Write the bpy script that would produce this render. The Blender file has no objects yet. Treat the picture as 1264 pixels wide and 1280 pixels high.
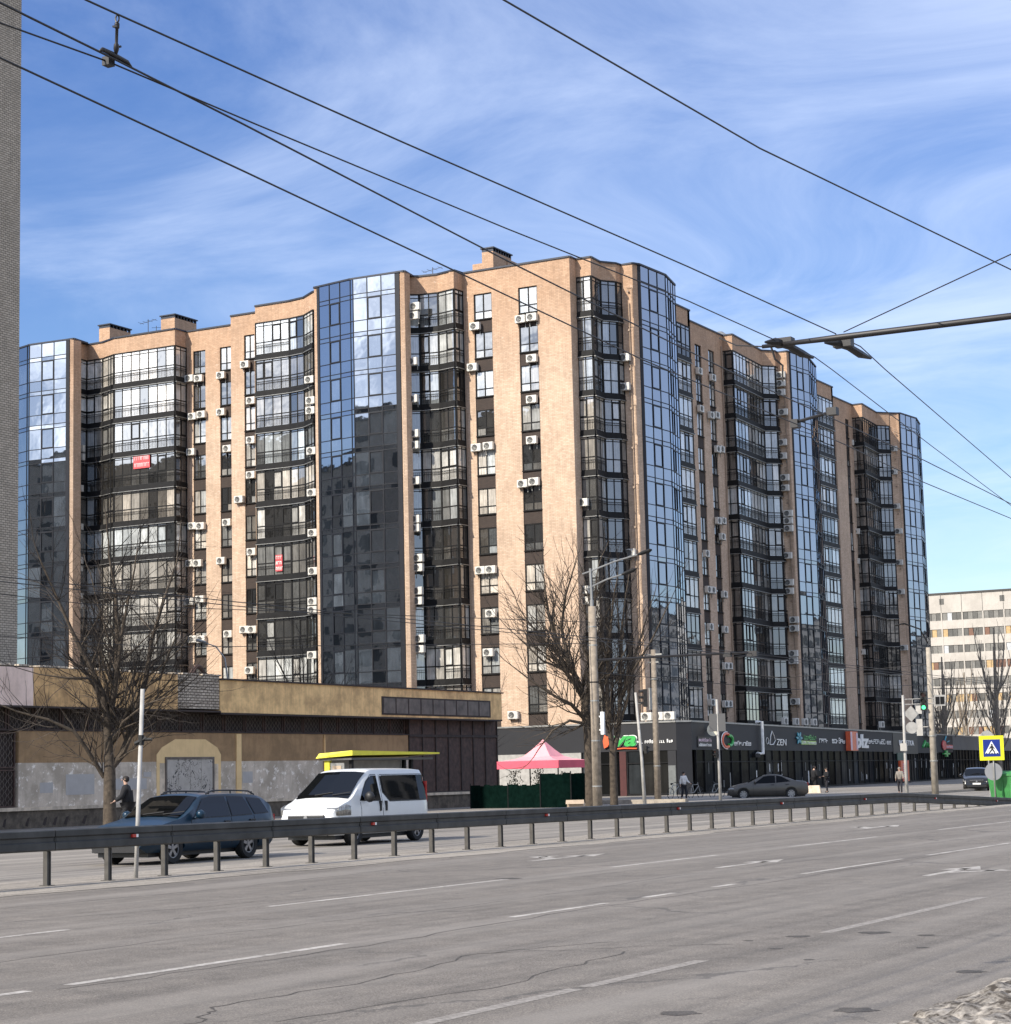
import bpy, bmesh, math, random
from mathutils import Vector, Matrix, Quaternion
random.seed(7)
R = math.radians
sc = bpy.context.scene
col = sc.collection

# ------------------------------------------------------------------ camera
TH, PITCH, ROLL = R(28.5), R(7.32), R(1.35)
f0 = Vector((-math.sin(TH), math.cos(TH), 0)); r0 = Vector((math.cos(TH), math.sin(TH), 0)); u0 = Vector((0, 0, 1))
fw = f0*math.cos(PITCH)+u0*math.sin(PITCH); up = u0*math.cos(PITCH)-f0*math.sin(PITCH)
cr = r0*math.cos(ROLL)-up*math.sin(ROLL); cu = up*math.cos(ROLL)+r0*math.sin(ROLL)
cam_d = bpy.data.cameras.new('camera'); cam = bpy.data.objects.new('camera', cam_d); col.objects.link(cam)
cam_d.sensor_fit = 'HORIZONTAL'; cam_d.sensor_width = 36; cam_d.lens = 2570/1264*36
cam_d.clip_start = .1; cam_d.clip_end = 6000
M = Matrix.Identity(4)
for i in range(3):
    M[i][0] = cr[i]; M[i][1] = cu[i]; M[i][2] = -fw[i]
M[0][3], M[1][3], M[2][3] = 0, 0, 1.68
cam.matrix_world = M
sc.camera = cam

# ------------------------------------------------------------------ light
SUN_AZ = Vector((-.36, -.93)).normalized(); SUN_EL = R(36)
sd = Vector((SUN_AZ.x*math.cos(SUN_EL), SUN_AZ.y*math.cos(SUN_EL), math.sin(SUN_EL)))
sun_d = bpy.data.lights.new('sun', 'SUN'); sun_d.energy = 4.6; sun_d.angle = R(.5); sun_d.color = (1, .92, .80)
sun = bpy.data.objects.new('sun', sun_d); col.objects.link(sun)
sun.rotation_mode = 'QUATERNION'; sun.rotation_quaternion = sd.to_track_quat('Z', 'Y')
sun.location = (0, -20, 60)
w = bpy.data.worlds.new('World'); sc.world = w; w.use_nodes = True
nt = w.node_tree; nt.nodes.clear(); N = nt.nodes; Lk = nt.links
out = N.new('ShaderNodeOutputWorld'); bg = N.new('ShaderNodeBackground'); bg.inputs[1].default_value = .115
sky = N.new('ShaderNodeTexSky'); sky.sky_type = 'NISHITA'; sky.sun_disc = False
sky.sun_elevation = SUN_EL; sky.sun_rotation = math.atan2(sd.x, sd.y); sky.air_density = 1.0; sky.dust_density = .6; sky.ozone_density = 2.0
tc = N.new('ShaderNodeTexCoord'); sep = N.new('ShaderNodeSeparateXYZ'); Lk.new(tc.outputs['Generated'], sep.inputs[0])
def mth(op, a, b=None, tree=None, c=None):
    t = tree or nt; n = t.nodes.new('ShaderNodeMath'); n.operation = op
    for i, v in enumerate((a, b, c)):
        if v is None: continue
        if isinstance(v, (int, float)): n.inputs[i].default_value = v
        else: t.links.new(v, n.inputs[i])
    return n.outputs[0]
zz = mth('ADD', mth('MAXIMUM', sep.outputs[2], 0.0), .12)
cmb = N.new('ShaderNodeCombineXYZ'); Lk.new(mth('DIVIDE', sep.outputs[0], zz), cmb.inputs[0]); Lk.new(mth('DIVIDE', sep.outputs[1], zz), cmb.inputs[1])
mp = N.new('ShaderNodeMapping'); mp.inputs['Rotation'].default_value = (0, 0, R(-25)); mp.inputs['Scale'].default_value = (1.1, 1.6, 1); mp.inputs['Location'].default_value = (3.1, .4, 0); Lk.new(cmb.outputs[0], mp.inputs[0])
n1 = N.new('ShaderNodeTexNoise'); n1.inputs['Scale'].default_value = 1.15; n1.inputs['Detail'].default_value = 9; n1.inputs['Roughness'].default_value = .62; n1.inputs['Distortion'].default_value = .9
Lk.new(mp.outputs[0], n1.inputs[0])
n2 = N.new('ShaderNodeTexNoise'); n2.inputs['Scale'].default_value = .9; n2.inputs['Detail'].default_value = 3; Lk.new(cmb.outputs[0], n2.inputs[0])
mr = N.new('ShaderNodeMapRange'); mr.inputs['From Min'].default_value = .40; mr.inputs['From Max'].default_value = .80; mr.interpolation_type = 'SMOOTHSTEP'
# more cirrus towards the east (right of the street) and higher up
east = mth('ADD', mth('MULTIPLY', mth('ADD', sep.outputs[0], .50), .34), mth('MULTIPLY', mth('SUBTRACT', sep.outputs[2], .20), .55))
Lk.new(mth('ADD', mth('MULTIPLY', n1.outputs[0], .62), mth('ADD', mth('MULTIPLY', n2.outputs[0], .38), east)), mr.inputs['Value'])
nv = N.new('ShaderNodeVectorMath'); nv.operation = 'NORMALIZE'; Lk.new(tc.outputs['Generated'], nv.inputs[0])
dp = N.new('ShaderNodeVectorMath'); dp.operation = 'DOT_PRODUCT'; Lk.new(nv.outputs[0], dp.inputs[0]); dp.inputs[1].default_value = tuple(Vector((-.46, -.86, .22)).normalized())
bank = N.new('ShaderNodeMapRange'); bank.interpolation_type = 'SMOOTHSTEP'; bank.inputs['From Min'].default_value = .945; bank.inputs['From Max'].default_value = .985; Lk.new(dp.outputs['Value'], bank.inputs['Value'])
n3 = N.new('ShaderNodeTexNoise'); n3.inputs['Scale'].default_value = 14; n3.inputs['Detail'].default_value = 6; Lk.new(nv.outputs[0], n3.inputs[0])
bk = mth('MULTIPLY', bank.outputs[0], mth('MINIMUM', mth('MAXIMUM', mth('MULTIPLY', mth('SUBTRACT', n3.outputs[0], .30), 4.0), .25), 1.0))
mx = N.new('ShaderNodeMix'); mx.data_type = 'RGBA'; Lk.new(mth('MINIMUM', mth('ADD', mth('MULTIPLY', mr.outputs[0], .56), bk), .95), mx.inputs['Factor'])
hs = N.new('ShaderNodeHueSaturation'); hs.inputs['Saturation'].default_value = 1.27; hs.inputs['Hue'].default_value = .517; hs.inputs['Value'].default_value = 1.0; Lk.new(sky.outputs[0], hs.inputs['Color'])
Lk.new(hs.outputs[0], mx.inputs['A']); bw = N.new('ShaderNodeMix'); bw.data_type = 'RGBA'; Lk.new(bk, bw.inputs['Factor']); bw.inputs['A'].default_value = (6.2, 7.0, 8.6, 1); bw.inputs['B'].default_value = (25, 25.3, 26, 1); Lk.new(bw.outputs['Result'], mx.inputs['B'])
Lk.new(mx.outputs['Result'], bg.inputs[0]); Lk.new(bg.outputs[0], out.inputs[0])
sc.view_settings.view_transform = 'Standard'; sc.view_settings.look = 'None'; sc.view_settings.gamma = 1
sc.view_settings.use_curve_mapping = False; sc.view_settings.exposure = 0.5

# ------------------------------------------------------------------ materials
def newmat(name):
    m = bpy.data.materials.new(name); m.use_nodes = True
    return m, m.node_tree, m.node_tree.nodes['Principled BSDF']
def facade_uv(t):
    """coordinates running along any upright face (metres) and up it"""
    g = t.nodes.new('ShaderNodeNewGeometry'); cp = t.nodes.new('ShaderNodeVectorMath'); cp.operation = 'CROSS_PRODUCT'
    t.links.new(g.outputs['True Normal'], cp.inputs[0]); cp.inputs[1].default_value = (0, 0, 1)
    dt = t.nodes.new('ShaderNodeVectorMath'); dt.operation = 'DOT_PRODUCT'; t.links.new(g.outputs['Position'], dt.inputs[0]); t.links.new(cp.outputs[0], dt.inputs[1])
    s = t.nodes.new('ShaderNodeSeparateXYZ'); t.links.new(g.outputs['Position'], s.inputs[0])
    c = t.nodes.new('ShaderNodeCombineXYZ'); t.links.new(dt.outputs['Value'], c.inputs[0]); t.links.new(s.outputs[2], c.inputs[1])
    return c.outputs[0]
def ramp(t, src, stops):
    n = t.nodes.new('ShaderNodeValToRGB'); e = n.color_ramp.elements
    while len(e) < len(stops): e.new(.5)
    for i, (p, c) in enumerate(stops): e[i].position = p; e[i].color = (*c, 1)
    t.links.new(src, n.inputs[0]); return n.outputs[0]
def noise(t, scale, detail=6, rough=.55, vec=None, dist=0, stretch=None):
    n = t.nodes.new('ShaderNodeTexNoise'); n.inputs['Scale'].default_value = scale; n.inputs['Detail'].default_value = detail
    n.inputs['Roughness'].default_value = rough; n.inputs['Distortion'].default_value = dist
    if vec is None:
        g = t.nodes.new('ShaderNodeNewGeometry'); vec = g.outputs['Position']
    if stretch:
        mpn = t.nodes.new('ShaderNodeMapping'); mpn.inputs['Scale'].default_value = stretch; t.links.new(vec, mpn.inputs[0]); vec = mpn.outputs[0]
    t.links.new(vec, n.inputs[0]); return n.outputs[0]
def mixc(t, fac, a, b, mode='MIX'):
    n = t.nodes.new('ShaderNodeMix'); n.data_type = 'RGBA'; n.blend_type = mode
    for k, v in (('Factor', fac), ('A', a), ('B', b)):
        if isinstance(v, (int, float)): n.inputs[k].default_value = v
        elif isinstance(v, tuple): n.inputs[k].default_value = (*v, 1)
        else: t.links.new(v, n.inputs[k])
    return n.outputs['Result']
def simple(name, c, rough=.6, metal=0, var=.18, scale=3, spec=.5, coat=0):
    m, t, p = newmat(name)
    nz = noise(t, scale)
    a = tuple(x*(1-var) for x in c); b = tuple(min(1, x*(1+var)) for x in c)
    t.links.new(ramp(t, nz, [(.3, a), (.7, b)]), p.inputs['Base Color'])
    p.inputs['Roughness'].default_value = rough; p.inputs['Metallic'].default_value = metal
    p.inputs['Specular IOR Level'].default_value = spec; p.inputs['Coat Weight'].default_value = coat
    return m
def brickmat(name, c1, c2, mortar, bw=.25, rh=.075, ms=.012, patch=None, stain=.12):
    m, t, p = newmat(name)
    uv = facade_uv(t)
    b = t.nodes.new('ShaderNodeTexBrick'); t.links.new(uv, b.inputs['Vector'])
    b.inputs['Color1'].default_value = (*c1, 1); b.inputs['Color2'].default_value = (*c2, 1); b.inputs['Mortar'].default_value = (*mortar, 1)
    b.inputs['Scale'].default_value = 1; b.inputs['Mortar Size'].default_value = ms; b.inputs['Brick Width'].default_value = bw; b.inputs['Row Height'].default_value = rh
    b.inputs['Mortar Smooth'].default_value = .2; b.inputs['Bias'].default_value = 0
    cc = b.outputs['Color']
    nz = noise(t, .55, 5, .6)
    cc = mixc(t, 1.0, cc, ramp(t, nz, [(.3, (1-stain,)*3), (.7, (1+stain*.3,)*3)]), 'MULTIPLY')
    nz3 = noise(t, 1.7, 7, .7, vec=uv, stretch=(2.5, .35, 1))
    cc = mixc(t, 1.0, cc, ramp(t, nz3, [(.3, (1-stain*1.5,)*3), (.62, (1.0,)*3)]), 'MULTIPLY')
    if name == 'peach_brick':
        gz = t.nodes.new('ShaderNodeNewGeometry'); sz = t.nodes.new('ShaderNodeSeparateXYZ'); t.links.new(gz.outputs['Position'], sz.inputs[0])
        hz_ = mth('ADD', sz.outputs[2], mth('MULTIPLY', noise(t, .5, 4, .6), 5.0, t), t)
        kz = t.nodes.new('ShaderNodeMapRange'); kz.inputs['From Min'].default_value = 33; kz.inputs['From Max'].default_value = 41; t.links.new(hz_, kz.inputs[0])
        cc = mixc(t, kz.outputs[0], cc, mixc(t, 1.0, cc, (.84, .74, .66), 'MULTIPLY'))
    if patch:
        nz2 = noise(t, 1.3, 6, .7, vec=uv, stretch=(1, 1.7, 1))
        n = t.nodes.new('ShaderNodeMapRange'); n.inputs['From Min'].default_value = .62; n.inputs['From Max'].default_value = .68; n.inputs['To Max'].default_value = .55
        t.links.new(nz2, n.inputs[0]); cc = mixc(t, n.outputs[0], cc, patch)
    t.links.new(cc, p.inputs['Base Color']); p.inputs['Roughness'].default_value = .85
    bp = t.nodes.new('ShaderNodeBump'); bp.inputs['Strength'].default_value = .35; bp.inputs['Distance'].default_value = .01
    t.links.new(b.outputs['Fac'], bp.inputs['Height']); bp.invert = True
    t.links.new(bp.outputs[0], p.inputs['Normal'])
    return m
def glassmat(name, tint, refl, dark, folds=9.0, rough=.03, wav=.012, fm=.8):
    """a pane: per-pane 'tone' (r: curtain brightness, g: warmth) seen behind a reflecting sheet"""
    m, t, p = newmat(name)
    at = t.nodes.new('ShaderNodeAttribute'); at.attribute_name = 'tone'
    s = t.nodes.new('ShaderNodeSeparateColor'); t.links.new(at.outputs['Color'], s.inputs[0])
    uv = facade_uv(t)
    fold = noise(t, folds, 3, .6, vec=uv, stretch=(1, .06, 1))
    blot = noise(t, .9, 4, .6, vec=uv)
    fr = t.nodes.new('ShaderNodeMapRange'); fr.inputs['From Min'].default_value = .32; fr.inputs['From Max'].default_value = .68; fr.inputs['To Min'].default_value = .55; fr.inputs['To Max'].default_value = 1.1; t.links.new(fold, fr.inputs[0])
    br = t.nodes.new('ShaderNodeMapRange'); br.inputs['From Min'].default_value = .35; br.inputs['From Max'].default_value = .65; br.inputs['To Min'].default_value = .7; br.inputs['To Max'].default_value = 1.1; t.links.new(blot, br.inputs[0])
    v = mth('ADD', mth('MULTIPLY', s.outputs[0], mth('MULTIPLY', fr.outputs[0], br.outputs[0], t), t), dark, t)
    cur = mixc(t, s.outputs[1], (.92, 1.0, 1.04), (1.12, .96, .78))
    cc = mixc(t, 1.0, cur, v, 'MULTIPLY')
    cb = t.nodes.new('ShaderNodeCombineColor')
    for i in range(3): t.links.new(v, cb.inputs[i])
    cc = mixc(t, 1.0, cur, cb.outputs[0], 'MULTIPLY'); cc = mixc(t, 1.0, cc, tint, 'MULTIPLY')
    t.links.new(cc, p.inputs['Base Color']); p.inputs['Roughness'].default_value = .7; p.inputs['Specular IOR Level'].default_value = 0
    g = t.nodes.new('ShaderNodeBsdfGlossy'); g.inputs['Roughness'].default_value = rough; g.inputs['Color'].default_value = (*refl[:3], 1)
    lw = t.nodes.new('ShaderNodeLayerWeight'); lw.inputs['Blend'].default_value = .35
    fac = mth('MULTIPLY', mth('ADD', mth('MULTIPLY', lw.outputs['Fresnel'], fm, t), refl[3], t), 1.0, t)
    fac = mth('MINIMUM', fac, .95, t)
    bmp = t.nodes.new('ShaderNodeBump'); bmp.inputs['Strength'].default_value = 1; bmp.inputs['Distance'].default_value = wav
    t.links.new(noise(t, .7, 2, .5, vec=uv), bmp.inputs['Height']); t.links.new(bmp.outputs[0], g.inputs['Normal'])
    mxs = t.nodes.new('ShaderNodeMixShader'); t.links.new(fac, mxs.inputs[0]); t.links.new(p.outputs[0], mxs.inputs[1]); t.links.new(g.outputs[0], mxs.inputs[2])
    t.links.new(mxs.outputs[0], t.nodes['Material Output'].inputs[0])
    return m
MT = {}
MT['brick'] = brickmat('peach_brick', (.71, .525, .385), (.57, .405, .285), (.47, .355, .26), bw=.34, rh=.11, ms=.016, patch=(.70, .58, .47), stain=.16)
MT['greybrick'] = brickmat('silicate_brick', (.56, .475, .37), (.43, .365, .28), (.17, .14, .11), bw=.27, rh=.105, ms=.016)
MT['whitebrick'] = brickmat('exposed_white_brick', (.62, .54, .44), (.48, .41, .33), (.12, .095, .07), bw=.27, rh=.12, ms=.022, stain=.25)
MT['brownbrick'] = brickmat('brown_spandrel_brick', (.068, .048, .038), (.05, .036, .03), (.03, .022, .018), bw=.25, rh=.075)
MT['dark'] = simple('anthracite_metal', (.012, .012, .0125), .6, 0, .25, 3, .2)
MT['navy'] = simple('dark_mullion', (.010, .012, .018), .5, 0, .2, 3, .3)
MT['cap'] = simple('roof_flashing', (.028, .032, .045), .5, .3)
MT['drip'] = simple('galvanised_drip_edge', (.30, .30, .29), .45, .5)
MT['pane'] = glassmat('balcony_glass', (1.0, 1.0, .98), (.90, .94, 1.0, .17), .012)
MT['curtain'] = glassmat('tinted_curtain_glass', (.46, .56, .70), (.60, .66, .76, .42), .008, 7, .02, .0045)
MT['white'] = simple('white_plastic', (.62, .60, .55), .45, 0, .10, 6)
MT['black'] = simple('black_rubber', (.012, .012, .012), .7, 0, .3, 8)
MT['steel'] = simple('weathered_steel', (.33, .33, .31), .5, .5)
MT['roof'] = simple('bitumen_roof', (.06, .058, .055), .9)
MT['pipe'] = simple('painted_pipe', (.30, .22, .16), .5)
MT['concrete'] = simple('pole_concrete', (.25, .21, .165), .9, 0, .3, 5)
MT['paleconcrete'] = simple('pale_concrete', (.32, .285, .235), .9, 0, .25, 5)
MT['cable'] = simple('cable_black', (.014, .013, .014), .5)
MT['cream_sign'] = simple('cream_disc', (.72, .68, .50), .5)

def M2(k, *a, **kw):
    if k not in MT: MT[k] = simple(k, *a, **kw)
    return MT[k]

# ------------------------------------------------------------------ mesh helpers
class MB:
    def __init__(s): s.v = []; s.f = []; s.t = []; s.mi = []
    def face(s, pts, tone=(0, 0, 0), mi=0):
        i = len(s.v); s.v += [tuple(p) for p in pts]; s.f.append(tuple(range(i, i+len(pts)))); s.t.append(tone); s.mi.append(mi)
    def hexa(s, b, t, tone=(0, 0, 0), mi=0):
        i = len(s.v); s.v += [tuple(p) for p in b]+[tuple(p) for p in t]
        n = len(b)
        fs = [tuple(range(i+n-1, i-1, -1)), tuple(range(i+n, i+2*n))]
        for k in range(n): k2 = (k+1) % n; fs.append((i+k, i+k2, i+n+k2, i+n+k))
        s.f += fs; s.t += [tone]*len(fs); s.mi += [mi]*len(fs)
    def box(s, x0, x1, y0, y1, z0, z1, mi=0):
        s.hexa([(x0, y0, z0), (x1, y0, z0), (x1, y1, z0), (x0, y1, z0)], [(x0, y0, z1), (x1, y0, z1), (x1, y1, z1), (x0, y1, z1)], mi=mi)
    def slab(s, P, Q, z0, z1, o0, o1, u0=None, u1=None, mi=0, tone=(0, 0, 0)):
        """box along facet P->Q from outward offset o0 to o1 (outward is right of P->Q); u0,u1 in metres along it"""
        P = Vector(P); Q = Vector(Q); d = (Q-P); L = d.length; d.normalize(); n = Vector((d.y, -d.x))
        u0 = 0 if u0 is None else u0; u1 = L if u1 is None else u1
        a = P+d*u0; b = P+d*u1
        c = [a+n*o1, b+n*o1, b+n*o0, a+n*o0]
        s.hexa([(q.x, q.y, z0) for q in c], [(q.x, q.y, z1) for q in c], mi=mi, tone=tone)
    def tube(s, pts, rad, n=6, mi=0, cap=True):
        pts = [Vector(p) for p in pts]
        if isinstance(rad, (int, float)): rad = [rad]*len(pts)
        i0 = len(s.v); prev = None
        for k, p in enumerate(pts):
            d = (pts[min(k+1, len(pts)-1)]-pts[max(k-1, 0)])
            if d.length < 1e-6: d = Vector((0, 0, 1))
            d.normalize()
            if prev is None: a = d.orthogonal().normalized()
            else:
                a = prev-d*prev.dot(d)
                a = a.normalized() if a.length > 1e-5 else d.orthogonal().normalized()
            prev = a; b = d.cross(a)
            for j in range(n):
                q = p+(a*math.cos(2*math.pi*j/n)+b*math.sin(2*math.pi*j/n))*rad[k]; s.v.append(tuple(q))
        for k in range(len(pts)-1):
            for j in range(n):
                a0 = i0+k*n+j; a1 = i0+k*n+(j+1) % n
                s.f.append((a0, a1, a1+n, a0+n)); s.t.append((0, 0, 0)); s.mi.append(mi)
        if cap:
            s.f.append(tuple(range(i0+n-1, i0-1, -1))); s.f.append(tuple(i0+(len(pts)-1)*n+j for j in range(n))); s.t += [(0, 0, 0)]*2; s.mi += [mi]*2
    def cyl(s, c, axis, r, h, n=20, mi=0):
        c = Vector(c); a = Vector(axis).normalized(); s.tube([c-a*h/2, c+a*h/2], r, n, mi)
    def build(s, name, mat, parent=None, smooth=False, tones=False):
        me = bpy.data.meshes.new(name); me.from_pydata(s.v, [], s.f); me.validate(clean_customdata=False)
        mats = mat if isinstance(mat, (list, tuple)) else [mat]
        for m in mats: me.materials.append(MT[m] if isinstance(m, str) else m)
        if len(mats) > 1:
            for p, k in zip(me.polygons, s.mi): p.material_index = k
        if tones:
            at = me.color_attributes.new('tone', 'FLOAT_COLOR', 'CORNER')
            for p, tn in zip(me.polygons, s.t):
                for li in p.loop_indices: at.data[li].color = (*tn, 1)
        if smooth:
            for p in me.polygons: p.use_smooth = True
        me.update()
        return link(bpy.data.objects.new(name, me), parent)
def wmat(o):
    m = Matrix.LocRotScale(o.location, o.rotation_euler, None)
    return (wmat(o.parent) @ o.matrix_parent_inverse @ m) if o.parent else m
LOCAL = [False]
def link(o, parent=None):
    col.objects.link(o)
    if parent:
        o.parent = parent
        if not LOCAL[0]: o.matrix_parent_inverse = wmat(parent).inverted()
    return o
def tag(o, label=None, cat=None, group=None, kind=None):
    for k, v in (('label', label), ('category', cat), ('group', group), ('kind', kind)):
        if v: o[k] = v
    return o
def empty(name, loc=(0, 0, 0), label=None, cat=None, group=None, rz=0):
    o = bpy.data.objects.new(name, None); col.objects.link(o); o.location = loc; o.rotation_euler = (0, 0, rz); o.empty_display_size = .3
    return tag(o, label, cat, group)
def dup(o, loc, rz=0, label=None, parent=None):
    c = o.copy(); col.objects.link(c)
    if parent is None: c.location = loc; c.rotation_euler = (0, 0, rz)
    else: c.parent = parent
    if label: c['label'] = label
    for ch in [x for x in o.children]: dup(ch, None, parent=c)
    return c
def struct(name, mb, mat, smooth=False):
    return tag(mb.build(name, mat, None, smooth), kind='structure')

# ------------------------------------------------------------------ ground, roads
def groundmat(name, base, streak=0.0, crack=0, dust=(.42, .39, .35), fine=.12, dustamt=.5):
    m, t, p = newmat(name)
    big = noise(t, .25, 6, .6); fineN = noise(t, 24, 7, .82); st = noise(t, .9, 5, .6, stretch=(1.0, .045, 1), dist=.2); st2 = noise(t, 3.2, 5, .6, stretch=(1, .03, 1))
    c = mixc(t, 1.0, base, ramp(t, big, [(.3, (.86,)*3), (.7, (1.1,)*3)]), 'MULTIPLY')
    c = mixc(t, 1.0, c, ramp(t, fineN, [(.32, (1-fine*2.2,)*3), (.68, (1+fine*1.6,)*3)]), 'MULTIPLY')
    gr_ = noise(t, 60, 3, .85); c = mixc(t, 1.0, c, ramp(t, gr_, [(.36, (1-fine*2.6,)*3), (.5, (1,)*3), (.66, (1+fine*3.2,)*3)]), 'MULTIPLY')
    mid = noise(t, 2.2, 8, .72, dist=.4); c = mixc(t, 1.0, c, ramp(t, mid, [(.33, (1-fine*1.1,)*3), (.67, (1+fine*.7,)*3)]), 'MULTIPLY')
    if streak:
        c = mixc(t, mth('MULTIPLY', ramp(t, st, [(.46, (0,)*3), (.68, (1,)*3)]), dustamt, t), c, dust)
        c = mixc(t, 1.0, c, ramp(t, st2, [(.34, (1-streak,)*3), (.5, (1,)*3), (.8, (1+streak*.5,)*3)]), 'MULTIPLY')
    if crack:
        g = t.nodes.new('ShaderNodeNewGeometry')
        wn = t.nodes.new('ShaderNodeTexNoise'); wn.inputs['Scale'].default_value = .7; wn.inputs['Detail'].default_value = 6; wn.inputs['Roughness'].default_value = .65; t.links.new(g.outputs['Position'], wn.inputs[0])
        ad = t.nodes.new('ShaderNodeVectorMath'); ad.operation = 'MULTIPLY_ADD'; t.links.new(wn.outputs['Color'], ad.inputs[0]); ad.inputs[1].default_value = (1.6, 1.6, 0); t.links.new(g.outputs['Position'], ad.inputs[2])
        for sc_, th, amt, strz in ((.13, .006, .6, (1, .55, 0)), (.30, .004, .45, (1, .6, 0))):
            mp_ = t.nodes.new('ShaderNodeMapping'); mp_.inputs['Scale'].default_value = strz; t.links.new(ad.outputs[0], mp_.inputs[0])
            vo = t.nodes.new('ShaderNodeTexVoronoi'); vo.feature = 'DISTANCE_TO_EDGE'; vo.inputs['Scale'].default_value = sc_; t.links.new(mp_.outputs[0], vo.inputs['Vector'])
            mk = noise(t, .3*sc_/.16, 3, .6)
            lim = mth('MULTIPLY', ramp(t, mk, [(.46, (0,)*3), (.60, (1,)*3)]), th, t)
            hit = mth('LESS_THAN', vo.outputs['Distance'], lim, t)
            c = mixc(t, mth('MULTIPLY', hit, amt, t), c, (.055, .05, .045))
    t.links.new(c, p.inputs['Base Color']); p.inputs['Roughness'].default_value = .85
    bp = t.nodes.new('ShaderNodeBump'); bp.inputs['Strength'].default_value = .5; bp.inputs['Distance'].default_value = .006; t.links.new(fineN, bp.inputs['Height']); t.links.new(bp.outputs[0], p.inputs['Normal'])
    return m
MT['asphalt'] = groundmat('worn_asphalt', (.165, .145, .122), .20, 1, dust=(.225, .204, .178), dustamt=.6, fine=.24)
MT['asphalt2'] = groundmat('dusty_asphalt', (.20, .18, .155), .55, 0, dust=(.33, .30, .255), dustamt=.6)
MT['dirt'] = groundmat('dusty_median', (.27, .24, .20), .35, 0, dust=(.38, .34, .29), fine=.25)
MT['paving'] = groundmat('pavement', (.20, .18, .155), .1, 0)
MT['soil'] = groundmat('bare_soil', (.16, .14, .11), 0, 0, fine=.25)

def sheet(name, x0, x1, y0, y1, z, mat):
    m = MB(); m.face([(x0, y0, z), (x1, y0, z), (x1, y1, z), (x0, y1, z)]); return struct(name, m, mat)
sheet('ground', -2500, 2500, -1500, 4000, -.03, 'soil')
sheet('road', -23.0, -3.2, -60, 520, 0, 'asphalt')
sheet('far_carriageway', -38.0, -25.3, -60, 520, 0, 'asphalt2')
m = MB()
ys = [-60+i*1.0 for i in range(160)]
for i in range(len(ys)-1):
    a, b = ys[i], ys[i+1]
    ja = [.12*math.sin(a*1.3)+.08*math.sin(a*3.1+1), .14*math.sin(a*1.1+2)+.06*math.sin(a*2.7)]
    jb = [.12*math.sin(b*1.3)+.08*math.sin(b*3.1+1), .14*math.sin(b*1.1+2)+.06*math.sin(b*2.7)]
    m.face([(-25.7+ja[0], a, .006), (-22.3+ja[1], a, .006), (-22.3+jb[1], b, .006), (-25.7+jb[0], b, .006)])
struct('median_strip', m, 'dirt')
m = MB(); m.box(-58, -38.3, -60, 300, -.02, .13); struct('pavement', m, 'paving')
m = MB(); m.box(-38.3, -38.0, -60, 300, -.02, .16); struct('kerb', m, 'paleconcrete')
m = MB(); m.box(-3.2, 6, -60, 200, -.02, .12); struct('near_pavement', m, 'paving')
m = MB(); m.box(-200, -58, 99, 400, -.02, .10); struct('courtyard', m, 'paving')

# painted markings (worn paint)
mm, t, p = newmat('worn_road_paint')
nz = noise(t, 11, 8, .75); nz2 = noise(t, 1.1, 4, .6)
fac = mth('ADD', mth('MULTIPLY', nz, .7, t), mth('MULTIPLY', nz2, .45, t), t)
t.links.new(mixc(t, ramp(t, fac, [(.47, (0,)*3), (.66, (1,)*3)]), (.19, .172, .15), (.47, .44, .40)), p.inputs['Base Color']); p.inputs['Roughness'].default_value = .8
MT['paint'] = mm
mm, t, p = newmat('faded_road_paint')
nz = noise(t, 16, 8, .75)
t.links.new(mixc(t, ramp(t, nz, [(.42, (0,)*3), (.58, (1,)*3)]), (.16, .143, .123), (.30, .275, .245)), p.inputs['Base Color']); p.inputs['Roughness'].default_value = .8
MT['faint'] = mm
def dash(x, y0, y1, wd=.13, mat='paint', z=.002):
    m = MB(); n = max(2, int((y1-y0)/.5))
    for i in range(n):
        a = y0+(y1-y0)*i/n; b = y0+(y1-y0)*(i+1)/n
        m.face([(x-wd/2, a, z), (x+wd/2, a, z), (x+wd/2, b, z), (x-wd/2, b, z)])
    return struct('lane_marking', m, mat)
for y0, y1 in ((12.0, 19.2), (23.3, 30.3), (34.0, 38.9), (43.0, 48.9), (54.0, 62), (67, 75), (80, 88)): dash(-16.45, y0, y1)
dash(-11.9, 9.0, 12.1); dash(-11.9, 12.3, 13.4); dash(-11.9, 13.9, 18.2)
for y0, y1 in ((22.0, 24.6), (25.8, 26.8), (28.2, 29.0), (31.9, 37.1), (38.6, 44.5), (51, 57), (63, 69)): dash(-12.0, y0, y1, .12)
for y0, y1 in ((9.5, 14.8), (14.95, 17.3), (20.5, 26.4), (30.5, 36)): dash(-7.5, y0, y1, .15, 'faint')
dash(-22.1, 40, 110, .14, 'faint')
def arrow(x, y0, L, side, s=1.0):
    m = MB(); z = .002
    m.face([(x-.09*s, y0, z), (x+.09*s, y0, z), (x+.09*s, y0+L*.75, z), (x-.09*s, y0+L*.75, z)])
    m.face([(x-.42*s, y0+L*.62, z), (x+.42*s, y0+L*.62, z), (x, y0+L, z)])
    if side:
        m.face([(x+.09*s*side, y0+L*.25, z), (x+.09*s*side, y0+L*.38, z), (x+.8*s*side, y0+L*.62, z), (x+.8*s*side, y0+L*.5, z)][::side])
        m.face([(x+.62*s*side, y0+L*.70, z), (x+.62*s*side, y0+L*.40, z), (x+1.15*s*side, y0+L*.55, z)][::-side])
    return struct('arrow_marking', m, 'paint')
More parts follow.
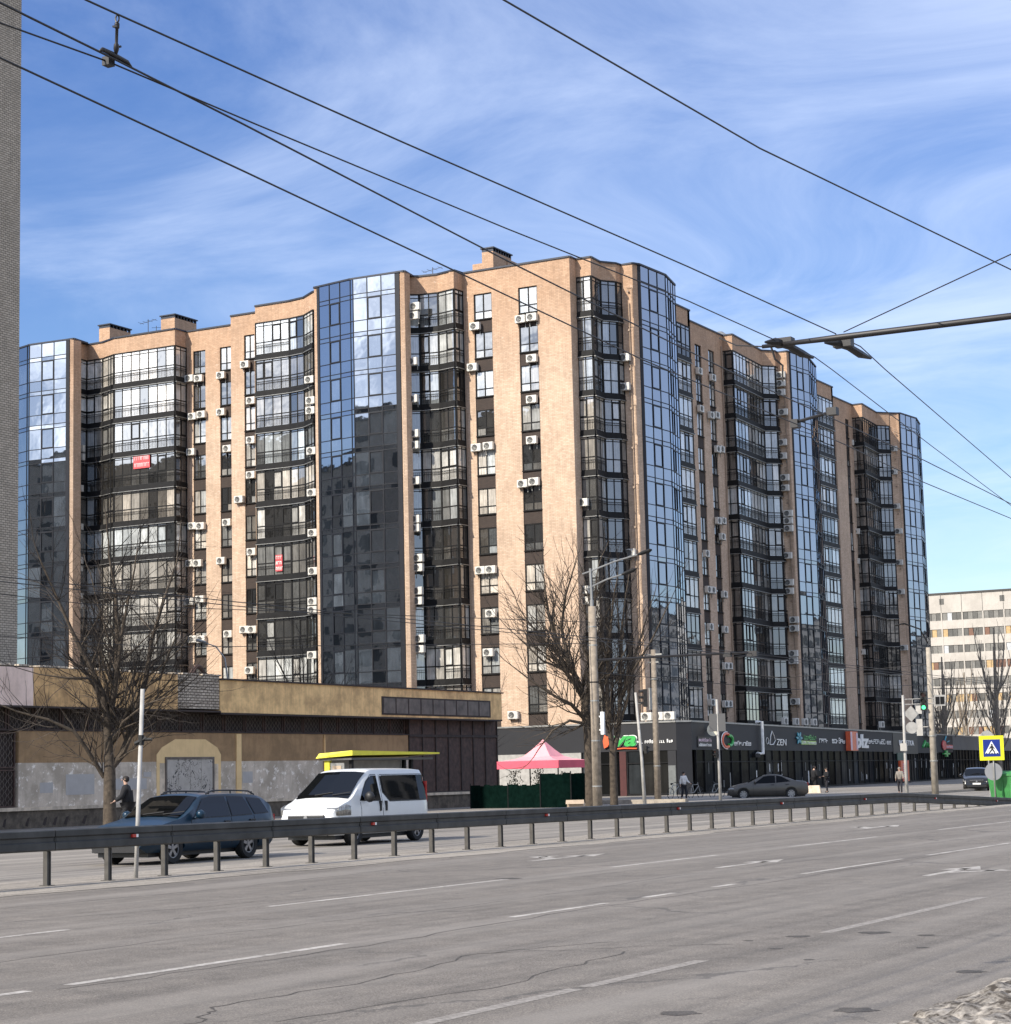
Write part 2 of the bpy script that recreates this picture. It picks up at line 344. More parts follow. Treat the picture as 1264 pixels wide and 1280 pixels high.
arrow(-19.4, 36.4, 3.4, -1, .9); arrow(-14.3, 33.8, 3.2, 0, .8); arrow(-9.8, 31.4, 3.0, 1, .8); arrow(-19.0, 55.0, 3.6, -1, .9)
# round patches / covers in the road
def cover(x, y, r, name='manhole_cover', squash=1.0):
    m = MB(); n = 26; ring = [(x+r*(1+.18*math.sin(3*a+x)+.1*math.sin(8*a))*math.cos(a), y+r*squash*(1+.16*math.sin(5*a+y)+.1*math.sin(7*a))*math.sin(a), .0022) for a in [2*math.pi*i/n for i in range(n)]]
    m.face(ring); return m
MT['tar'] = groundmat('tar_patch', (.070, .061, .052), 0, 0, fine=.25)
for x, y, r in ((-6.05, 13.51, .14), (-4.95, 14.05, .15), (-4.95, 16.9, .12)):
    struct('road_patch', cover(x, y, r), 'tar')
for x, y, r in ((-7.0, 20.6, .16), (-6.4, 20.4, .09), (-7.6, 20.0, .12), (-7.3, 18.6, .07), (-6.6, 17.6, .05), (-16.5, 30.2, .22), (-7.9, 19.4, .05), (-6.0, 19.0, .06)):
    struct('road_patch', cover(x, y, r), 'tar')
# long tar-sealed cracks as thin uneven bands
def crackband(pts, wd=.035):
    m = MB(); q = []
    for i in range(len(pts)-1):
        a = Vector(pts[i]); b = Vector(pts[i+1]); n = 9
        for k in range(n):
            pp = a.lerp(b, k/n); q.append(Vector((pp.x+random.uniform(-.07, .07), pp.y+random.uniform(-.07, .07))))
    q.append(Vector(pts[-1]))
    for i in range(len(q)-1):
        d = (q[i+1]-q[i]).normalized(); n_ = Vector((d.y, -d.x))
        wa = wd*(.4+.8*((i*37) % 10)/10); wb = wd*(.4+.8*(((i+1)*37) % 10)/10)
        m.face([(*(q[i]+n_*wa/2), .0018), (*(q[i+1]+n_*wb/2), .0018), (*(q[i+1]-n_*wb/2), .0018), (*(q[i]-n_*wa/2), .0018)])
    struct('road_crack', m, 'tar')
crackband([(-9.4, 10.8), (-9.1, 12.0), (-9.6, 13.0), (-9.5, 15.2), (-9.9, 17.4), (-9.2, 19.0)], .028)
crackband([(-9.9, 17.4), (-8.6, 18.6), (-7.9, 19.0)], .018)
crackband([(-14.0, 12), (-14.2, 18), (-13.6, 24), (-13.9, 31), (-13.6, 38)], .022)
crackband([(-20.3, 22), (-20.0, 27), (-20.5, 33)], .03)
crackband([(-18.2, 20), (-17.4, 23), (-16.9, 26)], .025)
crackband([(-8.6, 12.2), (-8.2, 15), (-8.6, 18)], .025)
crackband([(-11.7, 13.5), (-11.5, 18), (-11.75, 23), (-11.6, 30), (-11.8, 40)], .03)
# heap of dirty snow and grit by the near kerb
mm, t, p = newmat('dirty_snow')
a = noise(t, 9, 9, .7, dist=.6); b = noise(t, 2.5, 4, .6)
t.links.new(mixc(t, ramp(t, mth('ADD', mth('MULTIPLY', a, .75, t), mth('MULTIPLY', b, .25, t), t), [(.42, (0,)*3), (.60, (1,)*3)]), (.04, .032, .024), (.34, .31, .27)), p.inputs['Base Color']); p.inputs['Roughness'].default_value = .9
MT['snow'] = mm
m = MB(); nx, ny = 90, 220; X0, X1, Y0, Y1 = -4.75, -2.2, 10.5, 22
def hz(x, y):
    from mathutils import noise as nn
    e = -4.42+.22*nn.noise(Vector((0, y*1.3, 0)))+.1*nn.noise(Vector((3, y*4, 0)))
    k = max(0, min(1, (x-e)/.55))
    h = .12*k**.6*(1 if k > 0 else 0)+.09*k**.4*nn.fractal(Vector((x*3, y*3, 1)), .9, 2.2, 6)*(k > 0)
    return -.02+h+(.02 if k > 0 else 0)
V = [[(X0+(X1-X0)*i/nx, Y0+(Y1-Y0)*j/ny) for j in range(ny+1)] for i in range(nx+1)]
for i in range(nx+1):
    for j in range(ny+1): m.v.append((*V[i][j], hz(*V[i][j])))
for i in range(nx):
    for j in range(ny):
        a_ = i*(ny+1)+j; m.f.append((a_, a_+ny+1, a_+ny+2, a_+1)); m.t.append((0, 0, 0)); m.mi.append(0)
tag(m.build('dirty_snow_heap', 'snow'), 'melting heap of dirty snow and black grit along the near kerb', 'snow heap')

#@@BUILDINGS
# ------------------------------------------------------------------ apartment block
H = 40.0; Z1 = 5.6; FH = 3.0; NF = 11
def zk(k): return Z1+FH*(k-1)
apt = empty('apartment_building', (-66.9, 134.2, 0), 'eleven storey peach brick apartment block with black glazed balconies and blue glass towers', 'apartment block')
rnd = random.Random(11)
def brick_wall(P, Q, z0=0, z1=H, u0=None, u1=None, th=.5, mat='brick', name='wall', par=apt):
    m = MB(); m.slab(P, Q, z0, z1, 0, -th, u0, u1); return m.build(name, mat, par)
def parapet(pts, z0):
    m = MB()
    for P, Q in zip(pts, pts[1:]): m.slab(P, Q, z0, H, 0, -.45)
    return m.build('parapet', 'brick', apt)
def capline(pts):
    m = MB()
    for P, Q in zip(pts, pts[1:]): m.slab(P, Q, H, H+.13, .09, -.5)
    return m.build('roof_edge', 'cap', apt)
def flr_tone(r, bright=.5):
    v = r.random()
    if v < .20: return r.uniform(.005, .04)
    if v < .45: return r.uniform(.08, .25)*2*bright
    return r.uniform(.35, .85)*2*bright*.95
def panes(mb, P, Q, ulist, z0, z1, o, r, tones):
    P = Vector(P); Q = Vector(Q); d = (Q-P).normalized(); n = Vector((d.y, -d.x))
    for i in range(len(ulist)-1):
        a = P+d*ulist[i]+n*o; b = P+d*ulist[i+1]+n*o
        mb.face([(a.x, a.y, z0), (b.x, b.y, z0), (b.x, b.y, z1), (a.x, a.y, z1)], tones[i])
def balcony(facets, k, seed, bright=.5, sign=None):
    r = random.Random(seed*100+k); z = zk(k)
    zb, zl, zm, zt = z+.36, z+1.36, z+2.72, z+2.95
    fr = MB(); pn = MB(); rl = MB(); dr = MB()
    base = flr_tone(r, bright); warm = r.uniform(.1, .7)
    for (P, Q, n) in facets:
        P = Vector(P); Q = Vector(Q); L = (Q-P).length
        us = [L*i/n for i in range(n+1)]
        # slab band, proud of the glass
        fr.slab(P, Q, z-.05, zb-.04, .10, -.35); fr.slab(P, Q, z-.07, z+.02, .16, -.3)
        fr.slab(P, Q, zb-.04, zb+.05, .06, -.10)
        dr.slab(P, Q, z-.115, z-.072, .20, 0)
        for u in us[1:-1]: fr.slab(P, Q, zb+.05, zt, .035, -.05, u-.035, u+.035)
        for u, (ua, ub) in ((0, (0, .085)), (L, (L-.085, L))): fr.slab(P, Q, zb+.05, zt, .055, -.06, ua, ub)
        for za, h in ((zl, .04), (zm, .03)): fr.slab(P, Q, za-h, za+h, .03, -.045, .085, L-.085)
        fr.slab(P, Q, zt, zt+.10, .06, -.10)
        tl = []
        for i in range(n):
            v = base*r.uniform(.7, 1.25) if r.random() < .72 else flr_tone(r, bright)
            tl.append((min(.8, v), max(0, min(1, warm+r.uniform(-.15, .15))), r.random()))
            if r.random() < .18:   # opening sash, thicker frame
                a, b = us[i]+.03, us[i+1]-.03
                for q in (a, b-.06): fr.slab(P, Q, zl+.04, zm-.03, .06, .03, q, q+.06)
                for q in (zl+.04, zm-.10): fr.slab(P, Q, q, q+.07, .058, .032, a+.06, b-.06)
        low = [(min(.8, max(.01, t_[0]*r.uniform(.55, 1.0)+r.choice((0, .04, .1)))), t_[1], t_[2]) for t_ in tl]
        panes(pn, P, Q, us, zb+.05, zl, 0, r, low)
        panes(pn, P, Q, us, zl, zm, 0, r, tl)
        panes(pn, P, Q, us, zm, zt, 0, r, [(min(.8, t_[0]*1.1+.05), t_[1], t_[2]) for t_ in tl])
        if r.random() < .9:
            for za in (z+.95, z+1.12): rl.slab(P, Q, za, za+.03, .085, .06, .05, L-.05)
            nb = int(L/.16)
            for i in range(nb+1):
                u = .06+(L-.12)*i/max(1, nb); rl.slab(P, Q, zb+.1, z+1.12, .08, .065, u-.009, u+.009)
    b = fr.build('balcony', 'dark', apt)
    pn.build('pane', 'pane', b, tones=True); 
    if rl.v: rl.build('railing', 'dark', b)
    dr.build('drip_edge', 'drip', b)
    return b
def window(P, Q, u0, u1, k, seed, n=2, hz=(.65, 2.65), bright=.45, rec=.14, sp=True):
    r = random.Random(seed*77+k); z = zk(k); z0, z1 = z+hz[0], z+hz[1]
    fr = MB(); pn = MB(); L = u1-u0; o = -rec
    fr.slab(P, Q, z0, z0+.07, o+.05, o-.05, u0, u1); fr.slab(P, Q, z1-.07, z1, o+.05, o-.05, u0, u1)
    us = [u0+L*i/n for i in range(n+1)]
    for i, u in enumerate(us):
        a = u if i == 0 else (u-.07 if i == n else u-.04); fr.slab(P, Q, z0+.07, z1-.07, o+.05, o-.05, a, a+(.07 if i in (0, n) else .08))
    zl = z0+.62
    fr.slab(P, Q, zl-.035, zl+.035, o+.045, o-.045, u0+.07, u1-.07)
    fr.slab(P, Q, z0-.05, z0, .05, o-.02, u0-.02, u1+.02)
    b0 = flr_tone(r, bright)
    tl = [(min(.8, b0*r.uniform(.8, 1.2)), r.uniform(.1, .8), 0) for i in range(n)]
    panes(pn, P, Q, us, z0+.03, zl, o, r, [(min(.85, t_[0]*.7+r.choice((0, .12, .35))), t_[1], 0) for t_ in tl]); panes(pn, P, Q, us, zl, z1-.03, o, r, tl)
    wd = fr.build('window', 'dark', apt); pn.build('pane', 'pane', wd, tones=True)
    if sp:
        m = MB(); m.slab(P, Q, z1-FH, z0-.05, -.07, -.3, u0, u1); m.build('spandrel_panel', 'brownbrick', apt)
    return wd
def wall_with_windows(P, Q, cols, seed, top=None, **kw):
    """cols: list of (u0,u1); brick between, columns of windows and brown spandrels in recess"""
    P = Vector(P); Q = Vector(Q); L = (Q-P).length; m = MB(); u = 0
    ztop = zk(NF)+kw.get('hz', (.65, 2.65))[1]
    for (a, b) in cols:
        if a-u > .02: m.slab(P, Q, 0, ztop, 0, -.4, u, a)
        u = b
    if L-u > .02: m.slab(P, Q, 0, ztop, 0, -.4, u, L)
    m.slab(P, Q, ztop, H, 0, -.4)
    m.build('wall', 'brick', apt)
    m = MB()
    for (a, b) in cols: m.slab(P, Q, 0, zk(1)+.6, -.08, -.3, a, b)
    if cols: m.build('spandrel_panel', 'brownbrick', apt)
    for ci, (a, b) in enumerate(cols):
        for k in range(1, NF+1): window(P, Q, a, b, k, seed+ci*3, **kw)
def glass_tower(facets, seed, bright=.065, ztop=H-.02, warm=.35):
    r = random.Random(seed); fr = MB(); pn = MB(); 
    for fi, (P, Q, n, sash) in enumerate(facets):
        P = Vector(P); Q = Vector(Q); L = (Q-P).length; us = [L*i/n for i in range(n+1)]
        rows = []; z0 = 4.9
        for k in range(1, NF+1):
            z = zk(k); rows += [(z-.15, z+.2, 0), (z+.2, z+1.1, 1), (z+1.1, z+2.85, 2)]
        rows += [(38.45, 38.8, 0), (38.8, ztop, 3)]
        rows = [(z0, zk(1)-.15, 0)]+rows
        lasttone = None
        for za, zb, kind in rows:
            if kind == 1 or lasttone is None:
                fl = [min(.6, abs(r.gauss(0, 1))*bright+(.22*bright/.09 if r.random() < .12 else 0)) for i in range(n)]
            tl = [(fl[i] if kind in (1, 2) else .02, warm, 0) for i in range(n)]; lasttone = 1
            # each sheet of glass set a hair out of true, as real ones are
            Pd = (Q-P).normalized(); nn_ = Vector((Pd.y, -Pd.x))
            for i in range(n):
                j = [r.uniform(-.006, .006) for _ in range(4)]
                a = P+Pd*us[i]; b = P+Pd*us[i+1]
                pn.face([(*(a+nn_*j[0]), za), (*(b+nn_*j[1]), za), (*(b+nn_*(j[1]+j[2]-j[0])), zb), (*(a+nn_*j[2]), zb)], tl[i])
            fr.slab(P, Q, za-.028, za+.028, .035, -.03)
            if kind == 2 and sash is not None and sash < n:
                a, b = us[sash]+.02, us[sash+1]-.02
                for q in (a, b-.07): fr.slab(P, Q, za+.03, zb-.03, .06, .036, q, q+.07)
                for q in (za+.03, zb-.10): fr.slab(P, Q, q, q+.07, .059, .037, a+.07, b-.07)
        for i, u in enumerate(us):
            fr.slab(P, Q, z0, ztop, .04, -.03, max(0, u-.028), min(L, u+.028))
    g = fr.build('glass_tower', 'navy', apt); pn.build('pane', 'curtain', g, tones=True)
    return g
def strip(P, Q, mat, name, z0=0, z1=H, th=.4, proud=0):
    m = MB(); m.slab(P, Q, z0, z1, proud, -th); return m.build(name, mat, apt)

# --- street front, left to right
T1 = [(-124.4, 137.0), (-122.22, 135.9), (-120.8, 135.45), (-120.43, 135.3), (-116.44, 135.5)]
glass_tower([(T1[0], T1[1], 2, 0), (T1[1], T1[2], 1, None), (T1[2], T1[3], 1, None), (T1[3], T1[4], 3, 1)], 21)
strip((-116.44, 135.46), (-116.05, 135.46), 'navy', 'corner_mullion', proud=.03)
strip((-116.05, 135.5), (-115.65, 135.5), 'brick', 'wall', th=1.0); strip((-115.65, 135.5), (-116.2, 136.65), 'brick', 'wall', th=.3)
B1 = [(-116.0, 137.5), (-115.7, 138.0), (-114.51, 138.0), (-112.68, 137.3), (-106.12, 137.3), (-106.07, 138.8)]
B1 = [(-116.24, 136.65), (-116.37, 138.1), (-114.51, 138.05), (-112.68, 137.3), (-106.12, 137.3), (-106.07, 138.8)]
F1 = [(B1[0], B1[1], 1), (B1[1], B1[2], 2), (B1[2], B1[3], 2), (B1[3], B1[4], 7), (B1[4], B1[5], 2)]
for k in range(1, NF+1): balcony(F1, k, 1, (.72 if k > 8 else .10 if k == 8 else .42))
parapet(B1, 38.63)
P, Q = (-106.07, 138.8), (-99.4, 138.8)
wall_with_windows(P, Q, [(.74, 2.02), (3.54, 4.8)], 5)
strip((-99.41, 138.7), (-99.41, 136.13), 'brick', 'wall', z0=0)
P, Q = (-99.41, 136.1), (-95.6, 136.1)
wall_with_windows(P, Q, [(1.34, 2.40)], 9, n=2)
strip((-95.65, 136.05), (-95.65, 134.4), 'brick', 'wall', z0=0)
B2 = [(-95.65, 134.3), (-92.29, 134.3), (-90.67, 134.0), (-88.98, 132.8), (-88.2, 132.6)]
F2 = [(B2[0], B2[1], 4), (B2[1], B2[2], 2), (B2[2], B2[3], 3)]
for k in range(1, NF+1): balcony(F2, k, 2, .5)
parapet(B2, 38.63)
strip((-88.15, 132.9), (-88.15, 131.73), 'brick', 'wall'); strip((-88.15, 131.7), (-87.86, 131.7), 'brick', 'wall', th=1)
strip((-87.86, 131.66), (-87.64, 131.64), 'navy', 'corner_mullion', proud=.03)
glass_tower([((-87.64, 131.63), (-84.32, 131.0), 3, 1), ((-84.32, 131.0), (-84.04, 130.95), 1, None), ((-84.04, 130.95), (-80.31, 131.1), 3, 1)], 22)
strip((-80.31, 131.1), (-79.93, 131.1), 'navy', 'corner_mullion', proud=.03)
strip((-79.93, 131.13), (-79.5, 131.13), 'brick', 'wall', th=.8); strip((-79.5, 131.13), (-80.12, 132.65), 'brick', 'wall', th=.3)
B3 = [(-80.16, 132.7), (-79.43, 133.15), (-77.88, 133.4), (-76.24, 133.0), (-76.15, 134.2)]
F3 = [(B3[0], B3[1], 1), (B3[1], B3[2], 2), (B3[2], B3[3], 2), (B3[3], B3[4], 2)]
for k in range(1, NF+1): balcony(F3, k, 3, .6)
parapet(B3, 38.63)
P, Q = (-76.15, 134.2), (-66.95, 134.2)
wall_with_windows(P, Q, [(.94, 2.51), (4.81, 6.41)], 13)
strip((-66.95, 134.22), (-66.9, 135.15), 'brick', 'wall')
B4 = [(-66.95, 135.2), (-65.67, 135.2), (-65.75, 136.9), (-64.95, 138.0), (-64.85, 138.75)]
F4 = [(B4[0], B4[1], 2), (B4[1], B4[2], 2), (B4[2], B4[3], 2), (B4[3], B4[4], 1)]
for k in range(1, NF+1): balcony(F4, k, 4, .42)
parapet(B4, 38.63)
strip((-64.85, 138.7), (-63.88, 138.7), 'brick', 'wall', th=.8); strip((-63.88, 138.7), (-63.71, 139.2), 'brick', 'wall')
strip((-63.71, 139.2), (-63.57, 139.4), 'navy', 'corner_mullion', proud=.02)
glass_tower([((-63.57, 139.4), (-63.30, 143.5), 3, 1), ((-63.30, 143.5), (-64.04, 147.0), 4, 1), ((-64.04, 147.0), (-65.6, 148.6), 2, None)], 24)
strip((-65.6, 148.6), (-66.8, 148.8), 'brick', 'wall')
# --- avenue side, going away
F5 = [((-66.8, 148.9), (-66.8, 156.1), 8)]
for k in range(1, NF+1): balcony(F5, k, 5, .55)
parapet([(-66.75, 148.8), (-66.75, 156.1), (-68.3, 156.1)], 38.63)
strip((-66.85, 156.1), (-68.3, 156.1), 'brick', 'wall')
P, Q = (-68.3, 156.1), (-68.3, 166.9)
wall_with_windows(P, Q, [(160.7-156.1-.1, 161.92-156.1+.1), (163.61-156.1-.05, 164.85-156.1+.05)], 17, n=2, bright=.5)
B6 = [(-68.82, 166.9), (-67.38, 166.9), (-67.84, 175.0), (-66.89, 176.0), (-66.97, 176.8)]
F6 = [(B6[0], B6[1], 2), (B6[1], B6[2], 9), (B6[2], B6[3], 2), (B6[3], B6[4], 1)]
for k in range(1, NF+1): balcony(F6, k, 6, .5)
parapet(B6, 38.63)
strip((-67.0, 176.7), (-66.0, 176.7), 'brick', 'wall', th=.8); strip((-66.0, 176.7), (-65.9, 177.1), 'brick', 'wall')
strip((-65.9, 177.05), (-65.84, 177.25), 'navy', 'corner_mullion', proud=.03)
glass_tower([((-65.84, 177.2), (-65.42, 181), 3, 1), ((-65.42, 181), (-66.34, 185.4), 4, 1), ((-66.34, 185.4), (-68.0, 187), 2, None)], 26)
strip((-68.0, 187), (-68.7, 187.1), 'brick', 'wall')
F7 = [((-68.7, 187.2), (-68.7, 196.6), 9)]
for k in range(1, NF+1): balcony(F7, k, 7, .7)
parapet([(-68.65, 187.1), (-68.65, 196.6), (-70.4, 196.6)], 38.63)
strip((-68.75, 196.6), (-70.4, 196.6), 'brick', 'wall')
wall_with_windows((-70.4, 196.6), (-70.4, 207.5), [(8.6, 9.7)], 19, n=2)
B8 = [(-70.8, 207.5), (-69.29, 207.5), (-69.74, 213.6), (-68.69, 214.8)]
F8 = [(B8[0], B8[1], 2), (B8[1], B8[2], 7), (B8[2], B8[3], 3)]
for k in range(1, NF+1): balcony(F8, k, 8, .3)
parapet(B8, 38.63)
strip((-68.69, 214.9), (-68.09, 215.4), 'brick', 'wall', th=.6); strip((-68.09, 215.4), (-67.8, 215.55), 'brick', 'wall')
strip((-67.8, 215.5), (-67.72, 215.65), 'navy', 'corner_mullion', proud=.03)
glass_tower([((-67.72, 215.6), (-67.26, 220), 3, 1), ((-67.26, 220), (-68.1, 224), 3, 1), ((-68.1, 224), (-70.5, 226), 2, None)], 28)
# roof edge all along and the flat roof, back walls
edge = T1+[(-116.05, 135.5), (-115.65, 135.5), (-115.9, 137.6)]+B1[1:]+[(-99.41, 138.8), (-99.41, 136.1), (-95.65, 136.1)]+B2+[(-88.15, 131.7), (-87.64, 131.63), (-84.32, 131.0), (-80.31, 131.1), (-79.5, 131.1), (-79.8, 132.9)]+B3[1:]+[(-66.95, 134.2), (-66.95, 135.2)]+B4[1:]+[(-63.88, 138.7), (-63.57, 139.3), (-63.30, 143.5), (-64.04, 147), (-65.6, 148.7), (-66.75, 148.9), (-66.75, 156.1), (-68.3, 156.1), (-68.3, 166.9), (-67.38, 166.9)]+B6[2:]+[(-66.0, 176.7), (-65.84, 177.2), (-65.42, 181), (-66.34, 185.4), (-68, 187), (-68.65, 187.1), (-68.65, 196.6), (-70.4, 196.6), (-70.4, 207.5), (-69.29, 207.5), (-69.74, 213.6), (-68.69, 214.8), (-68.09, 215.4), (-67.72, 215.6), (-67.26, 220), (-68.1, 224), (-70.5, 226)]
capline(edge)
core = [(-124.4, 140), (-106, 140), (-99, 140.3), (-99, 137.2), (-95, 137.2), (-95, 135.6), (-88, 135.6), (-88, 133.8), (-80, 133.8), (-76, 135.3), (-68, 135.3), (-68, 140), (-66, 140), (-66, 146.5), (-69.2, 149), (-69.2, 186), (-71.2, 187), (-71.2, 226), (-84, 226), (-84, 152), (-124.4, 152)]
m = MB(); m.hexa([(x, y, 0) for x, y in core], [(x, y, 39.1) for x, y in core]); m.build('flat_roof', 'roof', apt)
m = MB(); m.box(-78.6, -75.4, 140.2, 149, 39.1, 42.35); m.build('penthouse_wall', 'brick', apt)
m = MB(); m.box(-84.0, -78.6, 140.4, 149, 39.1, 41.7); m.box(-84.1, -78.6, 140.3, 149.1, 41.7, 41.85); m.build('roof_access_wall', 'brick', apt)
def chimney(x0, x1, y0, y1, z1):
    m = MB(); m.box(x0, x1, y0, y1, 39.1, z1-.35)
    n = max(2, int((y1-y0)/.42)); c = m.build('chimney', 'brick', apt)
    m = MB(); m.box(x0-.1, x1+.1, y0-.1, y1+.1, z1-.1, z1)
    for i in range(n+1):
        y = y0+(y1-y0-.12)*i/n; m.box(x1-.2, x1, y, y+.12, z1-.35, z1-.1); 
    m.box(x0, x0+.15, y0, y1, z1-.35, z1-.1); m.box(x0+.15, x1-.2, y0, y0+.12, z1-.35, z1-.1)
    m.build('chimney_cap', 'cap', c)
chimney(-117.0, -115.8, 140.5, 143.4, 42.35); chimney(-110.1, -108.6, 140.5, 143.6, 42.3); chimney(-76.5, -75.5, 138, 141, 42.9)
m = MB()
for (x, y) in ((-111.9, 141), (-81.6, 139)):
    m.tube([(x, y, 39.1), (x, y, 42.3)], .03, 4); m.tube([(x-.9, y, 42.0), (x+.9, y, 42.2)], .02, 4)
    for i in range(4): m.tube([(x-.8+i*.5, y-.4, 42.05+i*.04), (x-.8+i*.5, y+.4, 42.05+i*.04)], .015, 3)
    m.tube([(x+.9, y, 39.1), (x+.9, y, 41.6)], .025, 4); m.tube([(x+.4, y, 41.5), (x+1.4, y, 41.4)], .02, 3)
m.build('antenna', 'cable', apt)
m = MB(); m.tube([(-69.4, 169, 39.2), (-69.4, 169, 40.5)], .5, 8); m.tube([(-69.4, 169, 40.5), (-69.4, 169, 40.9)], [.8, .3], 8); m.tube([(-70.4, 164.5, 39.2), (-70.4, 164.5, 40.45)], .3, 8); m.build('roof_vent', 'drip', apt)
# rain pipes
for pts in ([(-76.0, 134.1, 38.4), (-76.0, 134.1, 5.2)], [(-68.2, 166.4, 39), (-68.2, 166.4, 5.2)], [(-70.3, 199, 38), (-70.3, 199, 5.2)], [(-70.3, 201.6, 38), (-70.3, 201.6, 5.2)], [(-64.2, 138.62, 37), (-64.2, 138.62, 5.2)], [(-105.8, 138.7, 38), (-105.8, 138.7, 5.2)], [(-66.3, 176.62, 36), (-66.3, 176.62, 5.2)], [(-112.9, 137.15, 38.5), (-112.9, 137.15, 5)]):
    m = MB(); m.tube(pts, .05, 6); m.build('drainpipe', 'dark' if pts[0][0] < -112 else 'pipe', apt)
for (x, y, o) in ((-64.5, 138.6, 0), (-66.7, 176.6, 0), (-68.5, 215.0, 0)):
    for k in range(2, NF+1):
        m = MB(); z = zk(k)
        m.tube([(x+.1, y, z+2.6), (x+.55, y, z+2.6), (x+.55, y, z+.3)], .025, 4); m.cyl((x+.25, y-.03, z+2.3), (0, 1, 0), .09, .08, 8); m.build('gas_pipe', 'pipe', apt)
# red sale banners behind balcony glass are hung on the outside of the glazing
def cloth_sign(name, c, w_, h_, z, label, cat, colr, rows, mat2):
    o = empty(name, c+(z,), label, cat)
    m = MB(); x, y = c; m.box(x-w_/2, x+w_/2, y-.02, y, z-h_/2, z+h_/2); m.build('cloth', colr, o)
    r = random.Random(5); m = MB()
    for j in range(rows):
        zz_ = z+h_/2-h_*(j+.75)/rows; u = x-w_*.44
        while u < x+w_*.40:
            ww = r.uniform(.10, .17); hh = h_/rows*.55
            m.box(u, u+.04, y-.03, y-.021, zz_, zz_+hh); m.box(u+.04, u+ww, y-.03, y-.021, zz_+hh-.05, zz_+hh)
            if r.random() < .6: m.box(u+ww-.04, u+ww, y-.03, y-.021, zz_, zz_+hh-.05)
            u += ww+.05
    m.build('lettering', mat2, o)
M2('red_cloth', (.62, .09, .10), .8); M2('pink_text', (.75, .55, .55), .8); M2('white_text', (.75, .74, .70), .6)
cloth_sign('banner', (-109.6, 137.2), 1.75, 1.15, 28.95, 'red and white sale banner hung on the left glazed bay, fourth storey from the top', 'banner', 'red_cloth', 2, 'pink_text')
cloth_sign('banner', (-93.45, 134.2), .65, 1.3, 18.9, 'narrow red banner with white stripes hung on the second glazed bay, lower storeys', 'banner', 'red_cloth', 3, 'white_text')

# ------------------------------------------------------------------ air conditioners
LOCAL[0] = True
def make_ac():
    o = empty('air_conditioner')
    m = MB(); m.box(-.43, .43, -.16, .16, 0, .58); c = m.build('casing', 'white', o)
    bv = c.modifiers.new('b', 'BEVEL'); bv.width = .03; bv.segments = 2
    m = MB(); m.cyl((-.10, -.165, .29), (0, 1, 0), .235, .02, 20); g = m.build('fan_grille', M2('grille_grey', (.07, .07, .07), .6), o)
    m = MB()
    for rr in (.08, .15, .22):
        n = 16; m.tube([(-.10+rr*math.cos(2*math.pi*i/n), -.18, .29+rr*math.sin(2*math.pi*i/n)) for i in range(n+1)], .009, 3, cap=False)
    for i in range(6):
        a = math.pi*i/6; m.tube([(-.10-.22*math.cos(a), -.18, .29-.22*math.sin(a)), (-.10+.22*math.cos(a), -.18, .29+.22*math.sin(a))], .006, 3)
    m.build('guard', 'steel', g)
    m = MB()
    for x in (-.3, .3): m.box(x-.02, x+.02, -.2, .24, -.05, -.005); m.box(x-.02, x+.02, .2, .24, -.35, -.05)
    m.build('bracket', 'steel', o)
    return o
ac0 = make_ac(); LOCAL[0] = False
ords = ['topmost', 'second', 'third', 'fourth', 'fifth', 'sixth', 'seventh', 'eighth', 'ninth', 'tenth', 'eleventh', 'twelfth', 'thirteenth', 'fourteenth', 'fifteenth', 'sixteenth', 'seventeenth', 'eighteenth', 'nineteenth', 'lowest']
used = [False]
def ac(p, rz, label, group, s=1.0):
    if not used[0]: o = ac0; o.location = p; o.rotation_euler = (0, 0, rz); o['label'] = label; used[0] = True
    else: o = dup(ac0, p, rz, label)
    o['category'] = 'air conditioner'; o['group'] = group
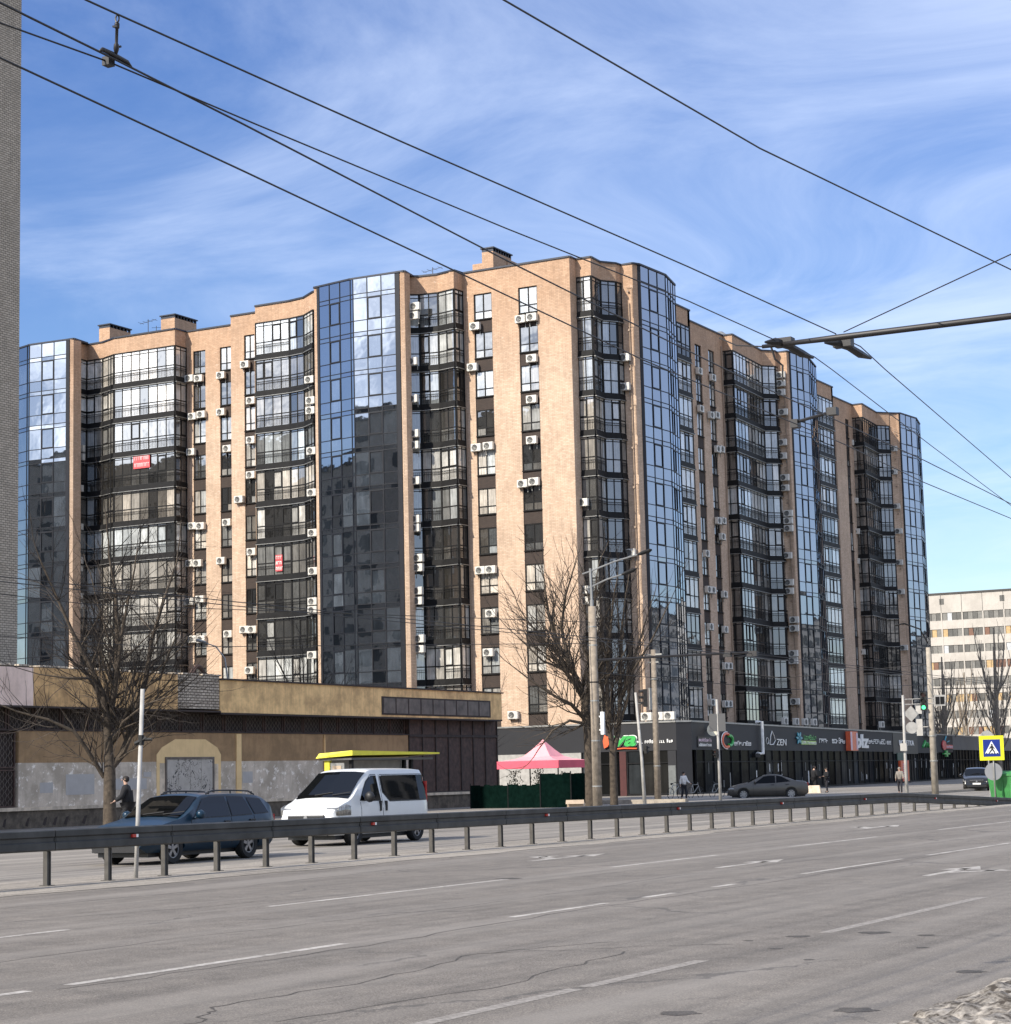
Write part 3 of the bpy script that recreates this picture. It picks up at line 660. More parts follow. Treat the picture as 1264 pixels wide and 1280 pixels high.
AC = [
 (0, 'on the narrow brick pilaster by the left end glass tower', [(-116.77, 137.35, 36.91), (-116.84, 137.35, 33.80), (-116.43, 137.35, 30.44), (-116.43, 137.35, 29.70), (-116.59, 137.35, 26.95), (-116.60, 137.35, 23.59), (-116.61, 137.35, 20.68), (-116.61, 137.35, 20.05), (-116.60, 137.35, 17.56), (-116.60, 137.35, 16.80)]),
 (0, 'below the windows just right of the left glazed bay', [(-105.57, 138.60, 35.62), (-104.59, 138.60, 35.51), (-105.27, 138.60, 32.30), (-104.32, 138.60, 32.37), (-105.43, 138.60, 29.26), (-105.32, 138.60, 22.93), (-104.46, 138.60, 22.86), (-105.56, 138.60, 19.79), (-104.77, 138.60, 19.74), (-105.66, 138.60, 16.56), (-104.53, 138.60, 16.69), (-105.34, 138.60, 13.38), (-104.43, 138.60, 13.33)]),
 (0, 'under the second narrow window column from the left', [(-102.26, 138.60, 35.51), (-102.28, 138.60, 32.36), (-101.63, 138.60, 29.18), (-101.73, 138.60, 22.95), (-102.35, 138.60, 19.77), (-101.66, 138.60, 13.62)]),
 (0, 'in the window column left of the second glazed bay', [(-97.83, 135.90, 35.47), (-97.25, 135.90, 32.39), (-97.28, 135.90, 29.12), (-97.31, 135.90, 26.24), (-98.52, 135.90, 24.32), (-97.29, 135.90, 19.93), (-98.06, 135.90, 13.65), (-97.27, 135.90, 13.61), (-97.57, 135.90, 10.33)]),
 (0, 'in the corner between second glazed bay and central glass tower', [(-89.34, 132.75, 32.73), (-89.26, 132.75, 31.05), (-89.27, 132.75, 30.26), (-89.22, 132.75, 27.03), (-89.22, 132.75, 23.73), (-89.19, 132.75, 20.56), (-89.20, 132.75, 17.56), (-89.27, 132.75, 15.20), (-89.28, 132.75, 14.53), (-89.36, 132.75, 11.04)]),
 (0, 'in the angle right of the central glass tower', [(-79.10, 132.00, 37.13), (-79.23, 132.00, 36.43), (-79.41, 132.00, 32.89), (-79.43, 132.00, 30.00), (-79.39, 132.00, 27.32), (-79.40, 132.00, 26.43), (-79.38, 132.00, 23.70), (-79.44, 132.00, 20.78), (-79.46, 132.00, 20.11), (-79.22, 132.00, 17.82), (-79.24, 132.00, 17.09), (-79.32, 132.00, 15.34), (-79.33, 132.00, 14.59), (-79.23, 132.00, 11.74), (-79.25, 132.00, 10.99)]),
 (0, 'in the left window column of the tall plain brick front', [(-75.01, 134.00, 35.43), (-75.31, 134.00, 32.29), (-75.12, 134.00, 26.08), (-74.08, 134.00, 26.11), (-74.99, 134.00, 16.74), (-74.10, 134.00, 16.74), (-74.18, 134.00, 13.46), (-74.47, 134.00, 10.56)]),
 (0, 'in the right window column of the tall plain brick front', [(-71.07, 134.00, 35.48), (-70.11, 134.00, 35.51), (-70.20, 134.00, 32.37), (-70.29, 134.00, 29.27), (-70.37, 134.00, 26.19), (-71.23, 134.00, 22.98), (-70.27, 134.00, 23.05), (-72.49, 134.00, 5.84)]),
 (0, 'at the left edge of the corner glazed bay', [(-66.74, 134.95, 21.29), (-66.90, 134.95, 14.81), (-66.85, 134.95, 14.02)]),
 (0, 'on the brick pier left of the corner glass tower', [(-64.60, 138.40, 32.52), (-64.67, 138.40, 30.28), (-64.64, 138.40, 17.69)]),
 (1, 'in the first window column of the avenue side', [(-68.05, 160.79, 35.52), (-68.05, 160.85, 32.24), (-68.05, 160.93, 19.76), (-68.05, 161.08, 16.70), (-68.05, 162.04, 16.71), (-68.05, 161.23, 13.54), (-68.05, 160.98, 7.15)]),
 (1, 'in the second window column of the avenue side', [(-68.05, 163.77, 35.43), (-68.05, 163.10, 32.01), (-68.05, 164.36, 32.19), (-68.05, 164.26, 29.17), (-68.05, 165.16, 29.29), (-68.05, 163.84, 22.85), (-68.05, 164.92, 22.96), (-68.05, 164.61, 21.53), (-68.05, 164.61, 16.52), (-68.05, 164.46, 13.47), (-68.05, 164.25, 10.33), (-68.05, 165.15, 10.36), (-68.05, 163.94, 7.07), (-68.05, 164.83, 7.09)]),
 (0, 'on the brick pier left of the second avenue glass tower', [(-66.53, 176.40, 37.54), (-66.56, 176.40, 36.76), (-66.60, 176.40, 35.90), (-66.44, 176.40, 34.05), (-66.64, 176.40, 31.24), (-66.70, 176.40, 29.98), (-66.55, 176.40, 27.96), (-66.59, 176.40, 27.00), (-66.35, 176.40, 24.63), (-66.37, 176.40, 23.95), (-66.37, 176.40, 23.25), (-66.58, 176.40, 20.76), (-66.53, 176.40, 18.30), (-66.56, 176.40, 17.51), (-66.19, 176.40, 14.87), (-66.22, 176.40, 14.09), (-66.40, 176.40, 11.81), (-66.43, 176.40, 11.15), (-66.44, 176.40, 7.47)]),
 (0, 'left of the last glazed bay on the avenue', [(-70.68, 207.20, 35.64), (-70.49, 207.20, 29.42), (-70.46, 207.20, 26.15), (-70.61, 207.20, 22.99), (-70.45, 207.20, 13.42)]),
 (0, 'on the last brick pier of the avenue side', [(-68.44, 215.00, 35.80), (-68.55, 215.00, 33.25), (-68.41, 215.00, 29.46), (-68.30, 215.00, 26.74), (-68.41, 215.00, 23.34), (-68.39, 215.00, 20.15), (-68.33, 215.00, 14.10)]),
]
for rot, lab, L in AC:
    for i, p in enumerate(L):
        ac(p, R(90)*rot, ords[i]+' white air conditioner '+lab, 'air conditioners on the apartment block')
for i, x in enumerate((-62.6, -61.7, -60.8)):
    ac((x, 136.0, 5.42), 0, ('left', 'middle', 'right')[i]+' of three white air conditioners on the shop roof below the corner pier', 'air conditioners on the shop roof')
for i, y in enumerate((163.6, 166.2, 168.4, 170.6, 189, 200)):
    ac((-62.6, y, 5.42), R(90), ords[i].replace('topmost', 'first')+' air conditioner from the street corner along the avenue edge of the shop roof', 'air conditioners on the shop roof')


# ------------------------------------------------------------------ lettering helpers
def frame(P, Q):
    P = Vector(P); Q = Vector(Q); d = (Q-P).normalized(); return P, d, Vector((d.y, -d.x))
def lettering(s, P, Q, u, z, h, mat, par, off=.03, depth=.03, shear=0, name='lettering', w_=None, bold=.0):
    P, d, n = frame(P, Q)
    cu_ = bpy.data.curves.new('t', 'FONT'); cu_.body = s; cu_.size = 1; cu_.extrude = .5; cu_.shear = shear; cu_.offset = bold
    ob = bpy.data.objects.new('t', cu_); col.objects.link(ob)
    me = bpy.data.meshes.new_from_object(ob.evaluated_get(bpy.context.evaluated_depsgraph_get())); bpy.data.objects.remove(ob)
    xs = [v.co.x for v in me.vertices]; ys = [v.co.y for v in me.vertices]
    x0, x1, y0, y1 = min(xs), max(xs), min(ys), max(ys); sy = h/(y1-y0); sx = (w_/(x1-x0)) if w_ else sy
    for v in me.vertices:
        a = (v.co.x-x0)*sx; b = (v.co.y-y0)*sy; c = off+(v.co.z+.5)*depth
        q = P+d*(u+a)+n*c; v.co = (q.x, q.y, z+b)
    me.materials.clear(); me.materials.append(MT[mat]); me.name = name
    return link(bpy.data.objects.new(name, me), par)
def blurtext(P, Q, u0, u1, z, h, mat, par, seed=1, off=.03, lw=.6):
    """small lettering whose words cannot be read in the photograph: rows of short strokes"""
    r = random.Random(seed); m = MB(); u = u0; st = h*.16
    while u < u1-h*.5:
        if r.random() < .13: u += h*.5; continue
        ww = h*r.uniform(.45, .75)*lw*1.3; hh = h*(1 if r.random() < .2 else .74)
        m.slab(P, Q, z, z+hh, off+.02, off, u, u+st)
        if r.random() < .7: m.slab(P, Q, z+hh-st, z+hh, off+.021, off, u+st, u+ww)
        if r.random() < .6: m.slab(P, Q, z, z+st, off+.021, off, u+st, u+ww)
        if r.random() < .6: m.slab(P, Q, z+st, z+hh-st, off+.02, off, u+ww-st, u+ww)
        if r.random() < .5: m.slab(P, Q, z+hh*.45, z+hh*.45+st, off+.022, off, u+st, u+ww-st)
        u += ww+h*.2
    return m.build('lettering', mat, par)
M2('sg_green', (.05, .40, .09), .4); M2('sg_orange', (.75, .13, .05), .4); M2('sg_white', (.80, .80, .78), .4); M2('sg_teal', (.06, .33, .42), .4)
M2('sg_lime', (.30, .52, .08), .4); M2('sg_red', (.55, .04, .06), .4); M2('sg_cream', (.74, .70, .55), .45); M2('sg_pink', (.70, .55, .62), .5)
M2('frieze', (.026, .027, .031), .6, 0, .08, 1, .25); M2('frieze_pale', (.12, .12, .12), .6, 0, .1, 1, .3); M2('shopdark', (.010, .010, .011), .7, .0, .4, 3, .2); M2('maroon', (.06, .012, .012), .6)
M2('doorgrey', (.13, .14, .14), .5); M2('shopblack', (.008, .008, .01), .5); M2('palewall', (.36, .35, .33), .8)

# ------------------------------------------------------------------ shop row at the foot of the block
shop = empty('shop_row', (-57.5, 131.7, 0), 'long single storey dark grey shop row wrapping the street corner below the apartment block', 'shops')
SF = ((-80.0, 131.6), (-58.4, 131.6)); SC = ((-58.4, 131.6), (-57.55, 132.3)); SSd = Vector((-17.6, 150.0)).normalized()
SS0 = Vector((-57.55, 132.3)); SS1 = SS0+SSd*155; SS = (tuple(SS0), tuple(SS1))
def su(y): return (y-132.3)/SSd.y
core = [(-80, 131.9), (-58.7, 131.9), (-57.95, 132.6), tuple(SS1-Vector((.4, 0))), (-85, 287), (-85, 226.5), (-70.9, 226.3), (-71.0, 187), (-69.0, 186.5), (-69.0, 149), (-66.2, 146.8), (-66.2, 139.5), (-67.5, 139.5), (-67.5, 134.9), (-80, 134.9)]
m = MB(); m.hexa([(x, y, 0) for x, y in core], [(x, y, 5.0) for x, y in core]); m.build('roof', 'roof', shop)
m = MB(); 
for fc in (SF, SC): m.slab(*fc, 3.2, 5.12, 0, -.3)
m.slab(*SS, 3.2, 5.12, 0, -.3, 0, su(201.5)); m.slab(*SS, 3.1, 5.13, .01, -.3, su(214.4), su(226.5)); m.slab(*SS, 3.2, 5.12, 0, -.3, su(226.5), su(236))
m.build('fascia', 'frieze', shop)
m = MB(); m.slab(*SS, 3.0, 5.10, .04, -.3, su(201.5), su(214.4)); m.build('fascia', 'shopblack', shop)
m = MB(); m.slab(*SS, 3.5, 5.12, .02, -.3, su(236), 155); m.build('fascia', 'frieze_pale', shop)
m = MB()
for fc in (SF, SC, SS): m.slab(*fc, 5.12, 5.24, .06, -.35)
m.build('roof_edge', 'drip', shop)
# shop fronts: posts, glass bays with dim interiors
MT['shopglass'] = glassmat('shop_glass', (.8, .85, .9), (.5, .52, .55, .015), .008, 3, .08, .012, .06)
def shopfront(fc, u0, u1, z1, step, seed, bright=.05, door=None, transom=2.35):
    r = random.Random(seed); u = u0
    fr = MB(); pn = MB(); pb = MB()
    while u < u1-.2:
        s = min(step*r.uniform(.85, 1.15), u1-u)
        fr.slab(*fc, .0, z1, .03, -.12, u, u+.09)
        P, d, n = frame(*fc); tone = (max(.004, r.gauss(bright, bright*.8)), r.random(), 0)
        a = P+d*(u+.09)-n*.06; b = P+d*(u+s)-n*.06
        pn.face([(a.x, a.y, .25), (b.x, b.y, .25), (b.x, b.y, transom), (a.x, a.y, transom)], tone)
        pn.face([(a.x, a.y, transom), (b.x, b.y, transom), (b.x, b.y, z1), (a.x, a.y, z1)], (tone[0]*.6, tone[1], 0))
        fr.slab(*fc, 0, .25, .02, -.1, u+.09, u+s); fr.slab(*fc, transom-.04, transom+.04, .015, -.1, u+.09, u+s)
        u += s
    f = fr.build('shop_window', 'shopdark', shop); pn.build('pane', 'shopglass', f, tones=True)
shopfront(SF, 14.2, 17.2, 3.2, 1.5, 1, .05); shopfront(SF, 17.75, 20.9, 3.2, 1.05, 2, .03)
m = MB(); m.slab(*SF, 0, 3.2, .05, -.3, 17.22, 17.72); m.build('column', 'maroon', shop)
m = MB(); m.slab(*SF, 0, 3.2, .0, -.25, 7.0, 14.2); m.build('wall', 'palewall', shop)
m = MB(); m.slab(*SF, 0, 3.18, .02, -.2, 20.92, 21.55); m.slab(*SC, 0, 3.2, 0, -.3); m.build('wall', 'frieze', shop)
m = MB(); m.slab(*SF, .05, 2.15, .05, .02, 20.95, 21.5); m.build('door', 'doorgrey', shop)
shopfront(SS, .9, su(201.5), 3.2, 2.3, 3, .03); shopfront(SS, su(201.5)+.1, su(214.4), 3.0, 1.3, 4, .05); shopfront(SS, su(214.4)+.1, su(236), 3.1, 1.2, 5, .03); shopfront(SS, su(236)+.1, 154, 3.5, 2.2, 6, .03)
# light streaks: vertical slats and posters in the shop windows
r = random.Random(8); 
for i in range(46):
    y = r.uniform(134, 201) if i < 26 else r.uniform(186, 240); u = su(y); hh = r.uniform(.35, 1.1); z = r.choice((.5, .6, 1.5, 1.55))
    m = MB(); m.slab(*SS, z, z+hh, -.02, -.055, u, u+r.uniform(.10, .28)); m.build('window_sticker', r.choice(('sg_white', 'palewall', 'palewall', 'frieze_pale')), shop)

def sign(name, P, z, label, cat='sign', group=None): return empty(name, (P[0], P[1], z), label, cat, group)
def at(fc, u): P, d, n = frame(*fc); q = P+d*u; return (q.x, q.y)
s = sign('shop_sign', at(SF, 17), 3.5, 'green italic lettering shop sign with orange leaf above the corner shop window')
lettering('va', *SF, 16.9, 3.55, .74, 'sg_green', s, .05, .12, .25, w_=1.7, bold=.03)
lettering('va', *SF, 16.84, 3.52, .82, 'sg_white', s, .02, .03, .25, w_=1.85, bold=.05, name='lettering_outline')
m = MB(); P, d, n = frame(*SF); q0 = P+d*16.1
pts = [(0, 0), (.28, .12), (.55, .55), (.5, .95), (.25, .8), (.05, .95), (-.08, .5)]
m.hexa([(q0.x+a, q0.y-.05, 3.45+b) for a, b in pts], [(q0.x+a, q0.y-.17, 3.45+b) for a, b in pts]); m.build('leaf', 'sg_orange', s)
m = MB(); m.tube([(q0.x+.5, q0.y-.08, 3.36), (q0.x+1.5, q0.y-.08, 3.42), (q0.x+2.5, q0.y-.08, 3.38)], .05, 6); m.build('swoosh', 'sg_orange', s)
s = sign('shop_sign', at(SF, 18.4), 3.75, 'line of small white lettering on the dark fascia right of the green sign')
blurtext(*SF, 18.6, 21.5, 3.72, .26, 'sg_white', s, 3)
s = sign('wall_sign', at(SS, su(135)), 3.6, 'small pink and white plate with two rows of text at the shop corner')
m = MB(); m.slab(*SS, 3.38, 4.12, .06, .01, su(133.6), su(137.1)); m.build('plate', 'shopblack', s)
blurtext(*SS, su(133.8), su(136.9), 3.78, .24, 'sg_pink', s, 4, .065); blurtext(*SS, su(133.8), su(136.9), 3.45, .22, 'sg_white', s, 5, .065)
s = sign('projecting_sign', at(SS, su(136.2)), 4.5, 'round cream illuminated disc projecting from the shop fascia near the corner')
P2 = Vector(at(SS, su(136.2)))+Vector((.55, -.2)); m = MB(); m.cyl((P2.x, P2.y, 4.6), (.35, -1, 0), .44, .16, 24); m.build('disc', 'sg_cream', s)
m = MB(); m.tube([(P2.x-.6, P2.y, 4.6), (P2.x, P2.y, 4.6)], .04, 5); m.build('bracket', 'dark', s)
s = sign('shop_sign', at(SS, su(140)), 3.9, 'round orange white and green letter logo beside small white lettering')
P, d, n = frame(*SS); cc = Vector(at(SS, su(140.8)))
def arcm(c, rad, a0, a1, mat, th=.09, off=.08, zc=3.9, ux=1.0):
    m = MB(); k = 14; m.tube([(*(c+d*(rad*ux*math.cos(a0+(a1-a0)*i/k))+n*off), zc+rad*math.sin(a0+(a1-a0)*i/k)) for i in range(k+1)], th, 6); return m.build('logo_stroke', mat, s)
arcm(cc, .5, R(60), R(300), 'sg_orange', .10, ux=2.2); arcm(cc, .62, R(80), R(280), 'sg_white', .04, ux=2.2); arcm(cc+d*.9, .36, R(-120), R(120), 'sg_green', .12, ux=2.0)
blurtext(*SS, su(143), su(147.8), 3.55, .34, 'sg_white', s, 6, lw=1.4)
s = sign('shop_sign', at(SS, su(152)), 3.7, 'thin white outline letters DZEN with a pointed D on the dark fascia')
m = MB(); c = Vector(at(SS, su(154)))
dp = [(-.9, -.45), (-.55, .25), (-.1, .62), (.55, .25), (.85, -.1), (.2, -.42), (-.9, -.45)]
m.tube([(*(c+d*a+n*.08), 4.1+b) for a, b in dp], .035, 5); m.build('letter_outline', 'sg_white', s)
lettering('ZEN', *SS, su(155.2), 3.62, .5, 'sg_white', s, .05, .04, .1, w_=3.2)
m = MB(); m.tube([(*(c-d*(1.6-.35*math.cos(a))+n*.08), 3.95+.25*math.sin(a)) for a in [i*.45 for i in range(15)]], .025, 4); m.build('ornament', 'sg_white', s)
s = sign('shop_sign', at(SS, su(165)), 4.2, 'blue flower and green two line shop sign on the dark fascia')
m = MB(); c = Vector(at(SS, su(162.6)))
for a in range(6):
    aa = a*math.pi/3; m.hexa([(*(c+d*(1.0*math.cos(aa+x_)*q_)+n*.06), 4.25+.5*math.sin(aa+x_)*q_) for x_, q_ in ((0, .1), (.35, .7), (0, 1.1), (-.35, .7))], [(*(c+d*(1.0*math.cos(aa+x_)*q_)+n*.14), 4.25+.5*math.sin(aa+x_)*q_) for x_, q_ in ((0, .1), (.35, .7), (0, 1.1), (-.35, .7))])
m.build('flower', 'sg_teal', s)
blurtext(*SS, su(164.5), su(168.6), 4.15, .40, 'sg_green', s, 8, lw=1.6)
m = MB(); m.slab(*SS, 3.72, 4.05, .06, .02, su(163.4), su(168.7)); m.build('plate', 'sg_lime', s); blurtext(*SS, su(163.6), su(168.5), 3.76, .24, 'sg_white', s, 9, .065, lw=1.5)
s = sign('shop_sign', at(SS, su(176)), 4.1, 'white raised lettering in two words left of the orange box sign')
blurtext(*SS, su(169.9), su(173.6), 3.9, .5, 'sg_white', s, 10, lw=1.9); blurtext(*SS, su(174.7), su(179.9), 3.9, .5, 'sg_white', s, 11, lw=1.9)
s = sign('shop_sign', at(SS, su(182)), 4.1, 'big orange box sign with large white letters blz on the dark fascia')
m = MB(); m.slab(*SS, 3.25, 5.0, .45, .02, su(180.3), su(183.4)); m.build('box', 'sg_orange', s)
m = MB(); m.slab(*SS, 3.3, 4.95, .47, .452, su(180.35), su(181.0)); m.slab(*SS, 3.35, 4.9, .47, .452, su(182.7), su(183.3)); m.build('box_face', 'sg_pink', s)
lettering('blz', *SS, su(183.8), 3.5, 1.3, 'sg_white', s, .06, .14, 0, w_=5.6, bold=.04)
s = sign('shop_sign', at(SS, su(195)), 4.1, 'small white lettering right of the big white letters blz')
blurtext(*SS, su(189.9), su(194.2), 3.95, .42, 'sg_white', s, 12, lw=1.9); blurtext(*SS, su(195), su(200.3), 3.93, .46, 'sg_white', s, 13, lw=2.0)
s = sign('shop_sign', at(SS, su(208)), 4.1, 'white capital letters ROZETKA on the black shop front')
lettering('ROZETKA', *SS, su(204.3), 3.85, .55, 'sg_white', s, .07, .05, 0, w_=7.9, bold=.02)
m = MB(); m.slab(*SS, 2.3, 3.1, .12, .05, su(203), su(206.5)); m.build('green_panel', M2('dkgreen', (.01, .06, .045), .5), s)
s = sign('shop_sign', at(SS, su(219)), 4.0, 'green leaf shaped sign partly behind the concrete pole')
m = MB(); c = Vector(at(SS, su(219.5)))
for i in range(9):
    aa = i*.7; m.tube([(*(c+d*(3.0*(i-4)/5)+n*.08), 3.75+.2*(i % 3)), (*(c+d*(3.0*(i-4)/5+1.1*math.cos(aa))+n*.1), 4.2+.22*math.sin(aa))], .13, 5)
m.build('leaves', 'sg_green', s)
s = sign('shop_sign', at(SS, su(231)), 3.9, 'red and green pharmacy sign with a small green cross beneath')
m = MB(); c = Vector(at(SS, su(229.8))); m.hexa([(*(c+d*(1.3*math.cos(a))+n*.06), 4.0+.55*math.sin(a)) for a in [i*math.pi/6 for i in range(12)]], [(*(c+d*(1.3*math.cos(a))+n*.16), 4.0+.55*math.sin(a)) for a in [i*math.pi/6 for i in range(12)]]); m.build('drop', 'sg_red', s)
m = MB(); m.slab(*SS, 3.62, 4.05, .12, .03, su(231), su(235.4)); m.build('plate', 'sg_red', s); blurtext(*SS, su(231.2), su(235.2), 3.7, .28, 'sg_pink', s, 15, .125, lw=1.6)
m = MB(); m.slab(*SS, 2.95, 3.12, .3, .1, su(228.6), su(232.4)); m.slab(*SS, 2.7, 3.4, .31, .1, su(230), su(231)); m.build('cross', 'sg_green', s)
m = MB(); m.tube([(*(c+d*.6+n*.1), 4.5), (*(c+d*1.6+n*.1), 5.0)], .09, 5); m.tube([(*(c+d*2.0+n*.1), 4.35), (*(c+d*3.6+n*.1), 4.5)], .06, 5); m.build('leaf', 'sg_teal', s)
s = sign('downpipe', at(SS, su(150.3)), 2.9, 'white bracket shaped pipe running down the dark shop fascia', 'pipe')
m = MB(); c = Vector(at(SS, su(150.3)))+n*.25; m.tube([(c.x-.5, c.y, 5.4), (c.x, c.y, 5.4), (c.x, c.y, 2.95), (c.x-.0, c.y-1.2, 2.95)], .13, 8); m.build('pipe', 'sg_white', s)
m = MB(); m.box(c.x-.25, c.x+.25, c.y-2.2, c.y-1.2, 2.65, 2.95); m.build('lamp', 'dark', s)
s = empty('advertising_column', at(SS, su(196))+(0,), 'tall red advertising banner column standing at the shop front', 'banner')
c = Vector(at(SS, su(199)))+n*1.5; m = MB(); m.box(c.x-.12, c.x+.12, c.y-1.3, c.y+1.3, .25, 2.3); m.build('panel', 'sg_orange', s)
m = MB(); m.box(c.x-.2, c.x+.2, c.y-1.5, c.y+1.5, 0, .25); m.build('base', 'dark', s)
m = MB()
rr = random.Random(3)
for i in range(8): m.box(c.x+.12, c.x+.135, c.y-.7, c.y+.7*rr.uniform(-.2, 1), .5+i*.2, .58+i*.2)
m.build('lettering', 'sg_pink', s)

# ------------------------------------------------------------------ old yellow rendered building
yel = empty('old_yellow_building', (-54, 80, 0), 'long low derelict building with peeling yellow render, brown wall and iron window grilles', 'building')
def render_mat(name, c, dirt, amt=.5, sc_=1.2, peel=None):
    m, t, p = newmat(name); uv = facade_uv(t)
    a = noise(t, sc_, 9, .68, vec=uv); b = noise(t, 1.5, 7, .7, vec=uv, stretch=(3, .3, 1))
    cc = mixc(t, mth('MULTIPLY', ramp(t, a, [(.42, (0,)*3), (.60, (1,)*3)]), amt, t), c, dirt)
    cc = mixc(t, mth('MULTIPLY', ramp(t, b, [(.48, (0,)*3), (.70, (1,)*3)]), amt*.8, t), cc, dirt)
    if peel:
        q = noise(t, 2.6, 8, .75, vec=uv); cc = mixc(t, ramp(t, q, [(.555, (0,)*3), (.60, (.8,)*3)]), cc, peel)
    t.links.new(cc, p.inputs['Base Color']); p.inputs['Roughness'].default_value = .92
    bp = t.nodes.new('ShaderNodeBump'); bp.inputs['Strength'].default_value = .6; bp.inputs['Distance'].default_value = .02; t.links.new(a, bp.inputs['Height']); t.links.new(bp.outputs[0], p.inputs['Normal'])
    return m
MT['yellow'] = render_mat('yellow_render', (.86, .58, .27), (.45, .29, .14), .8, .9)
MT['yellowold'] = render_mat('old_yellow_render', (.70, .44, .20), (.32, .20, .095), .9, 1.1)
MT['freshyellow'] = render_mat('repainted_yellow', (.80, .57, .29), (.60, .42, .21), .4, 1.4)
MT['brownr'] = render_mat('brown_render', (.36, .23, .12), (.21, .135, .07), .7, .8)
MT['greyr'] = render_mat('grey_painted_render', (.62, .53, .43), (.38, .32, .25), .9, .7, peel=(.92, .85, .76))
MT['bluegrey'] = render_mat('blue_grey_paint_patch', (.44, .42, .40), (.36, .34, .32), .4, 2)
MT['pinkr'] = render_mat('pinkish_render', (.85, .66, .57), (.55, .42, .35), .6, .8)
MT['stone'] = render_mat('stone_plinth', (.15, .12, .09), (.06, .048, .036), .9, 1.8)
MT['coping'] = render_mat('pale_coping', (.70, .58, .44), (.27, .23, .18), .6, 1.5)
M2('rust', (.062, .036, .028), .75, 0, .5, 4); M2('rustdark', (.030, .019, .016), .7, 0, .4, 4); M2('grille_grey', (.07, .07, .07), .6); M2('grille_iron', (.105, .085, .07), .7, 0, .3, 4); M2('sheetpanel', (.12, .10, .085), .6, 0, .45, 2)
X = -54.0; YA, YB = 40.0, 98.0
W = lambda y0, y1: ((X, y0), (X, y1))
def wl(y0, y1, z0, z1, o0, o1, mat, name, par=yel):
    m = MB(); m.slab((X, y0), (X, y1), z0, z1, o0, o1); return m.build(name, mat, par)
wl(YA, YB, 0, .80, .25, -.3, 'stone', 'plinth'); wl(YA, YB, .80, .93, .32, -.3, 'coping', 'coping')
wl(60.2, 88.65, .93, 2.61, 0, -.4, 'greyr', 'lower_wall'); wl(60.2, 88.65, 2.61, 3.83, .004, -.4, 'brownr', 'upper_wall')
wl(YA, 56.5, .93, 3.83, 0, -.4, 'brownr', 'upper_wall')
wl(YA, YB, 3.83, 4.85, -.45, -.9, 'rustdark', 'recess_wall')
m = MB(); m.box(X-14, X-.9, YA, YB-.1, 0, 4.9); m.build('inner_walls', 'brownr', yel)
m = MB(); m.box(X-14, X-.46, YA+.1, YB-.2, 6.0, 6.1); m.build('roof', 'roof', yel)
xo = .55
k_ = (54-.55)/54
def yy(y): return y*k_
def zz2(z): return 1.68+(z-1.68)*k_
def pw(y0, y1, z0, z1, mat, name='parapet', o=xo):
    m = MB(); m.slab((X, yy(y0)), (X, yy(y1)), zz2(z0), zz2(z1), o, -.3); return m.build(name, mat, yel)
pw(YA, 61, 4.79, 6.25, 'pinkr'); pw(61, 70.0, 4.79, 6.27, 'yellowold'); pw(70.0, 73, 4.86, 6.30, 'whitebrick', 'exposed_brick', xo-.05); pw(73, 98.5, 4.72, 6.14, 'yellow')
m = MB()
rr = random.Random(4)
y = YA
while y < 73:
    b = y+rr.uniform(.22, .3); m.slab((X, yy(y)), (X, yy(b)), zz2(6.27 if y < 70 else 6.30), zz2(6.27)+rr.choice((.03, .09, .10, .1)), xo-.02, -.28); y = b+.012
m.build('broken_top_course', 'whitebrick', yel)
m = MB(); m.slab((X, yy(73)), (X, yy(98.6)), zz2(6.14), zz2(6.14)+.07, xo+.08, -.4); m.slab((X, yy(YA)), (X, yy(73)), zz2(4.72), zz2(4.79), xo+.03, -.3); m.slab((X, yy(73)), (X, yy(98.5)), zz2(4.64), zz2(4.72), xo+.02, -.3)
m.build('roof_edge', 'rustdark', yel)
m = MB(); m.box(X-14, X-.3, YB-.45, YB-.1, 0, zz2(6.13)); m.build('end_wall', 'yellow', yel)
m = MB(); c = (X-.6, yy(72.9)); m.tube([(c[0], c[1]-.5+.12*i, zz2(6.35)+.42*math.sin(math.pi*i/9)) for i in range(10)], .10, 6); m.box(c[0]-.1, c[0]+.1, c[1]-.5, c[1]+.6, zz2(6.3), zz2(6.3)+.2); m.build('roof_vent', 'rust', yel)
# grilles of wavy iron bars in the recessed strip, one per bay
def grille(y0, y1, z0, z1, off, name='window_grille', mat='grille_iron', pitch=.15):
    m = MB(); th = .03
    for a, b in ((y0, y0+.06), (y1-.06, y1)): m.slab((X, a), (X, b), z0, z1, off+.03, off-.02)
    m.slab((X, y0), (X, y1), z0, z0+.05, off+.031, off-.02); m.slab((X, y0), (X, y1), z1-.05, z1, off+.031, off-.02)
    f = m.build(name, 'rust', yel)
    m = MB(); n_ = max(2, int((y1-y0)/pitch)); nz_ = max(4, int((z1-z0)/.14))
    for i in range(n_):
        y = y0+.1+(y1-y0-.2)*(i+.5)/n_
        m.tube([(X+off, y+.045*(1 if j % 2 else -1)*(1 if i % 2 else -1), z0+.04+(z1-z0-.08)*j/nz_) for j in range(nz_+1)], .014, 3, cap=False)
    m.build('bars', mat, f)
    return f
y = 43.0
while y < 88.0:
    b = y+1.42+.06*math.sin(y*3); grille(y, b, 3.88, 4.76, -.15); y = b+.10
wl(YA, YB, 3.83, 3.88, .04, -.45, 'rustdark', 'sill_beam')
m = MB(); m.slab((X, 56.5), (X, 60.2), .93, 3.83, -.25, -.35); m.build('gate_backing', 'rustdark', yel)
grille(56.6, 60.05, 2.42, 3.78, -.06, 'gate_grille'); grille(56.6, 60.05, .95, 2.36, -.06, 'gate_grille')
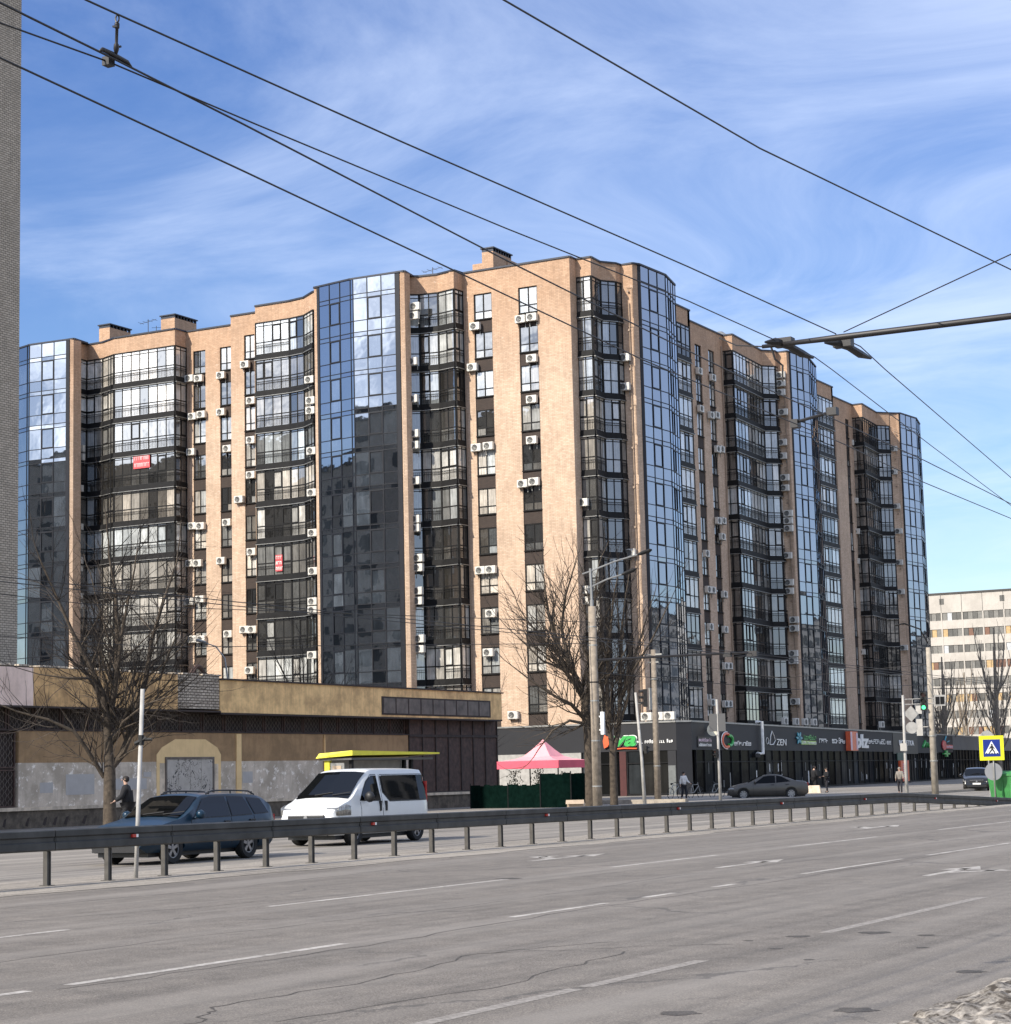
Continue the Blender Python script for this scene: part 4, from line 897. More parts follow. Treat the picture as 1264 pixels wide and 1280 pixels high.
# metal double door with scribbles, in a repainted arch
mm, t, p = newmat('scribbled_metal_door'); uv = facade_uv(t)
wv = t.nodes.new('ShaderNodeTexNoise'); wv.inputs['Scale'].default_value = 2.4; wv.inputs['Detail'].default_value = 2.5; wv.inputs['Distortion'].default_value = 1.8; t.links.new(uv, wv.inputs[0])
band = mth('ABSOLUTE', mth('SUBTRACT', wv.outputs[0], .5, t), None, t)
ln = mth('LESS_THAN', band, .018, t); mk = ramp(t, noise(t, .8, 3, .5, vec=uv), [(.46, (0,)*3), (.5, (1,)*3)])
t.links.new(mixc(t, mth('MULTIPLY', ln, mk, t), ramp(t, noise(t, 2, 6, .6, vec=uv), [(.3, (.34, .31, .27)), (.7, (.50, .46, .41))]), (.02, .02, .022)), p.inputs['Base Color']); p.inputs['Roughness'].default_value = .6
MT['door'] = mm
arch = [(68.55, .93), (73.0, .93), (73.0, 2.9), (72.75, 3.2), (71.9, 3.55), (69.8, 3.55), (68.9, 3.2), (68.55, 2.9)]
m = MB(); m.hexa([(X-.02, y, z) for y, z in arch], [(X+.012, y, z) for y, z in arch]); m.build('door_surround', 'freshyellow', yel)
m = MB(); m.slab((X, 68.75), (X, 69.15), .93, 2.55, .018, 0); m.slab((X, 72.45), (X, 72.8), .93, 2.5, .018, 0); m.build('white_paint_patch', 'coping', yel)
m = MB()
for i in range(4): m.slab((X, 69.2+i*.79), (X, 69.2+i*.79+.775), 1.05, 2.70, .05, .0)
dd = m.build('door', 'door', yel)
m = MB(); m.slab((X, 69.1), (X, 72.46), 2.70, 2.80, .07, 0); m.slab((X, 69.1), (X, 69.19), .95, 2.70, .07, 0); m.slab((X, 72.37), (X, 72.46), .95, 2.70, .07, 0); m.build('door_frame', 'sheetpanel', dd)
for y0, y1, z0, z1 in ((61.4, 62.15, 1.45, 1.85), (62.9, 64.6, 1.35, 2.15), (65.7, 67.9, 1.5, 1.95), (74.6, 75.35, 1.65, 2.15), (67.7, 68.2, 2.0, 2.2)):
    wl(y0, y1, z0, z1, .008, 0, 'bluegrey', 'paint_patch')
wl(74.1, 74.45, .95, 3.8, .06, 0, 'freshyellow', 'pilaster'); wl(81.0, 81.12, .95, 3.8, .06, 0, 'yellowold', 'pilaster')
# brown sheet-metal front at the far end
m = MB(); m.slab((X, 88.7), (X, 97.85), .93, 4.72, .0, -.3); m.build('sheet_metal_front', 'rust', yel)
m = MB()
for i in range(8):
    y = 88.7+i*1.3; m.slab((X, y), (X, y+.08), .93, 4.7, .05, 0)
m.slab((X, 88.7), (X, 97.85), 3.75, 3.85, .06, 0); m.slab((X, 88.7), (X, 97.85), .93, 1.0, .06, 0); m.build('panel_frame', 'rustdark', yel)
m = MB(); m.slab((X, yy(86.2)), (X, yy(97.2)), zz2(4.82), zz2(5.72), xo+.03, xo); f = m.build('high_window_strip', 'rustdark', yel)
for i in range(9):
    a = 86.35+i*1.2; m = MB(); m.slab((X, yy(a)), (X, yy(a+1.08)), zz2(4.9), zz2(5.64), xo+.045, xo+.03); m.build('panel', 'sheetpanel', f)
# stains/leaf shapes on the plinth
for i in range(10):
    y = 57.5+i*.9+.3*math.sin(i*5); m = MB(); s_ = .12+.1*abs(math.sin(i*3))
    m.hexa([(X+.25, y-s_*.5, .25), (X+.25, y+s_*.3, .2), (X+.25, y+s_, .55), (X+.25, y+s_*.2, .5)], [(X+.257, y-s_*.5, .25), (X+.257, y+s_*.3, .2), (X+.257, y+s_, .55), (X+.257, y+s_*.2, .5)]); m.build('graffiti_mark', 'rustdark', yel)

# ------------------------------------------------------------------ silicate brick tower at the left edge
tow = empty('grey_brick_tower_block', (-62, 69, 0), 'tall windowless grey brick block cut off by the left edge of the picture', 'building')
m = MB(); m.box(-215, -62, 58.5, 68.98, 0, 42); m.build('wall', 'greybrick', tow)
m = MB(); m.box(-215.3, -61.8, 58.3, 69.2, 42, 42.4); m.build('roof', 'roof', tow)
m = MB()
for k in range(13):
    for x in range(-212, -66, 5): m.box(x, x+2, 68.99, 69.03, 2+k*3.05, 3.7+k*3.05)
m.build('rear_windows', 'shopblack', tow)

# ------------------------------------------------------------------ far panel-built block on the right
far = empty('panel_block', (-96, 340, 0), 'long cream concrete panel apartment block with ribbon balconies, far off behind poplars', 'apartment block')
MT['panel'] = render_mat('cream_panels', (.47, .44, .395), (.36, .335, .30), .7, .3)
FP = ((-112, 340), (-48, 340))
m = MB(); m.box(-112, -48, 340.8, 352, 0, 30.4); m.build('rear_walls', 'panel', far)
rr = random.Random(9)
m = MB(); m.slab(*FP, 27.3, 30.4, 0, -1); 
for k in range(10):
    z = 27.3-2.75*(k+1); m.slab(*FP, z, z+1.45, 0, -1.0)
for i in range(18): m.slab(*FP, 0, 27.3, .03, -1, i*3.55, i*3.55+.22)
m.build('wall', 'panel', far)
m = MB(); m.slab(*FP, 30.4, 30.7, .15, -1); m.build('roof_edge', 'roof', far)
m = MB()
for i in range(18): m.slab(*FP, 27.3, 30.35, .02, 0, i*3.55*1.0+.05, i*3.55+.12)
m.build('panel_joint', 'roof', far)
M2('tanpane', (.42, .29, .14), .5); M2('greypane', (.17, .165, .15), .4); M2('lightpane', (.45, .47, .48), .3); M2('darkpane', (.09, .088, .08), .4); M2('brownpane', (.16, .08, .05), .4)
for k in range(10):
    z = 27.3-2.75*(k+1)+1.45
    for i in range(18):
        m = MB()
        for j in range(4):
            a = i*3.55+.24+j*.825
            m.face([(FP[0][0]+a+.03, 340.12, z), (FP[0][0]+a+.795, 340.12, z), (FP[0][0]+a+.795, 340.12, z+1.3), (FP[0][0]+a+.03, 340.12, z+1.3)], mi=rr.choice((0, 0, 1, 2, 3, 3)) if k % 2 == 0 else rr.choice((0, 3, 4, 4, 5, 3)))
        if k < 5 and 1 <= i <= 9: m.build('window', ['greypane', 'lightpane', 'greypane', 'darkpane', 'tanpane', 'brownpane'], far)
        elif k < 9 and i < 13 and i > 0: m.build('window', ['greypane', 'lightpane', 'greypane', 'darkpane', 'tanpane', 'brownpane'], far)
for x in (-101.2, -90.9, -80.5):
    m = MB(); m.slab(*FP, 28.7, 29.7, .02, 0, x+112-.3, x+112+.5); m.build('attic_window', 'darkpane', far)

# ------------------------------------------------------------------ housing block across the avenue (out of frame, mirrored in the glass towers)
opp = empty('panel_block', (40, 270, 0), 'cream panel apartment block across the avenue, seen only mirrored in the glass towers', 'apartment block')
m = MB(); m.box(38, 50, 150, 430, 0, 29); m.build('wall', 'panel', opp)
m = MB()
for k in range(10):
    for i in range(78):
        y = 151.5+i*3.55; m.box(37.9, 38, y, y+2.3, 1.2+k*2.8, 2.7+k*2.8)
m.build('windows', 'darkpane', opp); m = MB(); m.box(37.8, 50.2, 149.8, 430.2, 29, 29.3); m.build('roof', 'roof', opp)
# ------------------------------------------------------------------ guard rail on the median
M2('railgrey', (.042, .042, .040), .5, 0, .42, 2.2, .35); M2('postgrey', (.06, .055, .048), .6, .1, .3, 6); M2('reflred', (.45, .03, .02), .3)
gr = empty('guardrail', (-23.95, 27.5, 0), 'long dark grey steel crash barrier on short posts along the dusty median', 'crash barrier')
def gx(y): return -23.95+(.0 if y < 74 else (y-74)*.02)
def gtop(y): return .95-(y-28)*.0046 if y < 74 else max(.22, .738-(y-74)*.034)
prof = [(-.02, 0), (.05, 0), (.075, -.02), (.075, -.115), (.045, -.14), (.045, -.20), (.075, -.225), (.075, -.335), (.05, -.36), (-.02, -.36)]
ysec = [5.0+i*3.22 for i in range(26)]+[88.3]
for a, b in zip(ysec, ysec[1:]):
    if b < 14: continue
    m = MB(); n = 3; rings = []
    for i in range(n+1):
        y = a+(b-a)*i/n+(.02 if i == 0 else 0); z = gtop(y); rings.append([(gx(y)+px_, y, z+pz_) for px_, pz_ in prof])
    base = 0
    for rg in rings: m.v += rg
    k = len(prof)
    for i in range(n):
        for j in range(k): m.f.append((i*k+j, (i+1)*k+j, (i+1)*k+(j+1) % k, i*k+(j+1) % k)); m.t.append(0); m.mi.append(0)
    m.f += [tuple(range(k)), tuple(range(n*k+k-1, n*k-1, -1))]; m.t += [0, 0]; m.mi += [0, 0]
    m.tube([(gx(a)+.08, a+.06, gtop(a)-.17), (gx(a)+.085, a+.06, gtop(a)-.17)], .03, 6)
    m.build('beam', 'railgrey', gr)
y = 27.5-1.61*7
i = 0
while y < 87.6:
    x = gx(y)-.07; zt = gtop(y)-.05
    m = MB(); m.box(x-.04, x+.035, y-.05, y+.05, -.05, zt); m.box(x+.035, x+.05, y-.05, y-.028, -.05, zt-.32); m.box(x+.035, x+.05, y+.028, y+.05, -.05, zt-.32); m.box(x-.09, x+.10, y-.09, y+.09, -.02, .018)
    m.build('post', 'postgrey', gr)
    if i % 5 == 3:
        m = MB(); m.box(gx(y)+.045, gx(y)+.09, y+.5, y+.6, gtop(y)-.20, gtop(y)-.145); m.build('reflector', 'reflred', gr)
        m = MB(); m.box(gx(y)+.045, gx(y)+.09, y+.6, y+.66, gtop(y)-.20, gtop(y)-.145); m.build('reflector', 'sg_white', gr)
    y += 1.61; i += 1

# ------------------------------------------------------------------ bare trees
MT['bark'] = simple('bark', (.062, .048, .035), .95, 0, .45, 7); MT['barkpale'] = simple('pale_bark', (.24, .20, .155), .95, 0, .4, 5); MT['twigpale'] = simple('pale_twigs', (.17, .14, .11), .95, 0, .3, 3); MT['twig'] = simple('twig_bark', (.032, .025, .02), .95, 0, .3, 9)
def grow(m, tw, p, d, L, r_, depth, rng, upw=.12, spread=.75, ratio=.68, kids=(2, 4), minr=.006):
    n = 4 if depth > 0 else 3; pts = [p.copy()]; dd = d.normalized(); rad = [r_]
    for i in range(n):
        dd = (dd+Vector((rng.uniform(-1, 1), rng.uniform(-1, 1), rng.uniform(-1, 1)))*.17+Vector((0, 0, upw))).normalized()
        pts.append(pts[-1]+dd*L/n); rad.append(r_*(1-.55*(i+1)/n) if depth else r_*(1-.8*(i+1)/n))
    (m if r_ > .022 else tw).tube(pts, rad, 7 if r_ > .07 else (5 if r_ > .025 else 3), cap=False)
    if depth <= 0 or rad[-1] < minr*.5: return
    k = rng.randint(*kids)
    for j in range(k+1):
        if j == 0: q, rr_ = pts[-1], rad[-1]; nd = dd
        else:
            i = rng.randint(1, n); t_ = rng.random(); q = pts[i-1].lerp(pts[i], t_); rr_ = (rad[i-1]*(1-t_)+rad[i]*t_)*.72; nd = dd
        ax = nd.orthogonal(); ax.rotate(Quaternion(nd, rng.uniform(0, 2*math.pi)))
        nd2 = (nd*math.cos(spread*rng.uniform(.45, 1.1)*(0.4 if j == 0 else 1))+ax.normalized()*math.sin(spread*rng.uniform(.45, 1.1)*(0.4 if j == 0 else 1)))
        grow(m, tw, q, nd2, L*ratio*rng.uniform(.75, 1.15), max(minr, rr_*.9), depth-1, rng, upw, spread, ratio, kids, minr)
def tree(base, trunk, limbs, label, seed, depth=4, mat='bark', ratio=.68, upw=.10, spread=.75, kids=(2, 3), minr=.006, group=None, name='bare_tree', dens=.38):
    """trunk: list of (pos, radius) from the base up; limbs: list of polylines (pos, radius) that sprout twigs"""
    rng = random.Random(seed); o = empty(name, base, label, 'tree', group)
    tk = MB(); B = Vector(base); tk.tube([B+Vector(p) for p, r_ in trunk], [r_ for p, r_ in trunk], 12, cap=False); tk.build('trunk', mat, o, True)
    m = MB(); tw = MB()
    for lb in limbs:
        P_ = [B+Vector(p) for p, r_ in lb]; R_ = [r_ for p, r_ in lb]; m.tube(P_, R_, 8, cap=False)
        for i in range(1, len(P_)):
            seg = P_[i]-P_[i-1]; L = seg.length
            for q in range(max(1, int(L/dens))):
                t_ = rng.random(); pt = P_[i-1].lerp(P_[i], t_); rr_ = (R_[i-1]*(1-t_)+R_[i]*t_)
                nd = seg.normalized(); ax = nd.orthogonal(); ax.rotate(Quaternion(nd, rng.uniform(0, 2*math.pi)))
                grow(m, tw, pt, nd*math.cos(spread)+ax.normalized()*math.sin(spread)+Vector((0, 0, .1)), rng.uniform(.9, 1.7)*(1.25 if i < len(P_)-1 else .9), max(minr, rr_*.42), depth-2, rng, upw, spread, ratio, kids, minr)
        seg = (P_[-1]-P_[-2]).normalized(); grow(m, tw, P_[-1], seg, 1.5, R_[-1], depth-1, rng, upw, spread, ratio, kids, minr)
    c = m.build('crown', mat, o, True); tw.build('twigs', 'twigpale' if mat == 'barkpale' else 'twig', c)
    return o
# view-parallel axes at the tree: right = (cos, sin)
def rv(a, u, z): return (a*math.cos(TH)-u*math.sin(TH)*1, a*math.sin(TH)+u*math.cos(TH), z)
B1t = (-44.0, 53.4, 0)
s_ = 1/38.0
def L1(*pts): return [(rv((px_-137.7)*s_, dep, (1046-py_)*s_), r_) for px_, py_, dep, r_ in pts]
tree(B1t, L1((139, 1050, 0, .26), (138, 1010, 0, .21), (138, 965, 0, .19), (137, 945, 0, .17)), [
    L1((138, 962, 0, .13), (152, 945, .1, .12), (163, 915, .3, .11), (170, 880, .4, .10), (180, 850, .5, .085), (187, 800, .6, .07), (200, 750, .9, .05), (215, 700, 1.2, .03)),
    L1((137, 948, 0, .15), (136, 905, -.1, .14), (131, 870, -.2, .11), (115, 830, -.5, .085), (98, 795, -.7, .06), (80, 750, -1, .045), (60, 700, -1.3, .025)),
    L1((137, 910, 0, .12), (142, 860, .2, .10), (145, 800, .4, .085), (143, 740, .3, .06), (135, 690, .2, .035)),
    L1((138, 900, 0, .09), (150, 850, -.5, .08), (158, 800, -.8, .06), (170, 745, -1.0, .04)),
    L1((131, 972, 0, .075), (112, 935, -.5, .065), (100, 915, -.8, .055), (70, 900, -1.0, .045), (35, 890, -1.3, .03), (12, 880, -1.5, .018)),
    L1((145, 925, 0, .055), (160, 905, -.8, .045), (190, 885, -1.3, .03), (225, 875, -1.6, .018)),
    L1((133, 880, 0, .06), (118, 850, -.8, .05), (95, 850, -1.3, .035), (62, 845, -1.5, .02)),
    L1((178, 860, .5, .05), (200, 850, .2, .04), (212, 820, 0, .03), (225, 790, 0, .018)),
    L1((150, 850, .3, .05), (128, 790, .8, .04), (112, 740, 1.0, .03)),
], 'large bare tree with a forked trunk in front of the old yellow building', 5, depth=6, upw=.04, kids=(2, 3), ratio=.72, spread=.85, minr=.010, dens=.28)
s_ = 1/29.0
B2t = (-40.0, 80.7, 0)
def L2(*pts): return [(rv((px_-735)*s_, dep, (1016-py_)*s_), r_) for px_, py_, dep, r_ in pts]
tree(B2t, L2((736, 1018, 0, .24), (736, 960, 0, .21), (735, 915, 0, .19), (733, 885, 0, .18)), [
    L2((734, 890, 0, .16), (728, 860, 0, .14), (716, 830, .2, .11), (700, 800, .4, .09), (690, 765, .5, .07), (686, 730, .6, .04)),
    L2((733, 885, 0, .14), (740, 850, -.2, .12), (745, 800, -.4, .09), (748, 750, -.5, .06), (752, 715, -.5, .03)),
    L2((720, 840, .2, .08), (700, 815, .6, .07), (678, 790, 1, .05), (660, 765, 1.3, .03)),
    L2((712, 820, .3, .08), (706, 780, .7, .07), (712, 740, 1, .05), (722, 710, 1, .03)),
    L2((733, 900, 0, .10), (715, 880, -.6, .08), (695, 870, -1, .06), (665, 850, -1.3, .04), (640, 830, -1.5, .02)),
    L2((728, 860, 0, .08), (705, 835, -.6, .06), (680, 825, -1, .045), (650, 795, -1.2, .025)),
    L2((736, 905, 0, .08), (712, 900, -.8, .06), (690, 912, -1.0, .04), (672, 935, -1.0, .025)),
], 'big bare tree with spreading crown left of the thick utility pole', 12, depth=6, upw=.07, kids=(2, 3), ratio=.74, spread=.75, minr=.013, dens=.22)
B3t = (-39.0, 81.3, 0)
def L3(*pts): return [(rv((px_-765)*s_, dep, (1016-py_)*s_), r_) for px_, py_, dep, r_ in pts]
tree(B3t, L3((762, 1018, 0, .19), (762, 970, 0, .16), (762, 940, 0, .15)), [
    L3((762, 945, 0, .13), (770, 915, 0, .12), (773, 880, 0, .10), (775, 840, .1, .085), (778, 790, .2, .06), (785, 740, .2, .035)),
    L3((762, 940, 0, .12), (757, 900, -.2, .11), (757, 850, -.3, .09), (762, 800, -.3, .07), (768, 750, -.3, .04)),
    L3((770, 910, 0, .08), (785, 870, .4, .07), (795, 820, .6, .055), (812, 770, .8, .03)),
    L3((772, 880, 0, .07), (790, 840, -.4, .055), (815, 800, -.8, .04), (838, 755, -1, .02)),
    L3((757, 880, 0, .07), (745, 840, -.5, .055), (742, 790, -.7, .04), (735, 740, -.8, .025)),
], 'bare multi-stemmed tree right of the thick utility pole', 33, depth=6, upw=.10, kids=(2, 3), ratio=.74, spread=.65, minr=.012, dens=.42)
def generic(base, hgt, r0_, label, seed, spread=.5, upw=.25, n=6, depth=4, mat='bark', minr=.008, ratio=.7, group=None, lift=.25, name='bare_tree'):
    rng = random.Random(seed); limbs = []
    for i in range(n):
        a = rng.uniform(0, 6.28); h0 = hgt*rng.uniform(lift, .55); rr_ = r0_*rng.uniform(.35, .6); s2 = spread*hgt*.35
        limbs.append([((0, 0, h0), rr_), ((s2*.4*math.cos(a), s2*.4*math.sin(a), h0+hgt*.15), rr_*.8), ((s2*.75*math.cos(a), s2*.75*math.sin(a), h0+hgt*.30), rr_*.5)])
    trunk = [((0, 0, 0), r0_), ((rng.uniform(-.1, .1), 0, hgt*.3), r0_*.8), ((rng.uniform(-.15, .15), rng.uniform(-.1, .1), hgt*.6), r0_*.5)]
    limbs.append([(trunk[-1][0], r0_*.5), ((trunk[-1][0][0], 0, hgt*.85), r0_*.22)])
    return tree(base, trunk, limbs, label, seed, depth, mat, ratio, upw, spread, (2, 3), minr, group, name)
for base, h_, lb, sd_ in (((-66.5, 84, 0), 9.5, 'slender bare tree rising behind the old yellow building below the central glass tower', 51), ((-62.5, 92, 0), 10.0, 'slender bare tree behind the roof end of the old yellow building', 52), ((-68.5, 66, 0), 11, 'bare tree behind the old yellow building next to the grey brick block', 53), ((-58.5, 103, 0), 6.0, 'low bare shrubby tree between the yellow building and the pink tent', 54)):
    generic(base, h_, .13, lb, sd_, .75, .12, 6, 4, minr=.008)
# poplars before the far block
pop = [(-73.5, 246, 15, 'first'), (-71.2, 238, 17, 'second'), (-68.8, 252, 19, 'third'), (-66.2, 243, 21, 'fourth'), (-63.6, 250, 18, 'fifth'), (-75.5, 262, 16, 'sixth')]
for i, (x, y, h_, o_) in enumerate(pop):
    lb = ['bare poplar at the left, right beside the last glass tower', 'short bare poplar second from the left before the cream block', 'bare poplar in the middle of the row before the cream block', 'tallest bare poplar before the cream block at the right', 'bare poplar at the right frame edge before the cream block', 'bare poplar furthest back behind the others before the cream block'][i]
    rng = random.Random(60+i); limbs = []
    for q in range(12):
        a = rng.uniform(0, 6.28); h0 = h_*rng.uniform(.05, .5); R_ = rng.uniform(1.0, 2.8)
        limbs.append([((0, 0, h0), .09), ((R_*.6*math.cos(a), R_*.6*math.sin(a), h0+h_*.12), .075), ((R_*math.cos(a), R_*math.sin(a), h0+h_*.26), .055), ((R_*1.2*math.cos(a), R_*1.2*math.sin(a), h0+h_*.38), .03)])
    tree((x, y, 0), [((0, 0, 0), .30), ((0, 0, h_*.4), .22), ((.1, 0, h_*.85), .07)], limbs, lb, 60+i, 6, 'barkpale', .80, .28, .55, (2, 3), .036, 'poplars before the cream block', 'bare_poplar', .6)

# ------------------------------------------------------------------ poles and lamps

up_ = empty('utility_pole', (-34.4, 70.06, 0), 'thick brown concrete utility pole with two lamp arms, tallest pole by the pink tent', 'utility pole')
m = MB(); m.tube([(-34.4, 70.06, 0), (-34.4, 70.06, 8.0)], [.185, .145], 16); m.build('shaft', 'concrete', up_, True)
m = MB(); m.tube([(-34.4, 70.06, 7.7), (-34.4, 70.06, 8.25)], .075, 8); m.tube([(-34.4, 70.06, 8.25), (-34.42, 70.05, 9.45)], .05, 8); m.build('bracket', 'drip', up_)
for end, h0, nm in (((-32.8, 70.95, 9.95), 9.35, 0), ((-33.35, 70.65, 9.2), 8.75, 1)):
    e = Vector(end); b = Vector((-34.4, 70.06, h0)); m = MB(); m.tube([b-(e-b)*.18, b, b.lerp(e, .5)+Vector((0, 0, .05)), e], .03, 6); a_ = m.build('lamp_arm', 'drip', up_)
    m = MB(); d_ = (e-b).normalized(); m.tube([e-d_*.05, e+d_*.1, e+d_*.45, e+d_*.55], [.03, .07, .08, .03], 8); m.build('lamp_head', 'dark', a_)
for z in (1.2, 2.9, 4.4, 5.1, 6.5, 7.2):
    m = MB(); m.tube([(-34.4, 70.06, z), (-34.4, 70.06, z+.05)], .19-z*.005, 14); m.build('steel_band', 'steel' if z != 5.1 else 'dark', up_)
m = MB(); m.box(-34.15, -34.02, 70.0, 70.12, 3.15, 4.0); m.box(-34.22, -34.15, 70.03, 70.09, 3.3, 3.35); m.box(-34.22, -34.15, 70.03, 70.09, 3.8, 3.85); m.build('light_box', 'sg_white', up_)
m = MB(); m.tube([(-34.4, 70.06, 5.95), (-31.5, 71.5, 6.05), (-29.0, 72.7, 6.1)], .045, 6); ar_ = m.build('wire_arm', 'cable', up_)
m = MB(); m.box(-29.2, -28.8, 72.6, 72.8, 5.95, 6.15); m.box(-30.0, -29.7, 72.2, 72.4, 5.95, 6.12); m.build('insulator', 'cable', ar_)
p_ = empty('utility_pole', (-45.7, 100.35, 0), 'thinner brown concrete pole standing before the shop corner window', 'utility pole')
m = MB(); m.tube([(-45.7, 100.35, 0), (-45.7, 100.35, 8.2)], [.19, .14], 12); m.build('shaft', 'concrete', p_, True)
m = MB(); m.box(-46.2, -45.2, 100.3, 100.4, 7.9, 7.98); m.box(-46.0, -45.4, 100.3, 100.4, 7.5, 7.56); m.build('crossarm', 'steel', p_)
for z in (2.0, 6.6): m = MB(); m.tube([(-45.7, 100.35, z), (-45.7, 100.35, z+.06)], .19, 12); m.build('steel_band', 'steel', p_)
p_ = empty('utility_pole', (-29.8, 97.6, 0), 'pale concrete pole beside the green traffic light at the far junction', 'utility pole')
m = MB(); m.tube([(-29.8, 97.6, 0), (-29.8, 97.6, 7.4)], [.175, .115], 14); m.build('shaft', 'paleconcrete', p_, True)
m = MB(); m.tube([(-29.8, 97.6, 7.6), (-30.1, 97.4, 8.3), (-30.8, 97.1, 8.6), (-31.2, 96.9, 8.5)], .04, 6); m.build('lamp_arm', 'dark', p_)
for z in (1.9, 3.1): m = MB(); m.tube([(-29.8, 97.6, z), (-29.8, 97.6, z+.06)], .19, 12); m.build('steel_band', 'steel', p_)
for z0, z1 in ((3.15, 3.95), (4.2, 4.6)):
    m = MB(); m.box(-30.45, -30.15, 97.2, 97.24, z0, z1); m.box(-30.2, -29.9, 97.24, 97.5, (z0+z1)/2, (z0+z1)/2+.04); m.build('sign_plate', 'palewall', p_)

# traffic signals
M2('lens_off', (.02, .012, .01), .25); M2('lens_red', (.08, .01, .008), .25)
mm, t, p = newmat('lit_green_lens'); p.inputs['Base Color'].default_value = (.05, .5, .2, 1); p.inputs['Emission Color'].default_value = (.10, .9, .35, 1); p.inputs['Emission Strength'].default_value = 1.6; MT['lens_green'] = mm
def signal(par, c, face, n=3, s=1.0, lit=-1, name='signal_head'):
    """black housing with visored lenses looking along face"""
    f = Vector((*face, 0)).normalized(); sd_ = Vector((f.y, -f.x, 0)); c = Vector(c); m = MB()
    w2, h1 = .15*s, .30*s
    def bx(a0, a1, b0, b1, z0, z1):
        q = [c+sd_*a+f*b for a, b in ((a0, b0), (a1, b0), (a1, b1), (a0, b1))]; m.hexa([(v.x, v.y, c.z+z0) for v in q], [(v.x, v.y, c.z+z1) for v in q])
    for i in range(n): bx(-w2, w2, -.1*s, .1*s, i*h1+.01, (i+1)*h1-.01)
    bx(-w2*.7, w2*.7, -.08*s, .08*s, 0, n*h1)
    for i in range(n):
        zc = (i+.5)*h1; k = 9; R_ = .115*s
        for j in range(k):
            a0 = math.pi*j/k-.2; a1 = math.pi*(j+1)/k-.2
            q = [c+sd_*(R_*math.cos(a))+Vector((0, 0, zc+R_*math.sin(a))) for a in (a0, a1)]
            ln_ = .22*s
            m.face([q[0]+f*.1*s, q[1]+f*.1*s, q[1]+f*(.1*s+ln_), q[0]+f*(.1*s+ln_)])
    h = m.build(name, 'black', par)
    for i in range(n):
        mm_ = MB(); zc = (i+.5)*h1; mm_.cyl(c+f*(.102*s)+Vector((0, 0, zc)), f, .10*s, .012, 16)
        mm_.build('lens', 'lens_green' if i == lit else ('lens_red' if i == n-1 else 'lens_off'), h)
    return h
p_ = empty('traffic_light', (-42.2, 90.8, 0), 'leaning light grey post with black traffic light seen side-on, beside the green lettering', 'traffic light')
m = MB(); m.tube([(-42.05, 90.8, 0), (-42.14, 90.8, 2.4), (-42.36, 90.79, 5.55)], [.10, .075, .06], 10); m.build('post', 'palewall', p_, True)
signal(p_, (-41.95, 91.0, 4.85), (-.85, -.5), 3, .95); signal(p_, (-41.95, 90.9, 2.6), (.3, .9), 2, .6)
m = MB(); m.tube([(-42.3, 90.79, 5.0), (-41.95, 91.0, 5.0)], .02, 5); m.box(-41.72, -41.68, 90.95, 91.2, 4.7, 5.75); m.build('mount', 'steel', p_)
p_ = empty('traffic_light', (-40.85, 97.3, 0), 'light grey signal post carrying two blank sign backs, before the round cream disc', 'traffic light')
m = MB(); m.tube([(-40.85, 97.3, 0), (-40.86, 97.3, 5.3)], [.085, .06], 10); m.build('post', 'palewall', p_, True)
m = MB()
for a in (-.42, .03):
    q = Vector((-40.85, 97.25)); q = q+Vector((math.cos(TH), math.sin(TH)))*a; e = q+Vector((math.cos(TH), math.sin(TH)))*.38
    m.slab(tuple(q), tuple(e), 3.68, 4.58, .03, 0)
m.build('sign_back', 'frieze_pale', p_)
signal(p_, (-40.9, 97.1, 2.35), (-.6, -.8), 2, .75)
p_ = empty('traffic_light', (-29.45, 92.1, 0), 'far signal post with a lit green light on its arm and a diamond sign back', 'traffic light')
m = MB(); m.tube([(-29.45, 92.1, 0), (-29.45, 92.1, 2.5), (-29.43, 92.1, 4.95)], [.085, .07, .055], 10); m.build('post', 'palewall', p_, True)
dv = Vector((math.cos(TH), math.sin(TH), 0)); b_ = Vector((-29.45, 92.1, 0))
m = MB(); m.tube([b_+Vector((0, 0, 4.75)), b_+dv*1.95+Vector((0, 0, 4.78))], .022, 5); m.tube([b_+Vector((0, 0, 4.52)), b_+dv*1.95+Vector((0, 0, 4.52))], .022, 5)
for a in (.45, .9, 1.4, 1.95): m.tube([b_+dv*a+Vector((0, 0, 4.52)), b_+dv*a+Vector((0, 0, 4.78))], .018, 5)
m.build('arm', 'palewall', p_)
signal(p_, tuple(b_+dv*1.0+Vector((0, -.1, 4.22))), (.15, -1), 3, .95, lit=0)
m = MB(); q = b_+dv*1.45; m.slab((q.x, q.y), tuple((q+dv*.5).xy), 4.42, 4.92, .05, 0); x_ = m.build('countdown_frame', 'palewall', p_)
m = MB(); q = b_+dv*1.5; m.slab((q.x, q.y), tuple((q+dv*.18).xy), 4.5, 4.84, .07, .052); m.slab(tuple((q+dv*.22).xy), tuple((q+dv*.40).xy), 4.5, 4.84, .07, .052); m.build('countdown_display', 'dark', x_)
m = MB(); q = b_+dv*.36
def disc_pts(c, rad, n, z, rot=0): return [(c.x+dv.x*rad*math.cos(rot+2*math.pi*i/n), c.y+dv.y*rad*math.cos(rot+2*math.pi*i/n), z+rad*math.sin(rot+2*math.pi*i/n)) for i in range(n)]
nrm = Vector((dv.y, -dv.x, 0))
def plate(m, c, rad, n, z, th=.02, off=0, rot=0):
    a = disc_pts(c, rad, n, z, rot); m.hexa([(x+nrm.x*off, y+nrm.y*off, zz_) for x, y, zz_ in a], [(x+nrm.x*(off+th), y+nrm.y*(off+th), zz_) for x, y, zz_ in a])
